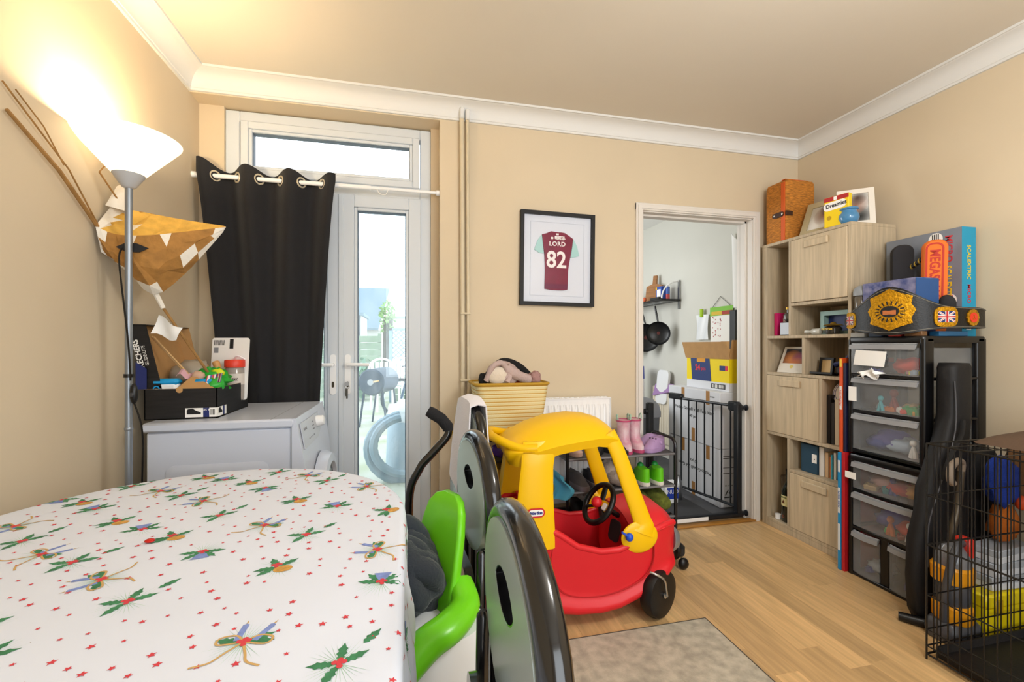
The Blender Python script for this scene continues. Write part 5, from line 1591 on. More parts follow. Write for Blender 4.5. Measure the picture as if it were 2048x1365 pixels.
# seat and rear deck
b = MB(); b.box(-0.27, -0.06, -0.17, 0.17, 0.12, 0.2, 0.03); b.build('seat', M_CRED, car)
b = MB(); b.sheet(lambda u, v: (-0.375 + 0.14 * u, (v * 2 - 1) * (0.15 + 0.04 * u), 0.40 + 0.035 * u), 6, 8, 0.012); b.build('rear_deck', M_CRED, car)
b = MB(); b.sheet(lambda u, v: (-0.23 - 0.05 * u, (v * 2 - 1) * 0.17, 0.18 + 0.27 * u), 4, 6, 0.015); b.build('seat_back', M_CRED, car)
# roof
def roof_ring(x, zc, w, drop, th):
    top = [(x, w * (i / 10 * 2 - 1), zc - drop * abs(i / 10 * 2 - 1) ** 2.6) for i in range(11)]
    bot = [(x, (w - th * 0.4) * (1 - i / 10 * 2), zc - th - drop * 1.0 * abs(i / 10 * 2 - 1) ** 3.0) for i in range(11)]
    return top + bot
b = MB()
RS = [(-0.385, 0.725, 0.13, 0.01, 0.02), (-0.37, 0.745, 0.165, 0.03, 0.05), (-0.33, 0.775, 0.19, 0.055, 0.065), (-0.26, 0.81, 0.203, 0.085, 0.05), (-0.17, 0.838, 0.207, 0.092, 0.04), (-0.07, 0.848, 0.207, 0.088, 0.036), (0.0, 0.842, 0.204, 0.075, 0.036), (0.05, 0.828, 0.20, 0.062, 0.042), (0.08, 0.808, 0.195, 0.05, 0.042), (0.095, 0.788, 0.183, 0.034, 0.022)]
b.loft([roof_ring(*r_) for r_ in RS]); b.build('roof', M_CYEL, car, smooth=60)
# moulded grab loop behind the roof
b = MB(); b.tube(bez([(-0.26, -0.185, 0.735), (-0.33, -0.165, 0.735), (-0.41, -0.10, 0.76), (-0.43, 0.0, 0.765), (-0.41, 0.10, 0.76), (-0.33, 0.165, 0.735), (-0.26, 0.185, 0.735)], 6), 0.0185, 10); b.build('grab_loop', M_CYEL, car)
for sg in (-1, 1):
    # wide rear pillar
    b = MB(); rings = []
    for z, xa, xb, y in ((0.34, -0.362, -0.195, 0.213), (0.42, -0.36, -0.196, 0.2145), (0.55, -0.345, -0.20, 0.205), (0.66, -0.33, -0.197, 0.195), (0.71, -0.326, -0.188, 0.1915), (0.735, -0.322, -0.178, 0.184), (0.76, -0.315, -0.16, 0.17)):
        rings.append([(xa, sg * y * 0.985, z), (xa + 0.012, sg * (y + 0.004), z), ((xa + xb) / 2, sg * (y + 0.007), z), (xb - 0.012, sg * (y + 0.004), z), (xb, sg * y * 0.985, z), (xb - 0.012, sg * (y - 0.03), z), (xa + 0.012, sg * (y - 0.03), z)])
    b.loft(rings); pl = b.build('rear_pillar', M_CYEL, car, smooth=50)
    b = MB(); b.tube([(-0.322, sg * 0.196, 0.722), (-0.25, sg * 0.199, 0.722), (-0.187, sg * 0.196, 0.722)], 0.0018, 5); b.build('pillar_seam', mat('seam_ochre', 'b98a00', 0.5), pl)
    # windscreen pillar with a broad foot
    b = MB()
    pp_ = bez([(0.045, sg * 0.178, 0.785), (0.085, sg * 0.185, 0.70), (0.135, sg * 0.193, 0.56), (0.178, sg * 0.20, 0.44), (0.192, sg * 0.203, 0.395), (0.185, sg * 0.201, 0.37)], 5)
    nn = len(pp_)
    rad = [0.031 + 0.013 * i / nn + (0.024 * max(0, (i / nn - 0.7) / 0.3)) for i in range(nn)]
    b.tube(pp_, rad, 16, False, 0.36, up=(0, 1, 0)); fp = b.build('front_pillar', M_CYEL, car, smooth=60)
    b = MB(); b.ball((0.172, sg * 0.206, 0.352), 0.082, 0.014, 0.066, 26, 16); b.build('pillar_foot', M_CYEL, car)
# maker's badge
Mb = frame((-0.276, -0.2215, 0.49), (1, 0, 0), (0, 0, 1))
b = MB(); b.prism(rrect(-0.036, 0.036, -0.018, 0.018, 0.0175, 6), 0, 0.002, Mb); bd = b.build('badge', mat('badge_red', 'c8202a', 0.4), car)
b = MB(); b.prism(rrect(-0.030, 0.030, -0.0125, 0.0125, 0.012, 6), 0.002, 0.0026, Mb); b.build('badge_field', M_PAPER, bd)
text('little tikes', 0.0165, Mb @ Matrix.Translation((0, 0, 0.003)), mat('badge_blue', '1d2a7a', 0.5), bd, bold=0.0007, sx=0.78)
# steering wheel
sc = Vector((0.045, -0.075, 0.455)); sn = Vector((-0.82, -0.12, 0.56)).normalized()
Ms = Matrix.Translation(sc) @ sn.to_track_quat('Z', 'Y').to_matrix().to_4x4()
b = MB(); b.tube([Ms @ Vector((0.088 * math.cos(R(a)), 0.088 * math.sin(R(a)), 0)) for a in range(0, 360, 12)], 0.0125, 10, True); sw_ = b.build('steering_wheel', M_BLACK, car)
for a in (100, 210, 330):
    b = MB(); b.tube([Ms @ Vector((0.02 * math.cos(R(a)), 0.02 * math.sin(R(a)), -0.01)), Ms @ Vector((0.085 * math.cos(R(a)), 0.085 * math.sin(R(a)), 0))], 0.014, 8, False, 0.5); b.build('spoke', M_BLACK, sw_)
b = MB(); b.ball(Ms @ Vector((0, 0, 0.012)), 0.024, 0.024, 0.024, 14, 9); b.build('horn_button', M_RED, sw_)
b = MB(); b.box(-0.055, 0.055, -0.024, 0.024, -0.022, -0.006, 0.006, Ms); b.build('wheel_boss', M_CYEL, sw_)
b = MB(); b.box(0.03, 0.058, -0.016, 0.016, -0.006, 0.002, 0.003, Ms); b.build('clicker', M_WHITE, sw_)
b = MB(); b.tube([sc - sn * 0.02, sc - sn * 0.12], 0.012, 8); b.build('column', M_BLACK, sw_)
b = MB(); b.ball((0.115, -0.23, 0.365), 0.017, 0.015, 0.017, 12, 8); kk = b.build('ignition_knob', M_BLUE, car)
b = MB(); b.tube([(0.115, -0.232, 0.365), (0.08, -0.234, 0.39)], 0.005, 6); b.build('key_tab', M_BLUE, kk)
for sg in (-1, 1):
    b = MB(); b.lathe([(0.058, 0), (0.056, 0.014), (0.042, 0.034), (0.015, 0.046), (0.0, 0.047)], 22, frame((0.362, sg * 0.105, 0.29), (0, 1, 0), (0.15, 0, 1)) , caps=True); b.build('headlight', mat('headlight_silver', '9a9fa5', 0.3, 0.6), car)
def car_wheel(x, y, rz_, caster):
    w_ = MB()
    Mw = Matrix.Translation((x, y, 0.1)) @ Matrix.Rotation(rz_, 4, 'Z') @ Matrix.Rotation(R(90), 4, 'X')
    w_.lathe([(0.03, -0.028), (0.075, -0.03), (0.094, -0.026), (0.1, -0.012), (0.1, 0.012), (0.094, 0.026), (0.075, 0.03), (0.03, 0.028)], 30, Mw)
    wo = w_.build('wheel', mat('wheel_black', '0d0d0f', 0.45), car)
    b = MB(); b.lathe([(0.006, 0.028), (0.012, 0.03), (0.012, 0.036), (0.004, 0.04)], 12, Mw); b.build('hub', M_CHROME, wo)
    if caster:
        b = MB(); b.tube(bez([Mw @ Vector((0, 0.0, 0.042)), Mw @ Vector((-0.008, 0.03, 0.043)), Mw @ Vector((-0.02, 0.075, 0.04)), Mw @ Vector((-0.05, 0.1, 0.02)), Mw @ Vector((-0.06, 0.105, 0.0))], 5), 0.005, 8); b.build('caster_fork', M_CHROME, wo)
car_wheel(0.268, -0.185, R(28), True)
car_wheel(0.268, 0.185, R(28), True)
car_wheel(-0.25, -0.17, 0, False)
car_wheel(-0.25, 0.17, 0, False)

# ================================================================ SHOE RACK
sr = thing('shoe_rack', 'black metal three tier shoe rack along the back wall', 'shoe rack', (1.12, 2.30, 0))
RX0, RX1, RY0, RY1 = 0.805, 1.44, 2.185, 2.44
for x in (RX0, RX1):
    b = MB(); b.tube([(x, RY0, 0.0), (x, RY0, 0.58)] + [(x, RY0 + 0.05 - 0.05 * math.cos(R(a)), 0.58 + 0.05 * math.sin(R(a))) for a in range(15, 91, 15)] + [(x, RY1 - 0.05 + 0.05 * math.sin(R(a)), 0.58 + 0.05 * math.cos(R(a))) for a in range(0, 91, 15)] + [(x, RY1, 0.0)], 0.009, 8); b.build('end_frame', M_BLACKMET, sr)
    for z in (0.545, 0.37, 0.2):
        MB().cyl((x, RY0, z), (x, RY1, z), 0.006, 6).build('side_bar', M_BLACKMET, sr)
    for y in (RY0, RY1):
        MB().cyl((x, y, 0), (x, y, 0.03), 0.012, 8).build('foot_cap', M_BLACK, sr)
SHZ = (0.552, 0.377, 0.207)
M_SHELF = mat('rack_shelf_grey', '77767a', 0.5, 0.3)
for z in SHZ:
    MB().box(RX0, RX1, RY0 + 0.012, RY1 - 0.012, z - 0.006, z, 0.002).build('shelf', mat('rack_fabric', '4a484a', 0.8), sr)
    for y in (RY0, RY1):
        MB().cyl((RX0, y, z - 0.004), (RX1, y, z - 0.004), 0.0065, 8).build('rail', M_SHELF, sr)

def shoe(name, label, x, y, z, rz_, L, H_, up, sole, w=0.085, cat='shoe', group='shoes on the rack', tongue=None, strap=None, holes=False, fuzz=None):
    t = thing(name, label, cat, (x, y, z), rz_, group, local=True)
    # local: +x toe
    so = []
    n = 20
    for i in range(n):
        a = 2 * math.pi * i / n
        c, s_ = math.cos(a), math.sin(a)
        ww = w / 2 * (0.82 + 0.18 * (c + 1) / 2)
        so.append((L / 2 * c, ww * (abs(s_) ** 0.8) * (1 if s_ > 0 else -1)))
    b = MB(); b.loft([[(px, py, 0.0) for px, py in so], [(px * 1.02, py * 1.03, 0.006) for px, py in so], [(px, py, L * 0.11) for px, py in so]]); b.build('sole', sole, t)
    zs = L * 0.11
    rings = []
    for k, zz in enumerate((zs * 0.9, zs + H_ * 0.3, zs + H_ * 0.6, zs + H_ * 0.85, zs + H_)):
        ring = []
        f = k / 4
        toe = L / 2 * (0.97 - 1.0 * f ** 1.15)
        heel = -L / 2 * (0.97 - 0.02 * f)
        for px, py in so:
            q = (px + L / 2) / L
            xx = heel + (toe - heel) * q
            ring.append((xx, py * (0.96 - 0.26 * f), zz - 0.012 * f * math.sin(math.pi * q)))
        rings.append(ring)
    b = MB(); b.loft(rings, caps=False); b.loft([rings[-1], [(px * 0.8 - L * 0.06, py * 0.72, pz - 0.012) for px, py, pz in rings[-1]], [(px * 0.8 - L * 0.06, py * 0.7, zs) for px, py, pz in rings[-1]]], caps=True)
    b.build('upper', up, t)
    if tongue:
        b = MB(); b.ball((-L * 0.0, 0, zs + H_ * 0.95), L * 0.09, w * 0.22, H_ * 0.28, 10, 7); b.build('tongue', tongue, t)
    if strap:
        b = MB(); b.tube([(-L * 0.05, w * 0.42 * math.cos(R(a)), zs + H_ * 0.35 + H_ * 0.42 * math.sin(R(a))) for a in range(0, 181, 20)], 0.007, 6); b.build('strap', strap, t)
    if holes:
        for i in range(9):
            a, c = (i % 3 - 1) * 0.018, L * (0.08 + 0.09 * (i // 3))
            b = MB(); b.ball((c, a, zs + H_ * (0.88 - 0.33 * (i // 3) * 0.9)), 0.005, 0.005, 0.004, 8, 5); b.build('vent_hole', mat('hole_dark', '3d2a45', 0.8), t)
    return t
W_ = lambda n, c, r=0.7, **k: mat(n, c, r, **k)
S1, S2, S3 = [z + 0.0005 for z in SHZ]
# top shelf
shoe('trainer', 'pale pink trainer with a purple tongue at the left of the top rack shelf', 0.885, 2.31, S1, R(-95), 0.2, 0.07, W_('trainer_pink', 'c9aca6'), W_('sole_pink', 'd8b8ae'), tongue=W_('purple_tab', '5a3a78'))
shoe('dark_sandal', 'black strappy sandal on the top rack shelf', 1.02, 2.30, S1, R(-120), 0.2, 0.05, W_('sandal_black', '1c1c20'), W_('sandal_sole', '161618'), strap=W_('sandal_black', '1c1c20'))
shoe('dark_sandal', 'crumpled black sandal leaning beside the pink wellington boots', 1.105, 2.28, S1, R(-60), 0.2, 0.05, W_('sandal_black', '1c1c20'), W_('sandal_sole', '161618'), strap=W_('sandal_black', '1c1c20'))
def welly(label, x, y, rz_):
    t = thing('wellington_boot', label, 'boot', (x, y, S1), rz_, 'pink patterned wellington boots', local=True)
    M_W = mat('welly_pink', 'c8849a', 0.3, var=0.0, col2='d9c6cc', vscale=22)
    M_S = mat('welly_sole', 'b84a70', 0.4)
    b = MB(); rings = []
    for z, cx_, rx, ry in ((0.012, 0.028, 0.072, 0.034), (0.03, 0.028, 0.07, 0.034), (0.05, 0.018, 0.058, 0.034), (0.068, 0.0, 0.041, 0.033), (0.10, -0.004, 0.037, 0.033), (0.16, -0.004, 0.040, 0.036), (0.172, -0.004, 0.041, 0.037)):
        rings.append([(cx_ + rx * math.cos(2 * math.pi * i / 18), ry * math.sin(2 * math.pi * i / 18), z) for i in range(18)])
    b.loft(rings, caps=False); b.loft([rings[-1], [(px * 0.9, py * 0.9, 0.165) for px, py, pz in rings[-1]], [(px * 0.85, py * 0.85, 0.06) for px, py, pz in rings[-1]]], caps=True); b.build('shaft', M_W, t)
    b = MB(); b.loft([[(0.028 + 0.076 * math.cos(2 * math.pi * i / 18), 0.037 * math.sin(2 * math.pi * i / 18), z) for i in range(18)] for z in (0, 0.016)]); b.build('sole', M_S, t)
    b = MB(); b.lathe([(0.042, 0.166), (0.043, 0.17), (0.042, 0.176)], 18, Matrix.Translation((-0.004, 0, 0)), caps=False); b.build('rim', M_S, t)
    for sg in (-1, 1):
        b = MB(); b.tube(bez([(-0.016, sg * 0.034, 0.168), (-0.014, sg * 0.037, 0.195), (0.002, sg * 0.038, 0.205), (0.012, sg * 0.037, 0.19), (0.012, sg * 0.034, 0.168)], 4), 0.0035, 6); b.build('pull_loop', mat('welly_loop', '9fc0ae', 0.5), t)
welly('left one of the two pink wellington boots on the shoe rack', 1.185, 2.30, R(-100))
welly('right one of the two pink wellington boots on the shoe rack', 1.262, 2.32, R(-95))
cr_ = mat('lilac_foam', 'a98ab8', 0.5)
shoe('clog', 'lilac foam clog with vent holes at the right of the top rack shelf', 1.36, 2.27, S1, R(-150), 0.19, 0.055, cr_, cr_, 0.09, strap=cr_, holes=True)
shoe('clog', 'lilac foam clog half hidden behind the other one', 1.385, 2.37, S1, R(-160), 0.19, 0.055, cr_, cr_, 0.09, strap=cr_)
# middle shelf
gk = mat('grey_knit_slipper', '6b686c', 0.9, bump=0.5, bscale=150)
shoe('knit_slipper', 'dark grey slipper at the left of the middle rack shelf', 0.90, 2.29, S2, R(-85), 0.23, 0.05, gk, W_('slipper_sole', '8d8890'))
shoe('knit_slipper', 'dark grey slipper second from the left on the middle rack shelf', 1.0, 2.31, S2, R(-90), 0.23, 0.05, mat('charcoal_knit', '35343a', 0.9, bump=0.5, bscale=150), W_('slipper_sole', '8d8890'))
bt = mat('taupe_fur', 'a8998c', 0.95, bump=0.9, bscale=110, var=0.15, vscale=30)
for k, (x, y, rz_) in enumerate(((1.10, 2.28, -70), (1.19, 2.30, -110))):
    t = thing('fur_boot', ('crumpled taupe fur boot at the middle of the rack', 'crumpled taupe fur boot next to the lime trainers')[k], 'boot', (x, y, S2), R(rz_), 'taupe fur boots', local=True)
    b = MB(); b.ball((0.03, 0, 0.038), 0.085, 0.042, 0.038, 18, 11, amp=0.15, fr=4, seed=k); b.build('foot', bt, t)
    b = MB(); b.ball((-0.035, 0, 0.075), 0.05, 0.044, 0.06, 18, 11, amp=0.3, fr=3, seed=k + 3); b.build('cuff', bt, t)
lg = mat('lime_trainer', '63c41c', 0.45)
shoe('trainer', 'lime green trainer, left of the pair on the middle rack shelf', 1.275, 2.275, S2, R(85), 0.19, 0.075, lg, W_('sole_white', 'd9d6cc'), tongue=mat('green_trainer_tongue', '1f8a3c', 0.5))
shoe('trainer', 'lime green trainer, right of the pair on the middle rack shelf', 1.365, 2.275, S2, R(80), 0.19, 0.075, lg, W_('sole_white', 'd9d6cc'), tongue=mat('green_trainer_tongue', '1f8a3c', 0.5))
# bottom shelf and floor
of = mat('olive_fur', '5c6424', 0.95, bump=1.0, bscale=90, var=0.35, vscale=40)
for k, (x, y, rz_, tilt) in enumerate(((1.255, 2.255, -100, 0.0), (1.36, 2.27, -70, 18))):
    t = thing('fluffy_slipper', ('olive green fluffy slipper on the bottom rack shelf', 'olive green fluffy slipper tipped up at the right of the bottom shelf')[k], 'slipper', (x, y, S3), R(rz_), 'olive fluffy slippers', local=True)
    b = MB(); b.ball((0.0, 0, 0.066), 0.10, 0.055, 0.062, 22, 14, amp=0.25, fr=2.5, seed=k * 2 + 1); b.build('upper', of, t)
    b = MB(); b.box(-0.09, 0.09, -0.04, 0.04, 0.0, 0.012, 0.005); b.build('sole', M_BLACK, t)
for k, x in enumerate((0.92, 1.03, 1.14)):
    shoe('dark_shoe', ('black shoe at the left of the bottom rack shelf', 'black shoe in the middle of the bottom rack shelf', 'black shoe with red lining behind the toy car')[k], x, 2.30, S3, R(-88 + 5 * k), 0.22, 0.055, mat('dark_leather', '18171b', 0.45), W_('sole_black', '101012'), tongue=(M_RED if k == 2 else None))
b = MB(); b.sheet(lambda u, v: (0.70 + 0.10 * u + 0.03 * math.sin(v * 5), 2.15 + 0.02 * math.sin(u * 6), 0.36 + 0.19 * v * (1 - 0.4 * u)), 8, 8, 0.006); tag(b.build('blue_cloth', mat('turquoise_cloth', '4fa6c2', 0.85)), 'turquoise cloth hanging at the left end of the shoe rack', 'cloth')
t = thing('toy_pram', 'small grey and black wheeled toy beside the rack foot', 'toy', (1.36, 2.08, 0))
MB().tube([(1.345, 2.07 + 0.055 * math.cos(R(a)), 0.10 + 0.055 * math.sin(R(a))) for a in range(0, 360, 20)], 0.014, 8, True).build('wheel', M_BLACK, t)
b = MB(); b.box(1.32, 1.40, 2.02, 2.13, 0.045, 0.12, 0.02); b.build('toy_body', mat('dark_toy_grey', '1f2226', 0.4), t)
b = MB(); b.ball((1.37, 2.01, 0.03), 0.03, 0.02, 0.03, 10, 6); b.build('front_roller', M_BLACK, t)

# ================================================================ STRAW BASKET ON A SMALL BLACK TABLE
st2 = thing('side_table', 'small black side table under the straw basket', 'table', (0.5, 2.25, 0))
MB().box(0.335, 0.69, 2.13, 2.375, 0.675, 0.7, 0.004).build('top', M_BLACK, st2)
for x in (0.335, 0.665):
    for y in (2.135, 2.35):
        MB().box(x, x + 0.02, y, y + 0.02, 0, 0.675, 0.003).build('leg', M_BLACK, st2)
MB().box(0.335, 0.685, 2.135, 2.37, 0.40, 0.415, 0.003).build('lower_shelf', M_BLACK, st2)
MB().box(0.335, 0.685, 2.135, 2.37, 0.57, 0.582, 0.003).build('lower_shelf', M_BLACK, st2)
t = thing('purple_packet', 'shiny purple packet under the top of the black side table', 'packet', (0.47, 2.17, 0.582))
b = MB(); b.ball((0.47, 2.16, 0.627), 0.075, 0.03, 0.042, 16, 10, amp=0.2, fr=3, seed=2); b.build('pouch', mat('foil_purple', '4b2a86', 0.25), t)
b = MB(); b.ball((0.55, 2.17, 0.617), 0.055, 0.035, 0.032, 14, 9); tag(b.build('navy_hat', mat('navy_cloth', '1d2240', 0.8)), 'navy cap beside the shiny purple packet', 'cap')
b = MB(); b.box(0.36, 0.52, 2.14, 2.32, 0.416, 0.53, 0.02); tag(b.build('amber_box', mat('amber_card', 'c98f2c', 0.7)), 'amber box on the lower shelf of the black side table', 'box')

bs = thing('straw_basket', 'pale yellow striped straw basket of hats on the side table', 'basket', (0.505, 2.24, 0.7))
M_STRAW = stripes('straw_bands', ['e2d5a2', 'dccf9c', 'e6dbb0', 'c99f48'], 'Z', 52, 0.85)
nt = M_STRAW.node_tree
bwv = nt.nodes.new('ShaderNodeTexNoise'); bwv.inputs['Scale'].default_value = 160
bbp = nt.nodes.new('ShaderNodeBump'); bbp.inputs['Strength'].default_value = 0.8; bbp.inputs['Distance'].default_value = 0.003
nt.links.new(bwv.outputs['Fac'], bbp.inputs['Height']); nt.links.new(bbp.outputs[0], nt.nodes['Principled BSDF'].inputs['Normal'])
def bring(z, k):
    w0, w1, d0, d1 = 0.375 - 0.062 * k, 0.645 + 0.045 * k, 2.14 - 0.02 * k, 2.345 + 0.02 * k
    return [(x, y, z) for x, y in rrect(w0, w1, d0, d1, 0.03 + 0.01 * k, 5)]
b = MB(); b.loft([bring(0.701 + 0.255 * i / 14, (i / 14) ** 0.8) for i in range(15)], caps=False)
b.loft([bring(0.956, 1), [(0.5 + (x - 0.5) * 0.97, 2.24 + (y - 2.24) * 0.97, 0.95) for x, y, z in bring(0.956, 1)], [(0.5 + (x - 0.5) * 0.95, 2.24 + (y - 2.24) * 0.95, 0.72) for x, y, z in bring(0.72, 0)]], caps=True)
b.build('woven_body', M_STRAW, bs)
b = MB(); b.tube(bring(0.957, 1.02), 0.0075, 8, True); b.build('rim_binding', mat('ochre_binding', 'b08a2a', 0.8), bs)
M_KNIT = mat('dusty_pink_knit', 'b5a09c', 0.95, bump=0.9, bscale=130, var=0.06, vscale=30)
M_CRM = mat('cream_fleece', 'd2c6b6', 0.95, bump=0.5, bscale=120)
ht = thing('knit_hat', 'dusty pink knitted hat with a fur bobble on top of the basket', 'hat', (0.47, 2.22, 0.95))
b = MB(); b.ball((0.46, 2.20, 1.0), 0.085, 0.07, 0.065, 22, 13, amp=0.2, fr=2.4, seed=7); b.build('crown', M_KNIT, ht)
b = MB(); b.tube(bez([(0.37, 2.15, 0.975), (0.40, 2.135, 1.045), (0.45, 2.14, 1.06), (0.485, 2.145, 1.0), (0.47, 2.13, 0.965)], 5), 0.014, 10); b.build('ribbed_band', M_KNIT, ht)
b = MB(); b.ball((0.425, 2.145, 1.0), 0.05, 0.02, 0.045, 16, 10, amp=0.2, fr=3, seed=1); b.build('fleece_lining', M_CRM, ht)
b = MB(); b.tube(bez([(0.47, 2.16, 1.03), (0.54, 2.16, 0.995), (0.60, 2.17, 0.975)], 5), [0.03] * 5 + [0.025] * 5 + [0.02], 10); b.build('ear_flap', M_KNIT, ht)
b = MB(); b.ball((0.625, 2.17, 0.985), 0.032, 0.03, 0.032, 24, 16, amp=0.35, fr=12, seed=3); b.build('bobble', mat('pink_fur', 'a8827e', 0.95, bump=1.0, bscale=200), ht)
b = MB(); b.tube(bez([(0.40, 2.24, 0.99), (0.47, 2.25, 1.055), (0.55, 2.25, 1.035), (0.61, 2.24, 0.98)], 6), 0.028, 10); tag(b.build('black_scarf', mat('black_wool', '121214', 0.95, bump=0.5, bscale=100)), 'black woollen scarf behind the pink hat in the basket', 'scarf')
b = MB(); b.ball((0.36, 2.19, 0.975), 0.022, 0.03, 0.035, 14, 9, amp=0.3, fr=3); tag(b.build('black_glove', mat('black_wool', '121214', 0.95)), 'black glove at the left edge of the basket', 'glove')
b = MB(); b.ball((0.52, 2.21, 0.94), 0.12, 0.06, 0.028, 18, 9, amp=0.2, fr=4); tag(b.build('red_scarf', mat('red_wool', '9c1a1e', 0.95, bump=0.5, bscale=120)), 'dark red woollen scarf under the pink hat in the basket', 'scarf')
# ================================================================ BOOKCASE
BX0, BX1, BY0, BY1, BZ = 2.24, 2.54, 1.842, 2.437, 1.797
M_OAK = mat('grey_oak_board', 'b7a78d', 0.6, var=0.17, vscale=4.5, stretch=(15, 15, 0.9), bump=0.06, bscale=20)
bc = thing('bookcase', 'grey oak effect bookcase with doors and open compartments against the right wall', 'bookcase', (2.39, 2.14, 0))
def board(name, x0, x1, y0, y1, z0, z1):
    return MB().box(x0, x1, y0, y1, z0, z1, 0.0015).build(name, M_OAK, bc, smooth=False)
T = 0.018
board('side_panel', BX0, BX1, BY1 - 0.04, BY1, 0, BZ - T)
board('side_panel', BX0, BX1, BY0, BY0 + T, 0, BZ - T)
board('top_panel', BX0, BX1, BY0, BY1, BZ - T, BZ)
board('plinth', BX0 + 0.001, BX0 + 0.02, BY0 + T, BY1 - 0.04, 0, 0.035)
board('bottom_panel', BX0, BX1 - 0.006, BY0 + T, BY1 - 0.04, 0.035, 0.053)
board('back_panel', BX1 - 0.006, BX1, BY0 + T, BY1 - 0.04, 0.035, BZ - T)
ya, yb_ = BY0 + T, BY1 - 0.04
for z in (1.192, 0.962, 0.585):
    board('shelf', BX0, BX1 - 0.006, ya, yb_, z, z + T)
board('shelf', BX0, BX1 - 0.006, ya, 2.215, 1.385, 1.385 + T)
board('shelf', BX0, BX1 - 0.006, ya, 2.225, 0.385, 0.385 + T)
for y, z0, z1 in ((2.215, 1.21, BZ - T), (2.122, 0.98, 1.192), (2.01, 0.603, 0.962), (2.225, 0.053, 0.585)):
    board('divider', BX0, BX1 - 0.006, y, y + T, z0, z1)
M_OAKD = mat('pale_oak_door', 'c6b496', 0.55, var=0.14, vscale=3.8, stretch=(13, 13, 0.8), bump=0.05, bscale=20)
def cab_door(y0, y1, z0, z1, hy0, hy1):
    d = MB().box(BX0 - 0.003, BX0 + 0.014, y0, y1, z0, z1, 0.002).build('door', M_OAKD, bc, smooth=False)
    MB().box(BX0 - 0.013, BX0 - 0.003, hy0, hy1, z1 - 0.062, z1 - 0.022, 0.003).build('handle', M_OAKD, d, smooth=False)
cab_door(1.862, 2.213, 1.406, 1.777, 1.968, 2.118)
cab_door(2.03, 2.395, 0.605, 0.960, 2.148, 2.298)
cab_door(1.862, 2.223, 0.055, 0.383, 1.976, 2.134)

# on top of the bookcase
wk = thing('wicker_case', 'upright orange brown wicker case with a leather strap on the bookcase', 'case', (2.35, 2.335, BZ))
M_WICK = mat('wicker_weave', 'b8762a', 0.75, var=0.42, vscale=38, stretch=(1, 1, 4.5), bump=1.0, bscale=60)
b = MB(); b.loft([[(2.35 + (x - 2.35) * k, 2.335 + (y - 2.335) * k, z) for x, y in rrect(2.246, 2.462, 2.255, 2.415, 0.012, 4)] for z, k in ((BZ + 0.0005, 1), (2.13, 1.0), (2.155, 0.985), (2.168, 0.93), (2.170, 0.8))]); b.build('woven_body', M_WICK, wk)
M_STRAP = mat('orange_leather', 'cf5a1c', 0.6, bump=0.3, bscale=80)
b = MB(); b.box(2.2425, 2.2465, 2.262, 2.292, BZ + 0.001, 2.155, 0.001); b.build('strap', M_STRAP, wk)
b = MB(); b.box(2.2465, 2.42, 2.262, 2.292, 2.1685, 2.1725, 0.001); b.build('strap', M_STRAP, wk)
b = MB(); b.prism(rrect(-0.052, 0.030, -0.015, 0.015, 0.012), 0, 0.006, face_left(2.2425, 2.30, 1.96)); bk_ = b.build('buckle_tab', mat('dark_leather_tab', '3a2014', 0.5), wk)
b = MB(); b.box(2.238, 2.292, 2.2485, 2.2555, 1.945, 1.975, 0.003); b.build('buckle_tab', mat('dark_leather_tab', '3a2014', 0.5), wk)
for y in (2.335, 2.275):
    b = MB(); b.lathe([(0.007, 0.006), (0.006, 0.009), (0.0, 0.010)], 10, face_left(2.2425, y, 1.96)); b.build('rivet', M_CHROME, bk_)
def photo_frame(name, label, c, right, w, h, bw, fm, pm, lean=0.28, th=0.014, inner=None):
    """c = bottom centre on the surface; frame leans back from the viewer"""
    r = Vector(right).normalized()
    nrm = r.cross(Vector((0, 0, 1))).normalized()
    up = (Vector((0, 0, 1)) - nrm * lean).normalized()
    M = frame(c, r, up)
    t = thing(name, label, 'picture frame', c)
    b = MB()
    o_ = [(-w / 2, 0), (w / 2, 0), (w / 2, h), (-w / 2, h)]
    i_ = [(-w / 2 + bw, bw), (w / 2 - bw, bw), (w / 2 - bw, h - bw), (-w / 2 + bw, h - bw)]
    b.ring_prism(o_, i_, -th, 0.0, M); fr = b.build('frame', fm, t, smooth=False)
    b = MB(); b.box(-w / 2 + bw, w / 2 - bw, bw, h - bw, -th, -th * 0.45, 0, M); b.build('photo', pm, t, smooth=False)
    if lean > 0.05:
        b = MB(); b.box(-0.02, 0.02, 0.004, h * 0.7, -th - 0.002, -th, 0, M); b.build('backing_strut', M_BLACK, t, smooth=False)
    return t, M
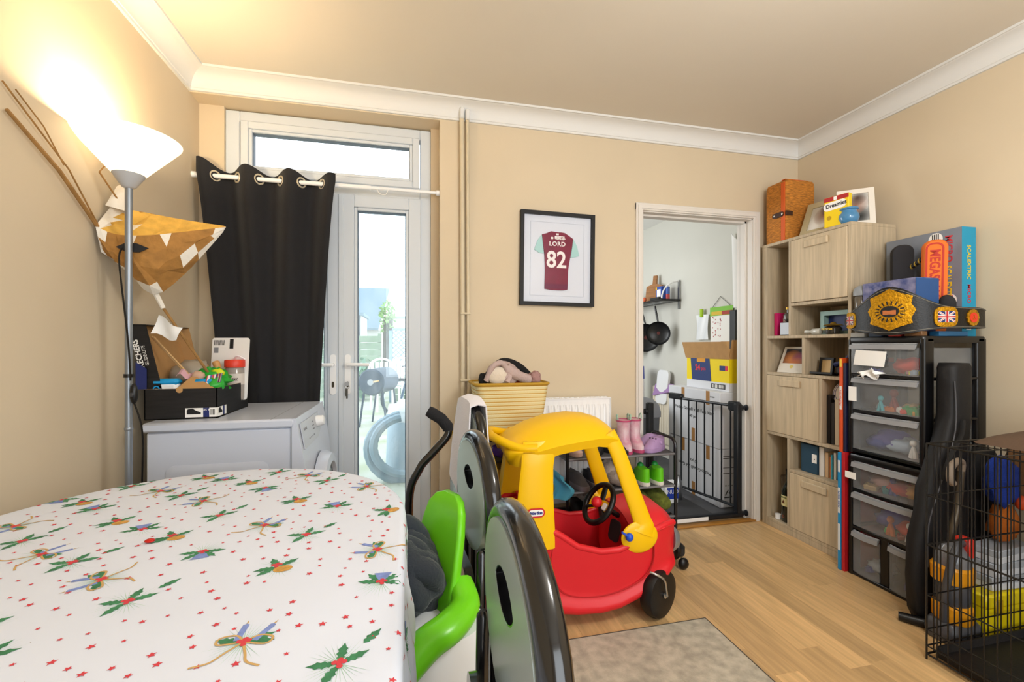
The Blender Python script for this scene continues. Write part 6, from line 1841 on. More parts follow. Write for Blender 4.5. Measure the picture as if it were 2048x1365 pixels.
def blur_photo(name, bg, blobs):
    """soft, out of focus picture: radial colour blobs in object space"""
    m = mat(name, bg, 0.35)
    nt = m.node_tree
    bs_ = nt.nodes['Principled BSDF']
    tc_ = nt.nodes.new('ShaderNodeTexCoord')
    prev = None
    for (ux, uy, rr, c) in blobs:
        mp = nt.nodes.new('ShaderNodeMapping'); mp.vector_type = 'POINT'
        mp.inputs['Location'].default_value = (-ux / rr, 0, -uy / rr)
        mp.inputs['Scale'].default_value = (1 / rr, 1 / rr, 1 / rr)
        gr = nt.nodes.new('ShaderNodeTexGradient'); gr.gradient_type = 'SPHERICAL'
        sep = nt.nodes.new('ShaderNodeSeparateXYZ'); cmb = nt.nodes.new('ShaderNodeCombineXYZ')
        nt.links.new(tc_.outputs['Generated'], sep.inputs[0])
        mxu = nt.nodes.new('ShaderNodeMath'); mxu.operation = 'MULTIPLY'; mxu.inputs[1].default_value = 1.0
        nt.links.new(sep.outputs['Y'], mxu.inputs[0])
        inv = nt.nodes.new('ShaderNodeMath'); inv.operation = 'SUBTRACT'; inv.inputs[0].default_value = 1.0
        nt.links.new(mxu.outputs[0], inv.inputs[1])
        nt.links.new(inv.outputs[0], cmb.inputs['X']); nt.links.new(sep.outputs['Z'], cmb.inputs['Z'])
        nt.links.new(cmb.outputs[0], mp.inputs[0]); nt.links.new(mp.outputs[0], gr.inputs[0])
        pw_ = nt.nodes.new('ShaderNodeMath'); pw_.operation = 'POWER'; pw_.inputs[1].default_value = 0.6
        nt.links.new(gr.outputs['Fac'], pw_.inputs[0])
        mx_ = nt.nodes.new('ShaderNodeMixRGB')
        mx_.inputs['Color2'].default_value = (*lin(c), 1)
        if prev is None:
            mx_.inputs['Color1'].default_value = (*lin(bg), 1)
        else:
            nt.links.new(prev, mx_.inputs['Color1'])
        nt.links.new(pw_.outputs[0], mx_.inputs['Fac'])
        prev = mx_.outputs[0]
    nt.links.new(prev, bs_.inputs['Base Color'])
    return m
PH1 = blur_photo('blurred_portrait_one', 'c9c6c0', [(0.5, 0.25, 0.5, 'f0efec'), (0.6, 0.62, 0.42, '8a5a3e'), (0.7, 0.9, 0.35, '3a2c26')])
PH2 = blur_photo('blurred_portrait_two', 'd9dad8', [(0.5, 0.12, 0.45, '3a3c3c'), (0.72, 0.18, 0.38, '1d2022'), (0.5, 0.6, 0.36, '9a6f5c'), (0.5, 0.85, 0.28, '4a3428')])
photo_frame('framed_photo', 'beige wooden photo frame beside the wicker case on the bookcase', (2.30, 2.105, BZ), (0.16, -1, 0), 0.20, 0.225, 0.036, mat('beige_frame_wood', 'b3a684', 0.6), PH1, 0.42)
photo_frame('framed_photo', 'white wooden photo frame at the near end of the bookcase top', (2.355, 1.905, BZ), (0.75, -0.66, 0), 0.165, 0.215, 0.026, mat('white_frame_wood', 'e6e0d6', 0.6), PH2, 0.22)
dm = thing('treat_box', 'yellow cat treat packet standing behind the blue jar', 'packet', (2.262, 1.94, BZ))
M_DY = mat('treat_yellow', 'f0cf1e', 0.45)
Mt = frame((2.255, 1.938, BZ + 0.0005), (0.22, -1, 0), (0, 0, 1))
b = MB(); b.box(-0.062, 0.062, 0, 0.165, -0.03, 0.0, 0.003, Mt); b.build('carton', M_DY, dm, smooth=False)
b = MB(); b.box(-0.061, 0.061, 0.140, 0.163, 0.0, 0.0012, 0, Mt); b.build('red_band', mat('treat_red', 'b02a2c', 0.5), dm, smooth=False)
b = MB(); b.box(-0.012, 0.004, 0.142, 0.161, 0.0012, 0.0018, 0, Mt); b.build('white_patch', M_PAPER, dm, smooth=False)
b = MB(); b.prism(rrect(-0.056, 0.058, 0.092, 0.136, 0.02, 5), 0.0, 0.0012, Mt @ Matrix.Rotation(R(4), 4, 'Z')); b.build('name_panel', M_PAPER, dm, smooth=False)
text('Dreamies', 0.031, Mt @ Matrix.Translation((0.0, 0.116, 0.0016)) @ Matrix.Rotation(R(4), 4, 'Z'), M_INK, dm, bold=0.0006, sx=0.86)
b = MB(); b.lathe([(0.0, 0.0012), (0.012, 0.0012)], 10, Mt @ Matrix.Translation((-0.035, 0.05, 0)), caps=False); b.build('treat_picture', mat('treat_brown', 'b8941c', 0.6), dm, smooth=False)
bj = thing('ceramic_jar', 'small glossy blue ceramic jar on the bookcase top', 'jar', (2.275, 1.875, BZ))
b = MB(); b.lathe([(0.028, 0), (0.036, 0.006), (0.046, 0.03), (0.044, 0.05), (0.034, 0.062), (0.034, 0.072), (0.042, 0.076), (0.041, 0.084), (0.036, 0.086), (0.03, 0.07)], 26, Matrix.Translation((2.29, 1.895, BZ + 0.0005))); b.build('jar_body', mat('blue_glaze', '4a86b4', 0.2, var=0.08, vscale=30, coat=0.4), bj)

# in the compartments
S_ = 1.2105
t = thing('pink_gift_box', 'hot pink gift box in the upper left compartment of the bookcase', 'box', (2.38, 2.35, S_))
MB().box(2.29, 2.50, 2.368, 2.393, S_, S_ + 0.145, 0.002).build('box_side', mat('hot_pink_card', 'd81e74', 0.5), t)
MB().box(2.44, 2.50, 2.26, 2.366, S_, S_ + 0.14, 0.002).build('box_panel', mat('violet_card', '4a2a98', 0.5), t)
MB().box(2.33, 2.43, 2.345, 2.366, S_, S_ + 0.115, 0.002).build('inner_tray', mat('pale_card', 'cfdadc', 0.5), t)
t = thing('square_bottle', 'dark square glass bottle with gold cap in the upper left compartment', 'bottle', (2.30, 2.29, S_))
b = MB(); b.box(2.265, 2.315, 2.25, 2.325, S_, S_ + 0.085, 0.006); b.build('glass', mat('dark_bottle_glass', '2e2a26', 0.1, spec=0.8), t)
b = MB(); b.lathe([(0.012, 0.085), (0.028, 0.10), (0.03, 0.125), (0.024, 0.135), (0.012, 0.14), (0.012, 0.16)], 14, Matrix.Translation((2.29, 2.28, S_))); b.build('stopper', mat('smoke_stopper', '4a4844', 0.15, spec=0.8), t)
b = MB(); b.lathe([(0.016, 0.16), (0.016, 0.175)], 12, Matrix.Translation((2.29, 2.28, S_))); b.build('gold_cap', mat('cap_gold', 'b08a3a', 0.3, 0.8), t)
t = thing('gift_tray', 'pale blue presentation box with a navy inside in the bookcase', 'box', (2.36, 1.99, S_))
b = MB(); b.ring_prism([(-0.12, 0), (0.12, 0), (0.12, 0.135), (-0.12, 0.135)], [(-0.098, 0.02), (0.098, 0.02), (0.098, 0.11), (-0.098, 0.11)], -0.04, 0.0, face_left(2.335, 1.985, S_)); b.build('box_rim', mat('pale_teal_card', '8fb0ac', 0.5), t, smooth=False)
b = MB(); b.box(2.37, 2.375, 1.885, 2.085, S_ + 0.02, S_ + 0.11); b.build('navy_lining', mat('navy_satin', '14245e', 0.5), t)
t = thing('ornate_bottle', 'clear and black miniature bottle with gold lettering before the pale blue box', 'bottle', (2.33, 2.0, S_))
b = MB(); b.lathe([(0.03, 0), (0.05, 0.01), (0.052, 0.045), (0.04, 0.055), (0.03, 0.06)], 20, Matrix.Translation((2.29, 1.985, S_)) @ Matrix.Scale(0.8, 4)); b.build('base_glass', mat('dark_bottle_glass', '2e2a26', 0.1, spec=0.8), t)
b = MB(); b.lathe([(0.06, 0.06), (0.05, 0.068), (0.02, 0.074), (0.012, 0.085), (0.0, 0.086)], 20, Matrix.Translation((2.29, 1.985, S_)) @ Matrix.Scale(0.8, 4)); b.build('gold_rimmed_lid', mat('cap_gold', 'b08a3a', 0.3, 0.8), t)
text('OLD OAK', 0.015, face_left(2.247, 1.985, S_ + 0.028), mat('gold_ink', 'd8b040', 0.4, 0.5), t)
t = thing('glass_bottle', 'small clear glass bottle lying in the bookcase compartment', 'bottle', (2.28, 2.08, S_))
b = MB(); b.lathe([(0.0, 0), (0.016, 0.0), (0.018, 0.004), (0.018, 0.05), (0.008, 0.062), (0.008, 0.085), (0.011, 0.086), (0.011, 0.1), (0.0, 0.1)], 14, Matrix.Translation((2.285, 2.055, S_ + 0.0185)) @ Matrix.Rotation(R(-90), 4, 'X')); b.build('glass', mat('clear_bottle', 'c4c4bc', 0.08, spec=0.8), t)
S_ = 0.981
PH3 = blur_photo('blurred_screen_photo', '2c2c34', [(0.35, 0.55, 0.42, 'c87a34'), (0.62, 0.6, 0.3, '8a3a5a'), (0.6, 0.3, 0.35, 'c4702c')])
t, M = photo_frame('photo_display', 'cream leaning photo display in the middle left compartment of the bookcase', (2.285, 2.27, S_), (0.1, -1, 0), 0.175, 0.175, 0.014, mat('cream_display', 'd8d2c6', 0.5), PH3, 0.45)
MB().box(-0.075, 0.075, 0.013, 0.062, -0.006, 0.0005, 0, M).build('lower_panel', mat('cream_display', 'd8d2c6', 0.5), t, smooth=False)
MB().prism(disc(0.012), 0.0005, 0.0012, M @ Matrix.Translation((0.0, 0.04, 0))).build('yellow_emblem', mat('pale_gold_print', 'd8c468', 0.6), t, smooth=False)
b = MB(); b.lathe([(0.018, 0), (0.018, 0.165), (0.012, 0.17)], 12, Matrix.Translation((2.44, 2.20, S_))); tag(b.build('yellow_canister', mat('canister_yellow', 'c2a83a', 0.5)), 'slim yellow canister behind the leaning photo display', 'canister')
b = MB(); b.box(2.29, 2.42, 2.143, 2.156, S_, S_ + 0.105, 0.001); tag(b.build('thin_book', mat('book_pale', 'c4c0c2', 0.7)), 'thin pale book beside the leaning photo display', 'book')
t, M = photo_frame('plaque', 'small black framed plaque in the middle right compartment', (2.30, 2.045, S_), (0.1, -1, 0), 0.08, 0.10, 0.012, M_BLACK, mat('plaque_gold', 'b89a6a', 0.4, 0.3), 0.15, 0.016)
MB().box(-0.055, 0.075, -0.001, 0.012, 0.0, 0.05, 0.002, M).build('plaque_base', M_BLACK, t)
t = thing('pouch', 'dark zipped pouch at the near end of the middle compartment', 'pouch', (2.34, 1.93, S_))
b = MB(); b.box(2.29, 2.42, 1.865, 1.985, S_, S_ + 0.06, 0.02); b.build('pouch_body', mat('dark_pouch', '2a2624', 0.6), t)
b = MB(); b.tube(bez([(2.31, 1.99, S_ + 0.06), (2.31, 1.93, S_ + 0.085), (2.31, 1.88, S_ + 0.14), (2.33, 1.865, S_ + 0.165)], 5), 0.014, 8); b.build('pouch_flap', mat('navy_pouch', '1d2350', 0.6), t)
S_ = 0.6035
t = thing('plate', 'white plate with blue rim standing in the bookcase', 'plate', (2.35, 1.93, 0.8))
b = MB(); b.lathe([(0.0, 0.0), (0.06, 0.0), (0.085, 0.008), (0.105, 0.016), (0.106, 0.019), (0.06, 0.005), (0.0, 0.004)], 30, frame((2.33, 1.93, 0.885), (0.25, -1, 0.1), (0.3, 0.0, 1)) @ Matrix.Scale(0.68, 4), caps=False); b.build('plate_body', M_WHITE, t)
for r_ in (0.088, 0.098):
    b = MB(); b.lathe([(r_, 0.0128 if r_ > 0.09 else 0.009), (r_ + 0.004, 0.0145 if r_ > 0.09 else 0.0107)], 30, frame((2.3295, 1.93, 0.885), (0.25, -1, 0.1), (0.3, 0.0, 1)) @ Matrix.Scale(0.68, 4) @ Matrix.Translation((0, 0, 0.004)), caps=False); b.build('rim_band', mat('plate_blue', '5a5a98', 0.3), t)
for k, (y0, y1, h, c, lab) in enumerate(((1.985, 2.007, 0.27, '17171a', 'tall black box file in the bookcase beside the middle door'), (1.962, 1.982, 0.23, '2b2724', 'slim dark brown book right of the black box file'), (1.935, 1.960, 0.25, 'c8b89c', 'cream spined book under the standing plate'), (1.865, 1.93, 0.24, '8d7f6c', 'thick tan folder at the near end under the plate'))):
    b = MB(); b.box(2.27, 2.46, y0, y1, S_, S_ + h - 0.06 * (k == 9), 0.002)
    o = b.build('book', mat('book_%d' % k, c, 0.6)); tag(o, lab, 'book', 'books beside the middle door')
S_ = 0.4035
t = thing('navy_box', 'dark teal box with a white tag in the low open compartment', 'box', (2.36, 2.15, S_))
b = MB(); b.box(2.28, 2.46, 2.075, 2.185, S_, S_ + 0.165, 0.003); b.build('carton', mat('teal_card', '25465c', 0.6), t)
b = MB(); b.box(2.2785, 2.28, 2.078, 2.108, S_ + 0.065, S_ + 0.115); b.build('tag', M_PAPER, t, smooth=False)
b = MB(); b.prism([(0, 0), (0.008, 0.004), (0.004, 0.01)], 0, 0.0006, face_left(2.278, 2.095, S_ + 0.082)); b.build('logo_mark', M_INK, t, smooth=False)
cols = ['e4e0da', 'd8b48a', 'd07a4a', '3fa0b8', 'e0dcd2', '2a5a9a', '8fa83a', 'b8b4ac', 'c23a3a', '3a3c70']
labs = ['white booklet next to the dark teal box', 'peach coloured booklet in the low compartment', 'orange booklet in the low compartment', 'turquoise leaflet in the low compartment', 'cream leaflet between turquoise and blue ones', 'dark blue booklet in the low compartment', 'olive green leaflet in the low compartment', 'grey leaflet in the low compartment', 'red edged leaflet in the low compartment', 'purple booklet nearest the game boxes']
y = 2.072
for k in range(10):
    w_ = (0.03, 0.02, 0.016, 0.01, 0.014, 0.012, 0.012, 0.014, 0.012, 0.02)[k]
    h = (0.165, 0.14, 0.12, 0.135, 0.15, 0.14, 0.12, 0.135, 0.11, 0.14)[k]
    b = MB(); b.box(2.29 + 0.006 * (k % 3), 2.44, y - w_ + 0.001, y, S_, S_ + h, 0.001)
    tag(b.build('booklet', mat('booklet_%d' % k, cols[k], 0.7)), labs[k], 'booklet', 'booklets in the low compartment')
    y -= w_ + 0.002
t = thing('whiskey_bottle', 'dark green bottle with a cream label in the bottom left compartment', 'bottle', (2.32, 2.29, 0.0535))
b = MB(); b.lathe([(0.036, 0), (0.04, 0.006), (0.04, 0.19), (0.03, 0.22), (0.0145, 0.25), (0.0145, 0.31), (0.017, 0.312), (0.017, 0.325)], 22, Matrix.Translation((2.30, 2.29, 0.0535))); b.build('glass', mat('bottle_green', '11180f', 0.12, spec=0.8), t)
b = MB(); b.lathe([(0.0405, 0.10), (0.0405, 0.165)], 22, Matrix.Translation((2.30, 2.29, 0.0535)), caps=False); b.build('label', mat('cream_label', 'd8d09a', 0.6), t)
b = MB(); b.prism([(-0.008, -0.01), (0.008, -0.01), (0.006, 0.004), (0, 0.012), (-0.006, 0.004)], 0, 0.001, face_left(2.2595, 2.29, 0.18)); b.build('label_emblem', mat('label_brown', '5a3018', 0.6), t)
text('JAMESON', 0.011, face_left(2.2592, 2.29, 0.207), mat('label_green', '1c4a24', 0.6), t)
b = MB(); b.lathe([(0.006, 0.002), (0.008, 0.002)], 10, face_left(2.2598, 2.29, 0.09), caps=False); b.build('bottle_seal', mat('seal_copper', 'a84a2a', 0.5), t)
t = thing('glass_vase', 'tall smoky tumbler behind the dark green bottle', 'tumbler', (2.34, 2.355, 0.0535))
b = MB(); b.loft([[(2.36 + k * math.cos(i * math.pi / 8), 2.355 + k * 0.75 * math.sin(i * math.pi / 8), z) for i in range(16)] for z, k in ((0.054, 0.03), (0.30, 0.046), (0.315, 0.046))], caps=True); b.build('glass', mat('smoky_glass', '5a5248', 0.1, spec=0.8), t)
b = MB(); b.lathe([(0.018, 0), (0.018, 0.03)], 10, Matrix.Translation((2.275, 2.345, 0.0535))); tag(b.build('white_candle', M_WHITE), 'small white candle at the foot of the dark green bottle', 'candle')

# ================================================================ GAME BOXES BETWEEN BOOKCASE AND DRAWERS
def game_box(label, y0, y1, z0, z1, c, x0, bands=None):
    t = thing('game_box', label, 'box', (2.33, (y0 + y1) / 2, z0), group='board game boxes on their ends')
    MB().box(x0, 2.50, y0, y1, z0, z1, 0.0015).build('box_body', mat('game_' + c, c, 0.5), t, smooth=False)
    for (a, b_, cc) in bands or ():
        MB().box(x0 - 0.0006, x0, y0 + 0.002, y1 - 0.002, a, b_).build('spine_band', mat('game_' + cc, cc, 0.5), t, smooth=False)
    return t
g1 = game_box('blue and white game box standing on the floor beside the bookcase', 1.822, 1.838, 0.0, 0.60, '1c8ac4', 2.148, [(0.10, 0.235, 'd4dde4'), (0.29, 0.42, 'd4dde4'), (0.50, 0.56, 'd4dde4')])
text('MUSIC  GREATS', 0.012, frame((2.147, 1.830, 0.36), (0, 0, 1), (0, 1, 0)), mat('print_blue', '1c4a9a', 0.6), g1)
game_box('red game box standing on the floor beside the plastic drawers', 1.804, 1.8205, 0.0, 0.605, 'b81c24', 2.152)
g2 = game_box('orange game box balanced upright above the blue one', 1.822, 1.838, 0.602, 1.085, 'd8501c', 2.158, [(0.82, 0.94, 'e8e0d8'), (1.04, 1.08, 'e8c23a')])
text('FRUSTRATION', 0.012, frame((2.157, 1.830, 0.88), (0, 0, 1), (0, 1, 0)), mat('print_red', 'd8313c', 0.6), g2)
game_box('dark navy game box balanced above the red one', 1.806, 1.8205, 0.607, 1.06, '1c1c3c', 2.162)

# ================================================================ PLASTIC DRAWER TOWER
DX_0, DX_1, DY0, DY1 = 2.165, 2.535, 1.455, 1.80
dt = thing('drawer_tower', 'black framed tower of clear plastic drawers full of toys', 'drawers', (2.35, 1.63, 0))
M_DFR = mat('black_drawer_frame', '0c0c0e', 0.3)
M_DLIP = mat('grey_drawer_lip', '8e8f92', 0.45)
def frosted(name, tint='f4f6f8', fac=0.19, tr=0.5):
    if name in MATS:
        return MATS[name]
    m = bpy.data.materials.new(name); m.use_nodes = True
    nt = m.node_tree; nt.nodes.clear()
    o_ = nt.nodes.new('ShaderNodeOutputMaterial')
    t_ = nt.nodes.new('ShaderNodeBsdfTransparent')
    d_ = nt.nodes.new('ShaderNodeBsdfDiffuse'); d_.inputs[0].default_value = (*lin('c9cdd0'), 1)
    g_ = nt.nodes.new('ShaderNodeBsdfGlossy'); g_.inputs['Roughness'].default_value = 0.25
    m1 = nt.nodes.new('ShaderNodeMixShader'); m1.inputs[0].default_value = fac
    m2 = nt.nodes.new('ShaderNodeMixShader'); m2.inputs[0].default_value = 0.06
    t_.inputs[0].default_value = (*lin(tint), 1)
    nt.links.new(t_.outputs[0], m1.inputs[1]); nt.links.new(d_.outputs[0], m1.inputs[2])
    nt.links.new(m1.outputs[0], m2.inputs[1]); nt.links.new(g_.outputs[0], m2.inputs[2])
    nt.links.new(m2.outputs[0], o_.inputs[0])
    MATS[name] = m
    return m
M_FRO = frosted('frosted_drawer_plastic')
for (z0, z1) in ((0.0, 0.605), (0.615, 1.19)):
    for x in (DX_0, DX_1 - 0.06):
        for y in (DY0, DY1 - 0.024):
            w = 0.06
            b = MB(); b.loft([[(px, py, z) for px, py in rrect(x, x + w, y, y + 0.024, 0.010, 4)] for z in (z0, z1 - 0.012)]); b.build('post', M_DFR, dt)
    b = MB(); b.loft([[(2.35 + (px - 2.35) * k, 1.6275 + (py - 1.6275) * k, z) for px, py in rrect(DX_0, DX_1, DY0, DY1, 0.02, 4)] for z, k in ((z1 - 0.03, 0.99), (z1 - 0.022, 1.0), (z1 - 0.006, 1.0), (z1, 0.985))]); b.build('cap_panel', M_DFR, dt)
    b = MB(); b.box(DX_0 + 0.004, DX_1 - 0.004, DY0 + 0.004, DY1 - 0.004, z0 + 0.0, z0 + 0.018, 0.004); b.build('base_panel', M_DFR, dt)
for z in (0.995, 0.815, 0.42, 0.232):
    for y in (DY0 + 0.002, DY1 - 0.022):
        MB().box(DX_0 + 0.01, DX_1 - 0.01, y, y + 0.02, z, z + 0.014, 0.003).build('runner', M_DFR, dt)
    MB().box(DX_0 + 0.004, DX_0 + 0.016, DY0 + 0.02, DY1 - 0.02, z, z + 0.016, 0.003).build('cross_bar', M_DFR, dt)
MB().box(DX_0 + 0.006, DX_0 + 0.03, 1.605, 1.645, 0.02, 0.235, 0.003).build('centre_post', M_DFR, dt)
def drawer(z0, z1, ya_, yb2, pull=0.0, bow=0.012):
    xf = DX_0 + 0.006 - pull
    b = MB()
    n = 8
    fr_o = [(xf - bow * math.sin(math.pi * i / n), ya_ + (yb2 - ya_) * i / n) for i in range(n + 1)]
    b.loft([[(x, y, z) for x, y in fr_o] for z in (z0, z1)], caps=False, closed=False)
    b.add([(xf, ya_, z0), (DX_1 - 0.03, ya_, z0), (DX_1 - 0.03, ya_, z1 - 0.02), (xf, ya_, z1 - 0.02)], [(0, 1, 2, 3)])
    b.add([(xf, yb2, z0), (DX_1 - 0.03, yb2, z0), (DX_1 - 0.03, yb2, z1 - 0.02), (xf, yb2, z1 - 0.02)], [(0, 1, 2, 3)])
    b.add([(DX_1 - 0.03, ya_, z0), (DX_1 - 0.03, yb2, z0), (DX_1 - 0.03, yb2, z1 - 0.02), (DX_1 - 0.03, ya_, z1 - 0.02)], [(0, 1, 2, 3)])
    b.add([(xf, ya_, z0), (DX_1 - 0.03, ya_, z0), (DX_1 - 0.03, yb2, z0), (xf, yb2, z0)], [(0, 1, 2, 3)])
    d = b.build('drawer', M_FRO, dt, smooth=30)
    b = MB()
    b.loft([[(x - 0.001, y, z1 - 0.004) for x, y in fr_o] + [(x + 0.004, y, z1 - 0.004) for x, y in fr_o[::-1]], [(x - 0.012, y, z1 - 0.006) for x, y in fr_o] + [(x + 0.004, y, z1 + 0.001) for x, y in fr_o[::-1]],
            [(x - 0.016, y, z1 - 0.027) for x, y in fr_o] + [(x - 0.013, y, z1 - 0.027) for x, y in fr_o[::-1]]])
    b.build('pull_lip', M_DLIP, d, smooth=30)
    return d
YA, YB2 = DY0 + 0.025, DY1 - 0.025
DR = [(1.012, 1.158, YA, YB2), (0.832, 0.992, YA, YB2), (0.636, 0.812, YA, YB2), (0.438, 0.572, YA, YB2), (0.252, 0.418, YA, YB2), (0.02, 0.226, 1.648, YB2), (0.02, 0.226, YA, 1.602)]
for k, (z0, z1, a_, b_) in enumerate(DR):
    drawer(z0, z1, a_, b_, 0.012 if k == 0 else 0.0)
b = MB(); b.box(2.138, 2.1385, 1.735, 1.79, 0.488, 0.52); tag(b.build('price_sticker', M_PAPER), 'white barcode sticker on the fourth plastic drawer', 'sticker')
b = MB(); b.sheet(lambda u, v: (2.135 - 0.004 * math.sin(3 * u), 1.745 - 0.145 * u - 0.012 * v, 1.055 + 0.072 * v - 0.006 * u), 6, 4, 0.0008); tag(b.build('envelope', M_PAPER), 'white envelope stuck on the front of the top plastic drawer', 'envelope')
random.seed(5)
b = MB(); b.sheet(lambda u, v: (2.125 + 0.02 * math.sin(9 * u + 5 * v), 1.72 - 0.10 * u - 0.02 * v, 0.998 + 0.045 * v * (1 - abs(u - 0.5)) + 0.012 * math.sin(14 * u) * (1 - v)), 12, 8, 0.0008); tag(b.build('crumpled_paper', M_PAPER), 'crumpled white paper caught on the second drawer lip', 'paper')
b = MB(); b.box(2.142, 2.1428, 1.735, 1.775, 0.875, 0.945); tag(b.build('paper_note', M_PAPER), 'square white note stuck on the second plastic drawer', 'note')
b = MB(); b.ball((2.23, 1.72, 1.085), 0.04, 0.06, 0.06, 18, 12, amp=0.5, fr=4, seed=3); tag(b.build('black_bin_bag', mat('black_polythene', '08080a', 0.15)), 'shiny black plastic bag in the top drawer', 'bag')
# toys inside the drawers
def toy(kind, x, y, z, s_, c, label):
    m = mat('toy_' + c, c, 0.45)
    b = MB()
    if kind == 'brick':
        M = Matrix.Translation((x, y, z)) @ Matrix.Rotation(random.uniform(0, 3), 4, 'Z') @ Matrix.Rotation(random.uniform(-0.4, 0.4), 4, 'X')
        b.box(-s_, s_, -s_ * 0.6, s_ * 0.6, 0, s_ * 0.9, s_ * 0.08, M)
        for i in (-0.5, 0.5):
            for j in (-0.3, 0.3):
                b.lathe([(s_ * 0.2, s_ * 0.9), (s_ * 0.2, s_ * 1.1)], 8, M @ Matrix.Translation((i * s_, j * s_, 0)))
    elif kind == 'figure':
        b.tube([(x, y - s_ * 0.4, z), (x, y - s_ * 0.2, z + s_ * 1.0), (x, y, z + s_ * 1.9), (x, y + s_ * 0.2, z + s_ * 1.0), (x, y + s_ * 0.4, z)], s_ * 0.33, 8)
        b.ball((x, y, z + s_ * 2.5), s_ * 0.5, s_ * 0.5, s_ * 0.55, 10, 7)
    else:
        b.ball((x, y, z + s_ * 0.8), s_ * 1.2, s_ * 1.5, s_ * 0.8, 14, 9, amp=0.35, fr=2.5, seed=x * 50 + y * 31)
    tag(b.build({'brick': 'toy_brick', 'figure': 'toy_figure', 'soft': 'soft_toy'}[kind], m), label, 'toy', 'toys in the plastic drawers')
names = ['top', 'second', 'third', 'fourth', 'fifth', 'bottom left', 'bottom right']
CN = {'d8402a': 'red', '2a9a4a': 'green', 'e0a020': 'amber', 'e8e4dc': 'white', '3aa0a8': 'teal', 'c86a28': 'orange', '4a4a9a': 'violet', 'd8a8a0': 'pink', 'e0d020': 'yellow', '8a3a38': 'maroon', 'a8b8c8': 'pale blue', 'c8a878': 'tan', '30408a': 'dark blue'}
CONT = [[('soft', .24, 'd8402a', .035), ('brick', .06, 'e0d020', .014), ('brick', .16, '2a9a4a', .012), ('brick', .12, '8a3a38', .013), ('brick', .85, '4a4a9a', .02), ('brick', .03, 'a8b8c8', .016)],
        [('figure', .5, '8a3a38', .026), ('figure', .66, '3aa0a8', .018), ('brick', .35, 'e8e4dc', .018), ('brick', .12, '2a9a4a', .028), ('brick', .55, 'c86a28', .016), ('brick', .25, 'd8402a', .015), ('brick', .8, 'a8b8c8', .018), ('brick', .04, 'e0a020', .016), ('soft', .2, 'c8a878', .022)],
        [('soft', .7, '4a4a9a', .045), ('soft', .4, 'a8b8c8', .035), ('figure', .1, 'e8e4dc', .02), ('soft', .85, '30408a', .03)],
        [('soft', .8, 'd8a8a0', .035), ('soft', .2, 'e0a020', .03), ('brick', .62, '3aa0a8', .02), ('soft', .4, 'd8402a', .03), ('figure', .5, '4a4a9a', .02), ('brick', .9, 'c8a878', .02)],
        [('soft', .65, '4a4a9a', .04), ('figure', .48, 'c86a28', .022), ('soft', .22, 'd8402a', .035), ('figure', .12, 'e8e4dc', .022), ('brick', .55, '2a9a4a', .022), ('brick', .3, '8a3a38', .016)],
        [('soft', .5, 'a8b8c8', .03), ('brick', .8, '30408a', .02)],
        [('soft', .35, 'c8a878', .035), ('brick', .5, 'd8402a', .02), ('figure', .8, '30408a', .022), ('brick', .2, 'e0a020', .018)]]
for k, (z0, z1, a_, b_) in enumerate(DR):
    for kind, f, c, s_ in CONT[k]:
        y = a_ + 0.03 + (b_ - a_ - 0.06) * f
        w_ = {'brick': 'toy brick', 'figure': 'toy figure', 'soft': 'lumpy toy'}[kind]
        s_ *= 1.35
        m_ = {'brick': 1.25, 'figure': 0.9, 'soft': 1.75}[kind] * s_
        y = min(max(y, a_ + m_), b_ - m_)
        toy(kind, DX_0 + 0.022 + {'brick': 1.2, 'figure': 0.6, 'soft': 1.5}[kind] * s_ + 0.012 * (int(f * 100) % 3), y, z0 + 0.003, s_, c, '%s %s inside the %s clear drawer' % (CN[c], w_, names[k]))

# ================================================================ ON TOP OF THE TOWER
TZ_ = 1.1905
sx_ = thing('racing_set_box', 'tall grey and turquoise slot racing set box leaning on the right wall', 'box', (2.47, 1.66, TZ_))
M_SXG = mat('racing_box_grey', '7d8490', 0.5, var=0.12, vscale=5)
M_SXB = mat('racing_box_turquoise', '1494bc', 0.45)
b = MB()
b.use(0).box(2.45, 2.535, 1.497, 1.825, TZ_, 1.692, 0.001)
b.use(1).add([(2.4495, 1.4965, TZ_), (2.5355, 1.4965, TZ_), (2.5355, 1.4965, 1.692), (2.4495, 1.4965, 1.692)], [(0, 1, 2, 3)])
b.build('box_body', [M_SXG, M_SXB], sx_, smooth=False)
Mv = frame((2.449, 1.548, 1.50), (0, 0, -1), (0, -1, 0))
text('MICRO', 0.04, Mv @ Matrix.Translation((-0.10, 0, 0)), mat('sx_red', 'c2303c', 0.5), sx_, bold=0.0008)
text('SCALEXTRIC', 0.04, Mv @ Matrix.Translation((0.07, -0.004, 0)), mat('sx_yellow', 'e0c030', 0.5), sx_, bold=0.0008, sx=0.8)
Me = frame((2.492, 1.496, 1.50), (0, 0, -1), (1, 0, 0))
text('SCALEXTRIC', 0.028, Me @ Matrix.Translation((-0.03, 0, 0)), mat('sx_yellow', 'e0c030', 0.5), sx_, bold=0.0006)
text('MICRO', 0.028, Me @ Matrix.Translation((0.115, 0, 0)), mat('sx_red', 'c2303c', 0.5), sx_, bold=0.0006)
text('LAE', 0.04, frame((2.492, 1.496, 1.25), (0, 0, 1), (-1, 0, 0)), M_PAPER, sx_, bold=0.0006)
for k, (y, z) in enumerate(((1.79, 1.60), (1.75, 1.62), (1.79, 1.53), (1.75, 1.54))):
    b = MB(); b.tube([(2.449, y + 0.010 * math.cos(R(a)), z + 0.026 * math.sin(R(a))) for a in range(0, 360, 20)], 0.0018, 5, True); b.build('track_diagram', M_PAPER, sx_)
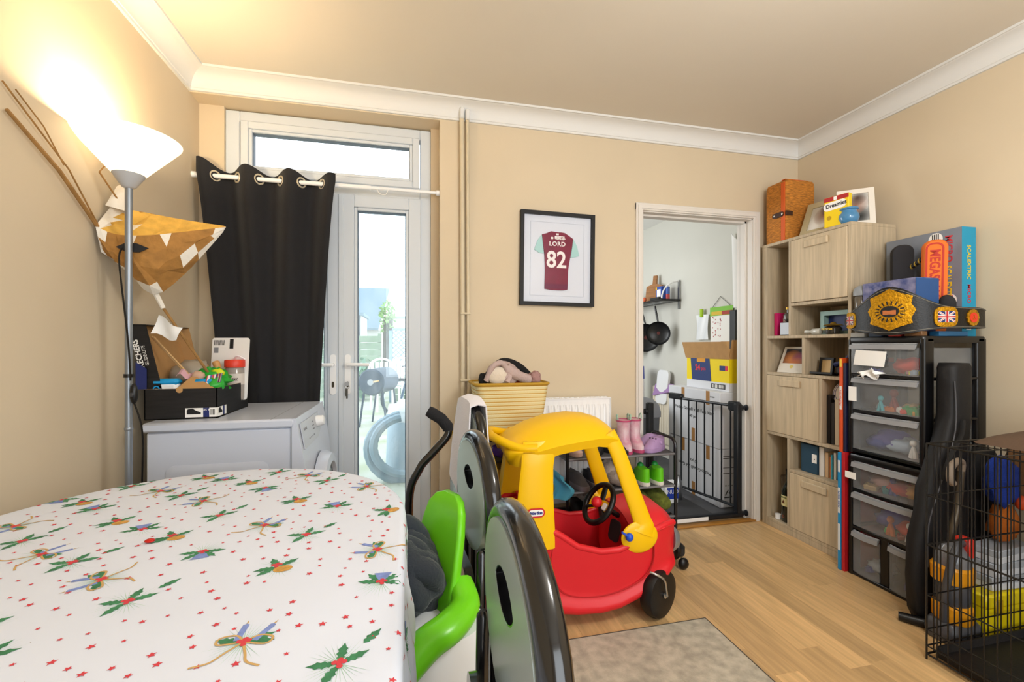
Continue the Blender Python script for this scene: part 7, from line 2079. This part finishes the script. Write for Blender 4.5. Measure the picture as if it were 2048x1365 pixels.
for (y, z, r_) in ((1.60, 1.655, 0.03), (1.545, 1.36, 0.03)):
    b = MB(); b.lathe([(0.0, 0), (r_, 0)], 18, face_left(2.449, y, z), caps=False); rb = b.build('race_roundel', M_PAPER, sx_, smooth=False)
    for i in range(4):
        MB().box(2.4482, 2.4488, y - 0.014 + 0.008 * i, y - 0.010 + 0.008 * i, z - 0.004, z + 0.024).build('roundel_bar', M_INK if z > 1.5 else mat('sx_red', 'c2303c', 0.5), rb, smooth=False)

# foam hammer: two rounded heads and a striped handle
fh = thing('foam_hammer', 'orange and black toy foam hammer standing behind the belt', 'toy hammer', (2.36, 1.62, 1.25))
M_OR = mat('orange_foam', 'e2701c', 0.7)
M_DF = mat('black_foam', '26262a', 0.9, bump=0.3, bscale=120)
def slab(c, right, up, w, h, th):
    M = frame(c, right, up)
    b = MB(); out = rrect(-w / 2, w / 2, 0, h, w * 0.42, 6)
    cx_, cy_ = 0, h / 2
    b.loft([[M @ Vector((x * 0.93, cy_ + (y - cy_) * 0.97, -th / 2)) for x, y in out], [M @ Vector((x, y, -th / 2 + 0.012)) for x, y in out], [M @ Vector((x, y, th / 2 - 0.012)) for x, y in out], [M @ Vector((x * 0.93, cy_ + (y - cy_) * 0.97, th / 2)) for x, y in out]])
    return b, M
b, M = slab((2.398, 1.578, 1.193), (0.72, -0.69, 0), (-0.16, 0.05, 1), 0.085, 0.447, 0.06); b.build('orange_head', M_OR, fh)
b = MB(); o_ = rrect(-0.038, 0.026, 0.145, 0.432, 0.026, 5); i_ = rrect(-0.031, 0.019, 0.152, 0.425, 0.02, 5); b.ring_prism(o_, i_, 0.0295, 0.0315, M); b.build('logo_outline', mat('slam_red', 'b8240c', 0.6), fh)
text('MEGASLAM', 0.05, M @ Matrix.Translation((-0.006, 0.292, 0.031)) @ Matrix.Rotation(R(-90), 4, 'Z'), mat('slam_red', 'b8240c', 0.6), fh, bold=0.0012, sx=0.86)
b, M2 = slab((2.385, 1.70, 1.192), (0.72, -0.69, 0), (0.03, 0.0, 1), 0.085, 0.455, 0.06); b.build('black_head', M_DF, fh)
b = MB(); b.tube([(2.395, 1.67, 1.53), (2.37, 1.60, 1.56)], 0.011, 8); b.build('handle', stripes('hammer_handle_bands', ['16161a', '16161a', 'b89a3a'], 'Y', 45), fh)
b = MB(); b.ball((2.40, 1.645, 1.40), 0.04, 0.045, 0.06, 16, 10); b.build('foam_base', M_DF, fh)
b = MB(); b.ball((2.38, 1.51, 1.335), 0.035, 0.03, 0.045, 14, 9); b.build('foam_base', M_DF, fh)
cb = thing('card_game_box', 'dark blue picture printed game box behind the championship belt', 'box', (2.31, 1.64, TZ_))
b = MB(); b.box(2.205, 2.335, 1.515, 1.755, TZ_ + 0.14, TZ_ + 0.265, 0.002); b.build('lid', mat('game_print_blue', '2a3c78', 0.5, col2='8d8aa8', vscale=26), cb)
b = MB(); b.box(2.21, 2.33, 1.52, 1.75, TZ_, TZ_ + 0.14, 0.002); b.build('base', mat('game_side_navy', '1c2a54', 0.5), cb)
b = MB(); b.box(2.203, 2.337, 1.5135, 1.515, TZ_ + 0.145, TZ_ + 0.262); b.build('end_panel', mat('game_end_blue', '24508a', 0.5), cb)
jr = thing('storage_jar', 'clear storage jar with a grey lid left of the game box', 'jar', (2.27, 1.782, TZ_))
b = MB(); b.lathe([(0.026, 0), (0.028, 0.005), (0.028, 0.20), (0.022, 0.215)], 18, Matrix.Translation((2.235, 1.785, TZ_))); b.build('jar_body', mat('smoky_glass', '5a5248', 0.1, spec=0.8), jr)
b = MB(); b.lathe([(0.034, 0.21), (0.034, 0.232), (0.028, 0.25), (0.012, 0.262), (0.0, 0.263)], 18, Matrix.Translation((2.235, 1.785, TZ_))); b.build('jar_lid', mat('grey_lid', '8d9298', 0.35), jr)

# championship belt
M_BELT = mat('black_belt_leather', '0b0b0d', 0.42, bump=0.25, bscale=140)
bp_ = bez([(2.19, 1.835, 0), (2.150, 1.77, 0), (2.120, 1.67, 0), (2.125, 1.565, 0), (2.175, 1.475, 0), (2.27, 1.43, 0), (2.38, 1.415, 0), (2.47, 1.425, 0), (2.512, 1.462, 0), (2.50, 1.49, 0), (2.44, 1.488, 0)], 8)
cum = [0.0]
for i in range(1, len(bp_)):
    cum.append(cum[-1] + (bp_[i] - bp_[i - 1]).length)
BL = cum[-1]
def belt_at(s_):
    d = max(0.0, min(1.0, s_)) * BL
    for i in range(1, len(cum)):
        if cum[i] >= d:
            f = (d - cum[i - 1]) / max(1e-9, cum[i] - cum[i - 1])
            p = bp_[i - 1].lerp(bp_[i], f)
            tg = (bp_[min(i + 1, len(bp_) - 1)] - bp_[max(i - 2, 0)]).normalized()
            return p, Vector((tg.y, -tg.x, 0))
    return bp_[-1], Vector((0, -1, 0))
def belt_lim(s_):
    k = math.exp(-((s_ - 0.33) / 0.15) ** 2)
    lo, hi = 1.225, 1.315
    lo2 = lo - 0.03 * k + 0.03 * max(0, (0.12 - s_) / 0.12)
    hi2 = hi + 0.10 * k - 0.02 * max(0, s_ - 0.75) / 0.25 - 0.03 * max(0, (0.12 - s_) / 0.12)
    return lo2, hi2
def belt_pt(s_, h, off=0.0):
    p, n = belt_at(s_)
    lo, hi = belt_lim(s_)
    if n.dot(Vector((-0.5, -0.8, 0))) < 0 and s_ < 0.75:
        n = -n
    return Vector((p.x, p.y, lo + (hi - lo) * h)) + n * off
bl = thing('title_belt', 'black leather championship belt with gold plates on the drawer tower', 'belt', (2.3, 1.6, 1.2))
b = MB(); b.sheet(lambda u, v: belt_pt(u, v), 90, 8, 0.004); b.build('strap', M_BELT, bl)
for h in (0.05, 0.95):
    b = MB(); b.tube([belt_pt(i / 90, h, 0.0015) for i in range(91)], 0.0011, 4); b.build('stitching', mat('belt_stitch', '8d8a80', 0.7), bl)
def belt_plate(s0, zc, outline, mat_, off0, off1, name, parent):
    """outline in metres (along the belt, up) wrapped on the strap"""
    ds = 1.0 / BL
    def W(x, y, o_):
        p, n = belt_at(s0 + x * ds)
        if n.dot(Vector((-0.5, -0.8, 0))) < 0:
            n = -n
        return Vector((p.x, p.y, zc + y)) + n * o_
    n = len(outline)
    cx_ = sum(p[0] for p in outline) / n; cy_ = sum(p[1] for p in outline) / n
    vs, fs = [], []
    K = 4
    for ring in range(K + 1):
        f = 1 - ring / K
        for x, y in outline:
            vs.append(W(cx_ + (x - cx_) * f, cy_ + (y - cy_) * f, off1))
    for ring in range(K):
        for i in range(n):
            a, b2 = ring * n + i, ring * n + (i + 1) % n
            fs.append((a, b2, b2 + n, a + n))
    base = len(vs)
    for x, y in outline:
        vs.append(W(x, y, off0))
    for i in range(n):
        fs.append((base + i, base + (i + 1) % n, (i + 1) % n, i))
    return MB().add(vs, fs).build(name, mat_, parent)
hexa = []
for (x, y) in ((-0.075, 0.005), (-0.062, 0.03), (-0.066, 0.062), (-0.03, 0.078), (0.0, 0.098), (0.03, 0.078), (0.066, 0.062), (0.062, 0.03), (0.075, 0.005), (0.062, -0.028), (0.066, -0.05), (0.028, -0.066), (0.0, -0.082), (-0.028, -0.066), (-0.066, -0.05), (-0.062, -0.028)):
    hexa.append((x * 1.2, y * 1.06))
ZP = 1.302
pl = belt_plate(0.335, ZP, hexa, M_GOLD, 0.0, 0.006, 'main_plate', bl)
belt_plate(0.335, ZP, [(0.034 * math.cos(2 * math.pi * i / 20), 0.026 * math.sin(2 * math.pi * i / 20)) for i in range(20)], M_INK, 0.005, 0.0075, 'plate_medallion', pl)
belt_plate(0.335, ZP, [(-0.024, -0.014), (0.024, -0.014), (0.024, 0.006), (-0.024, 0.006)], mat('medallion_orange', 'b86a3a', 0.5), 0.007, 0.0085, 'medallion_banner', pl)
for i in range(18):
    a = 2 * math.pi * i / 18
    p0, p1 = (0.04 * math.cos(a), 0.031 * math.sin(a)), (0.056 * math.cos(a), 0.048 * math.sin(a))
    nx_, ny_ = -math.sin(a) * 0.0022, math.cos(a) * 0.0022
    belt_plate(0.335, ZP, [(p0[0] - nx_, p0[1] - ny_), (p0[0] + nx_, p0[1] + ny_), (p1[0] + nx_, p1[1] + ny_), (p1[0] - nx_, p1[1] - ny_)], M_INK, 0.005, 0.0072, 'ray', pl)
for (s0, w_, h_, nm) in ((0.565, 0.047, 0.044, 'flag_plate'), (0.09, 0.04, 0.04, 'flag_plate')):
    zc = sum(belt_lim(s0)) / 2
    fp = belt_plate(s0, zc, [(w_ * math.copysign(abs(math.cos(2 * math.pi * i / 24)) ** 0.6, math.cos(2 * math.pi * i / 24)), h_ * math.copysign(abs(math.sin(2 * math.pi * i / 24)) ** 0.6, math.sin(2 * math.pi * i / 24))) for i in range(24)], M_GOLD, 0.0, 0.005, nm, bl)
    fw, fhh = w_ * 0.72, h_ * 0.55
    belt_plate(s0, zc, [(-fw, -fhh), (fw, -fhh), (fw, fhh), (-fw, fhh)], mat('flag_navy', '22306a', 0.5), 0.004, 0.006, 'flag_field', fp)
    def bar_(p0, p1, hw, m_, o1):
        d = Vector((p1[0] - p0[0], p1[1] - p0[1], 0)); nn = Vector((-d.y, d.x, 0)).normalized() * hw
        belt_plate(s0, zc, [(p0[0] + nn.x, p0[1] + nn.y), (p1[0] + nn.x, p1[1] + nn.y), (p1[0] - nn.x, p1[1] - nn.y), (p0[0] - nn.x, p0[1] - nn.y)], m_, 0.005, o1, 'flag_stripe', fp)
    FW, FR = mat('flag_white', 'e4e2de', 0.5), mat('flag_red', 'b8242c', 0.5)
    for sgn in (1, -1):
        bar_((-fw * 0.95, -fhh * 0.9 * sgn), (fw * 0.95, fhh * 0.9 * sgn), 0.0038, FW, 0.0066)
        bar_((-fw * 0.95, -fhh * 0.9 * sgn), (fw * 0.95, fhh * 0.9 * sgn), 0.0013, FR, 0.0069)
    bar_((0, -fhh), (0, fhh), 0.0068, FW, 0.0072); bar_((-fw, 0), (fw, 0), 0.0068, FW, 0.0072)
    bar_((0, -fhh), (0, fhh), 0.0038, FR, 0.0077); bar_((-fw, 0), (fw, 0), 0.0038, FR, 0.0077)
zc = sum(belt_lim(0.712)) / 2
rp = belt_plate(0.712, zc, [(0.033 * math.cos(2 * math.pi * i / 24) * (1 + 0.05 * math.cos(i * math.pi)), 0.036 * math.sin(2 * math.pi * i / 24) * (1 + 0.05 * math.cos(i * math.pi))) for i in range(24)], M_GOLD, 0.0, 0.005, 'round_plate', bl)
belt_plate(0.712, zc, [(0.021 * math.cos(2 * math.pi * i / 20), 0.022 * math.sin(2 * math.pi * i / 20)) for i in range(20)], mat('enamel_red', 'd8341c', 0.35), 0.004, 0.0065, 'red_enamel', rp)
for i in range(3):
    a = R(90 + 120 * i)
    belt_plate(0.712, zc, [(0, 0), (0.009 * math.cos(a - 0.3), 0.009 * math.sin(a - 0.3)), (0.013 * math.cos(a + 0.5), 0.013 * math.sin(a + 0.5)), (0.006 * math.cos(a + 0.25), 0.006 * math.sin(a + 0.25))], M_GOLD, 0.006, 0.0075, 'three_arm_emblem', rp)
# low row of things under the belt
for k, (y0, y1, c, lab) in enumerate(((1.72, 1.79, 'a8aaa8', 'flat grey box under the left of the championship belt'), (1.64, 1.70, '2a3a50', 'flat dark blue box under the belt'), (1.56, 1.61, 'c23a2c', 'flat red box under the belt'), (1.47, 1.54, '6a4a2c', 'flat brown box under the belt'))):
    b = MB(); b.box(2.172, 2.204, y0, y1, TZ_, TZ_ + 0.022, 0.002)
    tag(b.build('flat_box', mat('flat_%d' % k, c, 0.5)), lab, 'box', 'flat boxes under the belt')
b = MB(); b.box(2.27, 2.44, 1.468, 1.508, TZ_, TZ_ + 0.022, 0.002); tag(b.build('magazine', mat('magazine_blue', '2a6a98', 0.5)), 'blue glossy magazine under the right end of the belt', 'magazine')
# ================================================================ CORNER BESIDE THE DRAWERS
gb = thing('gig_bag', 'long black soft instrument bag leaning on the drawer tower', 'bag', (2.2, 1.41, 0))
M_GIG = mat('black_nylon', '0e0e11', 0.62, bump=0.8, bscale=18)
b = MB(); rings = []
for z, cx_, w in ((0.002, 2.17, 0.11), (0.06, 2.165, 0.135), (0.2, 2.165, 0.15), (0.34, 2.17, 0.148), (0.46, 2.185, 0.13), (0.56, 2.195, 0.125), (0.66, 2.215, 0.105), (0.76, 2.245, 0.07), (0.86, 2.262, 0.062), (0.98, 2.262, 0.066), (1.055, 2.258, 0.060), (1.075, 2.258, 0.045)):
    ring = []
    for i in range(20):
        a = 2 * math.pi * i / 20
        wob = 1 + 0.14 * noise.noise(Vector((math.cos(a) * 3, z * 14, math.sin(a) * 3)))
        ring.append((cx_ + w * math.copysign(abs(math.cos(a)) ** 0.7, math.cos(a)) * wob, 1.408 + 0.038 * math.copysign(abs(math.sin(a)) ** 0.6, math.sin(a)) * wob, z))
    rings.append(ring)
b.soft = True; b.loft(rings); b.build('bag_body', M_GIG, gb)
b = MB(); b.tube(bez([(2.205, 1.372, 1.0), (2.2, 1.366, 0.8), (2.12, 1.362, 0.6), (2.055, 1.366, 0.42), (2.05, 1.366, 0.25)], 6), 0.0025, 6); b.build('zip', mat('zip_grey', '4a4c52', 0.4), gb)
b = MB(); b.tube(bez([(2.12, 1.366, 0.6), (2.15, 1.35, 0.7), (2.21, 1.352, 0.78), (2.24, 1.366, 0.84)], 5), 0.010, 6, False, 0.3); b.build('carry_strap', M_GIG, gb)

vc = thing('upright_vacuum', 'yellow and grey upright vacuum cleaner behind the dog crate', 'vacuum', (2.09, 1.31, 0))
M_VG = mat('vacuum_grey', '4a4c52', 0.3)
M_VY = mat('vacuum_yellow', 'e0981a', 0.35)
Mv_ = Matrix.Translation((2.085, 1.305, 0))
b = MB(); b.loft([[(2.085 + x * k, 1.305 + y * k, z) for x, y in rrect(-0.085, 0.085, -0.06, 0.055, 0.03, 4)] for z, k in ((0.004, 0.95), (0.03, 1), (0.06, 0.95), (0.075, 0.8))]); b.build('floor_head', M_VG, vc)
b = MB(); b.lathe([(0.055, 0.07), (0.062, 0.08), (0.062, 0.13), (0.05, 0.14)], 22, Mv_); b.build('motor_band', M_VY, vc)
b = MB(); b.lathe([(0.05, 0.14), (0.055, 0.16), (0.055, 0.21), (0.05, 0.22)], 22, Mv_); b.build('grey_band', M_VG, vc)
b = MB(); b.lathe([(0.05, 0.22), (0.064, 0.226), (0.066, 0.28), (0.058, 0.29)], 22, Mv_); b.build('bin_band', M_VY, vc)
b = MB(); b.lathe([(0.055, 0.29), (0.05, 0.33), (0.03, 0.365), (0.01, 0.372)], 22, Mv_); b.build('clear_dome', mat('smoky_dome', '6d7076', 0.12, spec=0.8), vc)
b = MB(); b.box(2.10, 2.135, 1.262, 1.31, 0.32, 0.40, 0.006); b.build('red_catch', mat('catch_red', 'd83a2c', 0.35), vc)
b = MB(); b.tube(bez([(2.125, 1.33, 0.1), (2.125, 1.335, 0.36), (2.16, 1.335, 0.5), (2.18, 1.335, 0.64)], 5), 0.014, 10); b.build('wand', mat('wand_bronze', '5c5448', 0.3, 0.6), vc)
b = MB(); b.tube(bez([(2.18, 1.335, 0.64), (2.175, 1.33, 0.675), (2.14, 1.322, 0.685), (2.10, 1.318, 0.665), (2.09, 1.315, 0.62), (2.105, 1.315, 0.60)], 5), 0.013, 10); b.build('handle_loop', mat('handle_taupe', '8d7f70', 0.45), vc)
b = MB(); b.tube(bez([(2.03, 1.30, 0.06), (2.01, 1.28, 0.2), (2.03, 1.27, 0.33), (2.075, 1.275, 0.385), (2.11, 1.285, 0.37)], 6), 0.013, 10); b.build('hose', M_VG, vc)
b = MB(); b.tube([(1.992, 1.435, 0.02), (2.02, 1.40, 0.02), (2.075, 1.335, 0.022)], [0.017, 0.019, 0.02], 10); b.build('floor_tube', M_BLACK, vc)

yx = thing('yellow_toolbox', 'bright yellow plastic box on the floor behind the dog crate', 'box', (2.36, 1.31, 0))
M_YX = mat('toolbox_yellow', 'e2cc10', 0.4)
b = MB(); b.loft([[(2.355 + x * k, 1.31 + y * k, z) for x, y in rrect(-0.17, 0.17, -0.055, 0.055, 0.012, 3)] for z, k in ((0.001, 0.95), (0.12, 1.0))]); b.build('tub', M_YX, yx)
b = MB(); b.box(2.18, 2.53, 1.252, 1.368, 0.12, 0.175, 0.008); b.build('lid', M_YX, yx)
b = MB(); b.box(2.22, 2.26, 1.246, 1.252, 0.10, 0.155, 0.003); b.build('latch', mat('latch_ochre', 'b8960c', 0.4), yx)
for k in range(3):
    M = Matrix.Translation((2.35, 1.31, 0.177 + 0.055 * k)) @ Matrix.Rotation(R(4 * k - 3), 4, 'Z')
    t = thing('paper_pack', ('lowest pack of white paper on the yellow box', 'middle pack of white paper on the yellow box', 'topmost pack of white paper on the yellow box')[k], 'paper', (2.35, 1.31, 0.177 + 0.055 * k), group='packs of white paper')
    b = MB(); b.box(-0.105, 0.115, -0.045, 0.045, 0, 0.026, 0.002, M); b.build('pack', mat('pack_white', 'd4d8de', 0.6), t)
    b = MB(); b.box(-0.108, 0.118, -0.047, 0.047, 0.026, 0.053, 0.003, M); b.build('wrapper', mat('pack_grey', 'aeb4bc', 0.5), t)
b = MB(); b.ball((2.38, 1.315, 0.42), 0.06, 0.04, 0.075, 16, 11, amp=0.3, fr=2.5, seed=2)
tag(b.build('orange_plush', mat('plush_orange', 'b8641c', 0.9, bump=0.6, bscale=140)), 'orange brown plush toy on the paper packs', 'soft toy')
b = MB(); b.ball((2.375, 1.318, 0.59), 0.075, 0.045, 0.10, 18, 12, amp=0.35, fr=2.2, seed=6)
tag(b.build('blue_plush', mat('plush_blue', '1c3ca0', 0.85, bump=0.5, bscale=140)), 'bright blue plush toy piled above the orange one', 'soft toy')
b = MB(); b.ball((2.475, 1.32, 0.60), 0.055, 0.045, 0.13, 16, 11, amp=0.2, fr=2, seed=9)
tag(b.build('brown_plush', mat('plush_brown', '6f4e30', 0.95, bump=0.6, bscale=140)), 'tall brown plush toy against the right wall', 'soft toy')
b = MB(); b.ball((2.42, 1.28, 0.51), 0.022, 0.02, 0.03, 12, 8); tag(b.build('orange_ball', mat('ball_orange', 'd8501c', 0.6)), 'small orange ball between the plush toys', 'ball')

b = MB(); rings = []
for z, x0_, x1_ in ((0.20, 2.36, 2.47), (0.36, 2.35, 2.49), (0.44, 2.35, 2.50), (0.56, 2.345, 2.505), (0.63, 2.35, 2.50), (0.68, 2.37, 2.49), (0.70, 2.40, 2.46)):
    ring = []
    for i in range(18):
        a = 2 * math.pi * i / 18
        wob = 1 + 0.14 * noise.noise(Vector((math.cos(a) * 2.5, z * 8, math.sin(a) * 2.5)))
        ring.append(((x0_ + x1_) / 2 + (x1_ - x0_) / 2 * math.cos(a) * wob, 1.41 + 0.032 * math.sin(a) * wob, z))
    rings.append(ring)
b.soft = True
b.loft(rings)
tag(b.build('black_coat', mat('black_coat_cloth', '09090b', 0.8, bump=0.5, bscale=30)), 'black coat hanging beside the instrument bag on the drawer tower', 'coat')
# dog crate
KX0, KX1, KY0_, KY1_, KZ = 1.847, 2.50, 0.50, 1.235, 0.79
ck = thing('dog_crate', 'black wire dog crate in the right foreground', 'crate', ((KX0 + KX1) / 2, (KY0_ + KY1_) / 2, 0))
M_WIRE = mat('black_wire', '0c0c0d', 0.35)
def wire(p, q, r_=0.0021):
    MB().cyl(p, q, r_, 5).build('wire', M_WIRE, ck, smooth=60)
HZ = (0.02, 0.05, 0.11, 0.235, 0.42, 0.60, KZ)
for z in HZ:
    r_ = 0.0034 if z in (0.02, KZ, 0.42) else 0.0025
    wire((KX0, KY0_, z), (KX0, KY1_, z), r_)
    wire((KX0, KY1_, z), (KX1, KY1_, z), r_)
    wire((KX1, KY0_, z), (KX1, KY1_, z), r_)
    wire((KX0, KY0_, z), (KX1, KY0_, z), r_)
n = 22
for i in range(n + 1):
    y = KY0_ + (KY1_ - KY0_) * i / n
    e = 0.0034 if i in (0, n) else 0.0021
    wire((KX0, y, 0.0 if i in (0, n) else 0.02), (KX0, y, KZ), e)
    wire((KX1, y, 0.0 if i in (0, n) else 0.02), (KX1, y, KZ), e)
    if i % 2 == 0:
        wire((KX0, y, KZ), (KX1, y, KZ))
n = 19
for i in range(1, n):
    x = KX0 + (KX1 - KX0) * i / n
    wire((x, KY1_, 0.02), (x, KY1_, KZ))
    wire((x, KY0_, 0.02), (x, KY0_, KZ))
    if i % 4 == 0:
        wire((x, KY0_, KZ), (x, KY1_, KZ), 0.002)
b = MB(); b.tube([(KX1 - 0.13, KY1_ + 0.004, 0.43), (KX1 - 0.13, KY1_ - 0.02, 0.43), (KX1 - 0.13, KY1_ - 0.02, 0.36), (KX1 - 0.16, KY1_ - 0.015, 0.36)], 0.003, 6); b.build('latch', M_WIRE, ck)
b = MB()
o_ = rrect(KX0 + 0.012, KX1 - 0.012, KY0_ + 0.012, KY1_ - 0.012, 0.02, 4)
b.loft([[(x, y, 0.022) for x, y in o_], [(x, y, 0.05) for x, y in o_], [((x - 2.17) * 0.985 + 2.17, (y - 0.87) * 0.985 + 0.87, 0.05) for x, y in o_], [((x - 2.17) * 0.96 + 2.17, (y - 0.87) * 0.96 + 0.87, 0.028) for x, y in o_]]); b.build('tray', mat('black_tray', '131316', 0.45, bump=0.3, bscale=90), ck)
cu = thing('brown_cushion', 'flat brown cushion lying on top of the dog crate', 'cushion', (2.25, 1.0, KZ))
b = MB()
def cush(u, v, top):
    x, y = 2.01 + 0.50 * u, 0.78 + 0.43 * v
    e = (math.sin(math.pi * u) * math.sin(math.pi * v)) ** 0.45
    return (x, y, KZ + 0.0035 + (0.066 * e if top else 0.0))
b.grid(lambda u, v: cush(u, v, True), 18, 18); b.grid(lambda u, v: cush(u, v, False), 4, 4)
b.build('cover', mat('brown_suede', '5a4636', 0.9, bump=0.3, bscale=150), cu)
M = Matrix.Translation((2.37, 1.06, KZ + 0.071)) @ Matrix.Rotation(R(20), 4, 'Z')
b = MB(); b.box(-0.07, 0.10, -0.06, 0.08, 0, 0.012, 0.001, M); tag(b.build('letter_stack', M_PAPER), 'lower folded white letter on the brown cushion', 'letter')
b = MB(); b.sheet(lambda u, v: M @ Vector((-0.07 + 0.16 * u, -0.05 + 0.12 * v, 0.0145 + 0.022 * u)), 3, 3, 0.001); tag(b.build('open_letter', M_PAPER), 'opened white letter on top of the folded one', 'letter')

# ================================================================ FRAMED SHIRT ON THE BACK WALL, RUG
fs_ = thing('framed_shirt', 'black framed claret football shirt with number eighty-two on the wall', 'picture', (0.845, 2.45, 1.38))
Mw_ = frame((0.845, 2.4685, 1.652), (1, 0, 0.012), (0.012, 0, 1))
Mw_ = frame((0.845, 2.4685, 1.652), (1, 0, -0.012), (0.012, 0, 1))
W2, H2 = 0.226, 0.272
b = MB(); b.ring_prism([(-W2, -H2), (W2, -H2), (W2, H2), (-W2, H2)], [(-W2 + 0.02, -H2 + 0.02), (W2 - 0.02, -H2 + 0.02), (W2 - 0.02, H2 - 0.02), (-W2 + 0.02, H2 - 0.02)], 0.0, 0.028, Mw_); b.build('frame', mat('black_frame_wood', '09090b', 0.6), fs_, smooth=False)
b = MB(); b.box(-W2 + 0.02, W2 - 0.02, -H2 + 0.02, H2 - 0.02, 0.0, 0.008, 0, Mw_); b.build('mount', mat('pale_mount', 'd3d9e6', 0.8), fs_, smooth=False)
b = MB(); i1 = [(-0.165, -0.215), (0.165, -0.215), (0.165, 0.215), (-0.165, 0.215)]; i2 = [(-0.163, -0.213), (0.163, -0.213), (0.163, 0.213), (-0.163, 0.213)]; b.ring_prism(i1, i2, 0.008, 0.010, Mw_); b.build('mount_bevel', mat('mount_edge', 'bcc4d2', 0.8), fs_, smooth=False)
M_CLA = mat('claret_cloth', '761836', 0.8, var=0.1, vscale=25, bump=0.3, bscale=300)
M_SLV = mat('aqua_cloth', 'a3cdcd', 0.8)
def shirt_fill(pts, z0, z1, m, nm, par=None):
    return MB().prism([(x, y) for x, y in pts], z0, z1, Mw_).build(nm, m, par or fs_, smooth=False)
body = [(-0.078, -0.175), (-0.04, -0.180), (0.0, -0.181), (0.04, -0.180), (0.062, -0.175), (0.065, -0.06), (0.078, 0.02), (0.088, 0.08), (0.093, 0.125), (0.066, 0.142), (0.042, 0.156), (0.02, 0.158), (0.0, 0.157), (-0.02, 0.159), (-0.042, 0.161), (-0.07, 0.148), (-0.096, 0.140), (-0.088, 0.08), (-0.08, 0.02), (-0.076, -0.06)]
sb_ = shirt_fill(body, 0.008, 0.015, M_CLA, 'shirt_body')
shirt_fill([(-0.098, 0.139), (-0.085, 0.03), (-0.112, 0.032), (-0.142, 0.050), (-0.122, 0.105)], 0.008, 0.0135, M_SLV, 'sleeve')
shirt_fill([(0.095, 0.124), (0.082, 0.015), (0.108, 0.018), (0.134, 0.026), (0.118, 0.085)], 0.008, 0.0135, M_SLV, 'sleeve')
shirt_fill([(-0.0775, -0.172), (0.0615, -0.172), (0.0625, -0.145), (-0.0775, -0.145)], 0.015, 0.0156, mat('claret_hem', '66123a', 0.8), 'hem_band')
M_LET = mat('shirt_lettering', 'e8e4e4', 0.7)
text('82', 0.135, Mw_ @ Matrix.Translation((-0.008, -0.008, 0.0158)), M_LET, fs_, bold=0.0025, sx=0.92)
text('LORD', 0.036, Mw_ @ Matrix.Translation((-0.004, 0.088, 0.0158)), M_LET, fs_, bold=0.0008, space=1.08)
text('BRISTOL', 0.021, Mw_ @ Matrix.Translation((0.012, 0.126, 0.0158)), M_LET, fs_, bold=0.0012, sx=0.8)
text('STREET MOTORS', 0.009, Mw_ @ Matrix.Translation((0.012, 0.116, 0.0158)), M_LET, fs_, bold=0.0004, sx=0.75)
MB().prism(disc(0.0075, 14), 0.0155, 0.0163, Mw_ @ Matrix.Translation((-0.036, 0.122, 0))).build('sponsor_mark', M_LET, fs_, smooth=False)
MB().prism([(-0.008, -0.005), (0.008, -0.005), (0.008, 0.005), (-0.008, 0.005)], 0.0155, 0.0163, Mw_ @ Matrix.Translation((-0.004, 0.145, 0))).build('collar_mark', M_LET, fs_, smooth=False)
b = MB(); b.box(-W2 + 0.02, W2 - 0.02, -H2 + 0.02, H2 - 0.02, 0.020, 0.0215, 0, Mw_); b.build('glazing', glass_mat('picture_glass', 'ffffff', 0.006, 0.3), fs_, smooth=False)

M_RUG = mat('taupe_carpet', 'b1aa9a', 0.95, var=0.22, vscale=26, bump=0.5, bscale=220)
rg = thing('rug', 'taupe grey rug on the laminate floor beside the table', 'rug', (0.1, 0.8, 0))
b = MB(); b.box(-0.95, 1.208, -0.6, 1.622, 0.0005, 0.0075, 0.002); b.build('pile', M_RUG, rg, smooth=False)
b = MB()
for (x0, x1, y0, y1) in ((-0.952, 1.2105, 1.6215, 1.6245), (1.2075, 1.2105, -0.6, 1.6215)):
    b.box(x0, x1, y0, y1, 0.0005, 0.0078)
b.build('bound_edge', mat('rug_edge', '4f4a42', 0.95), rg, smooth=False)
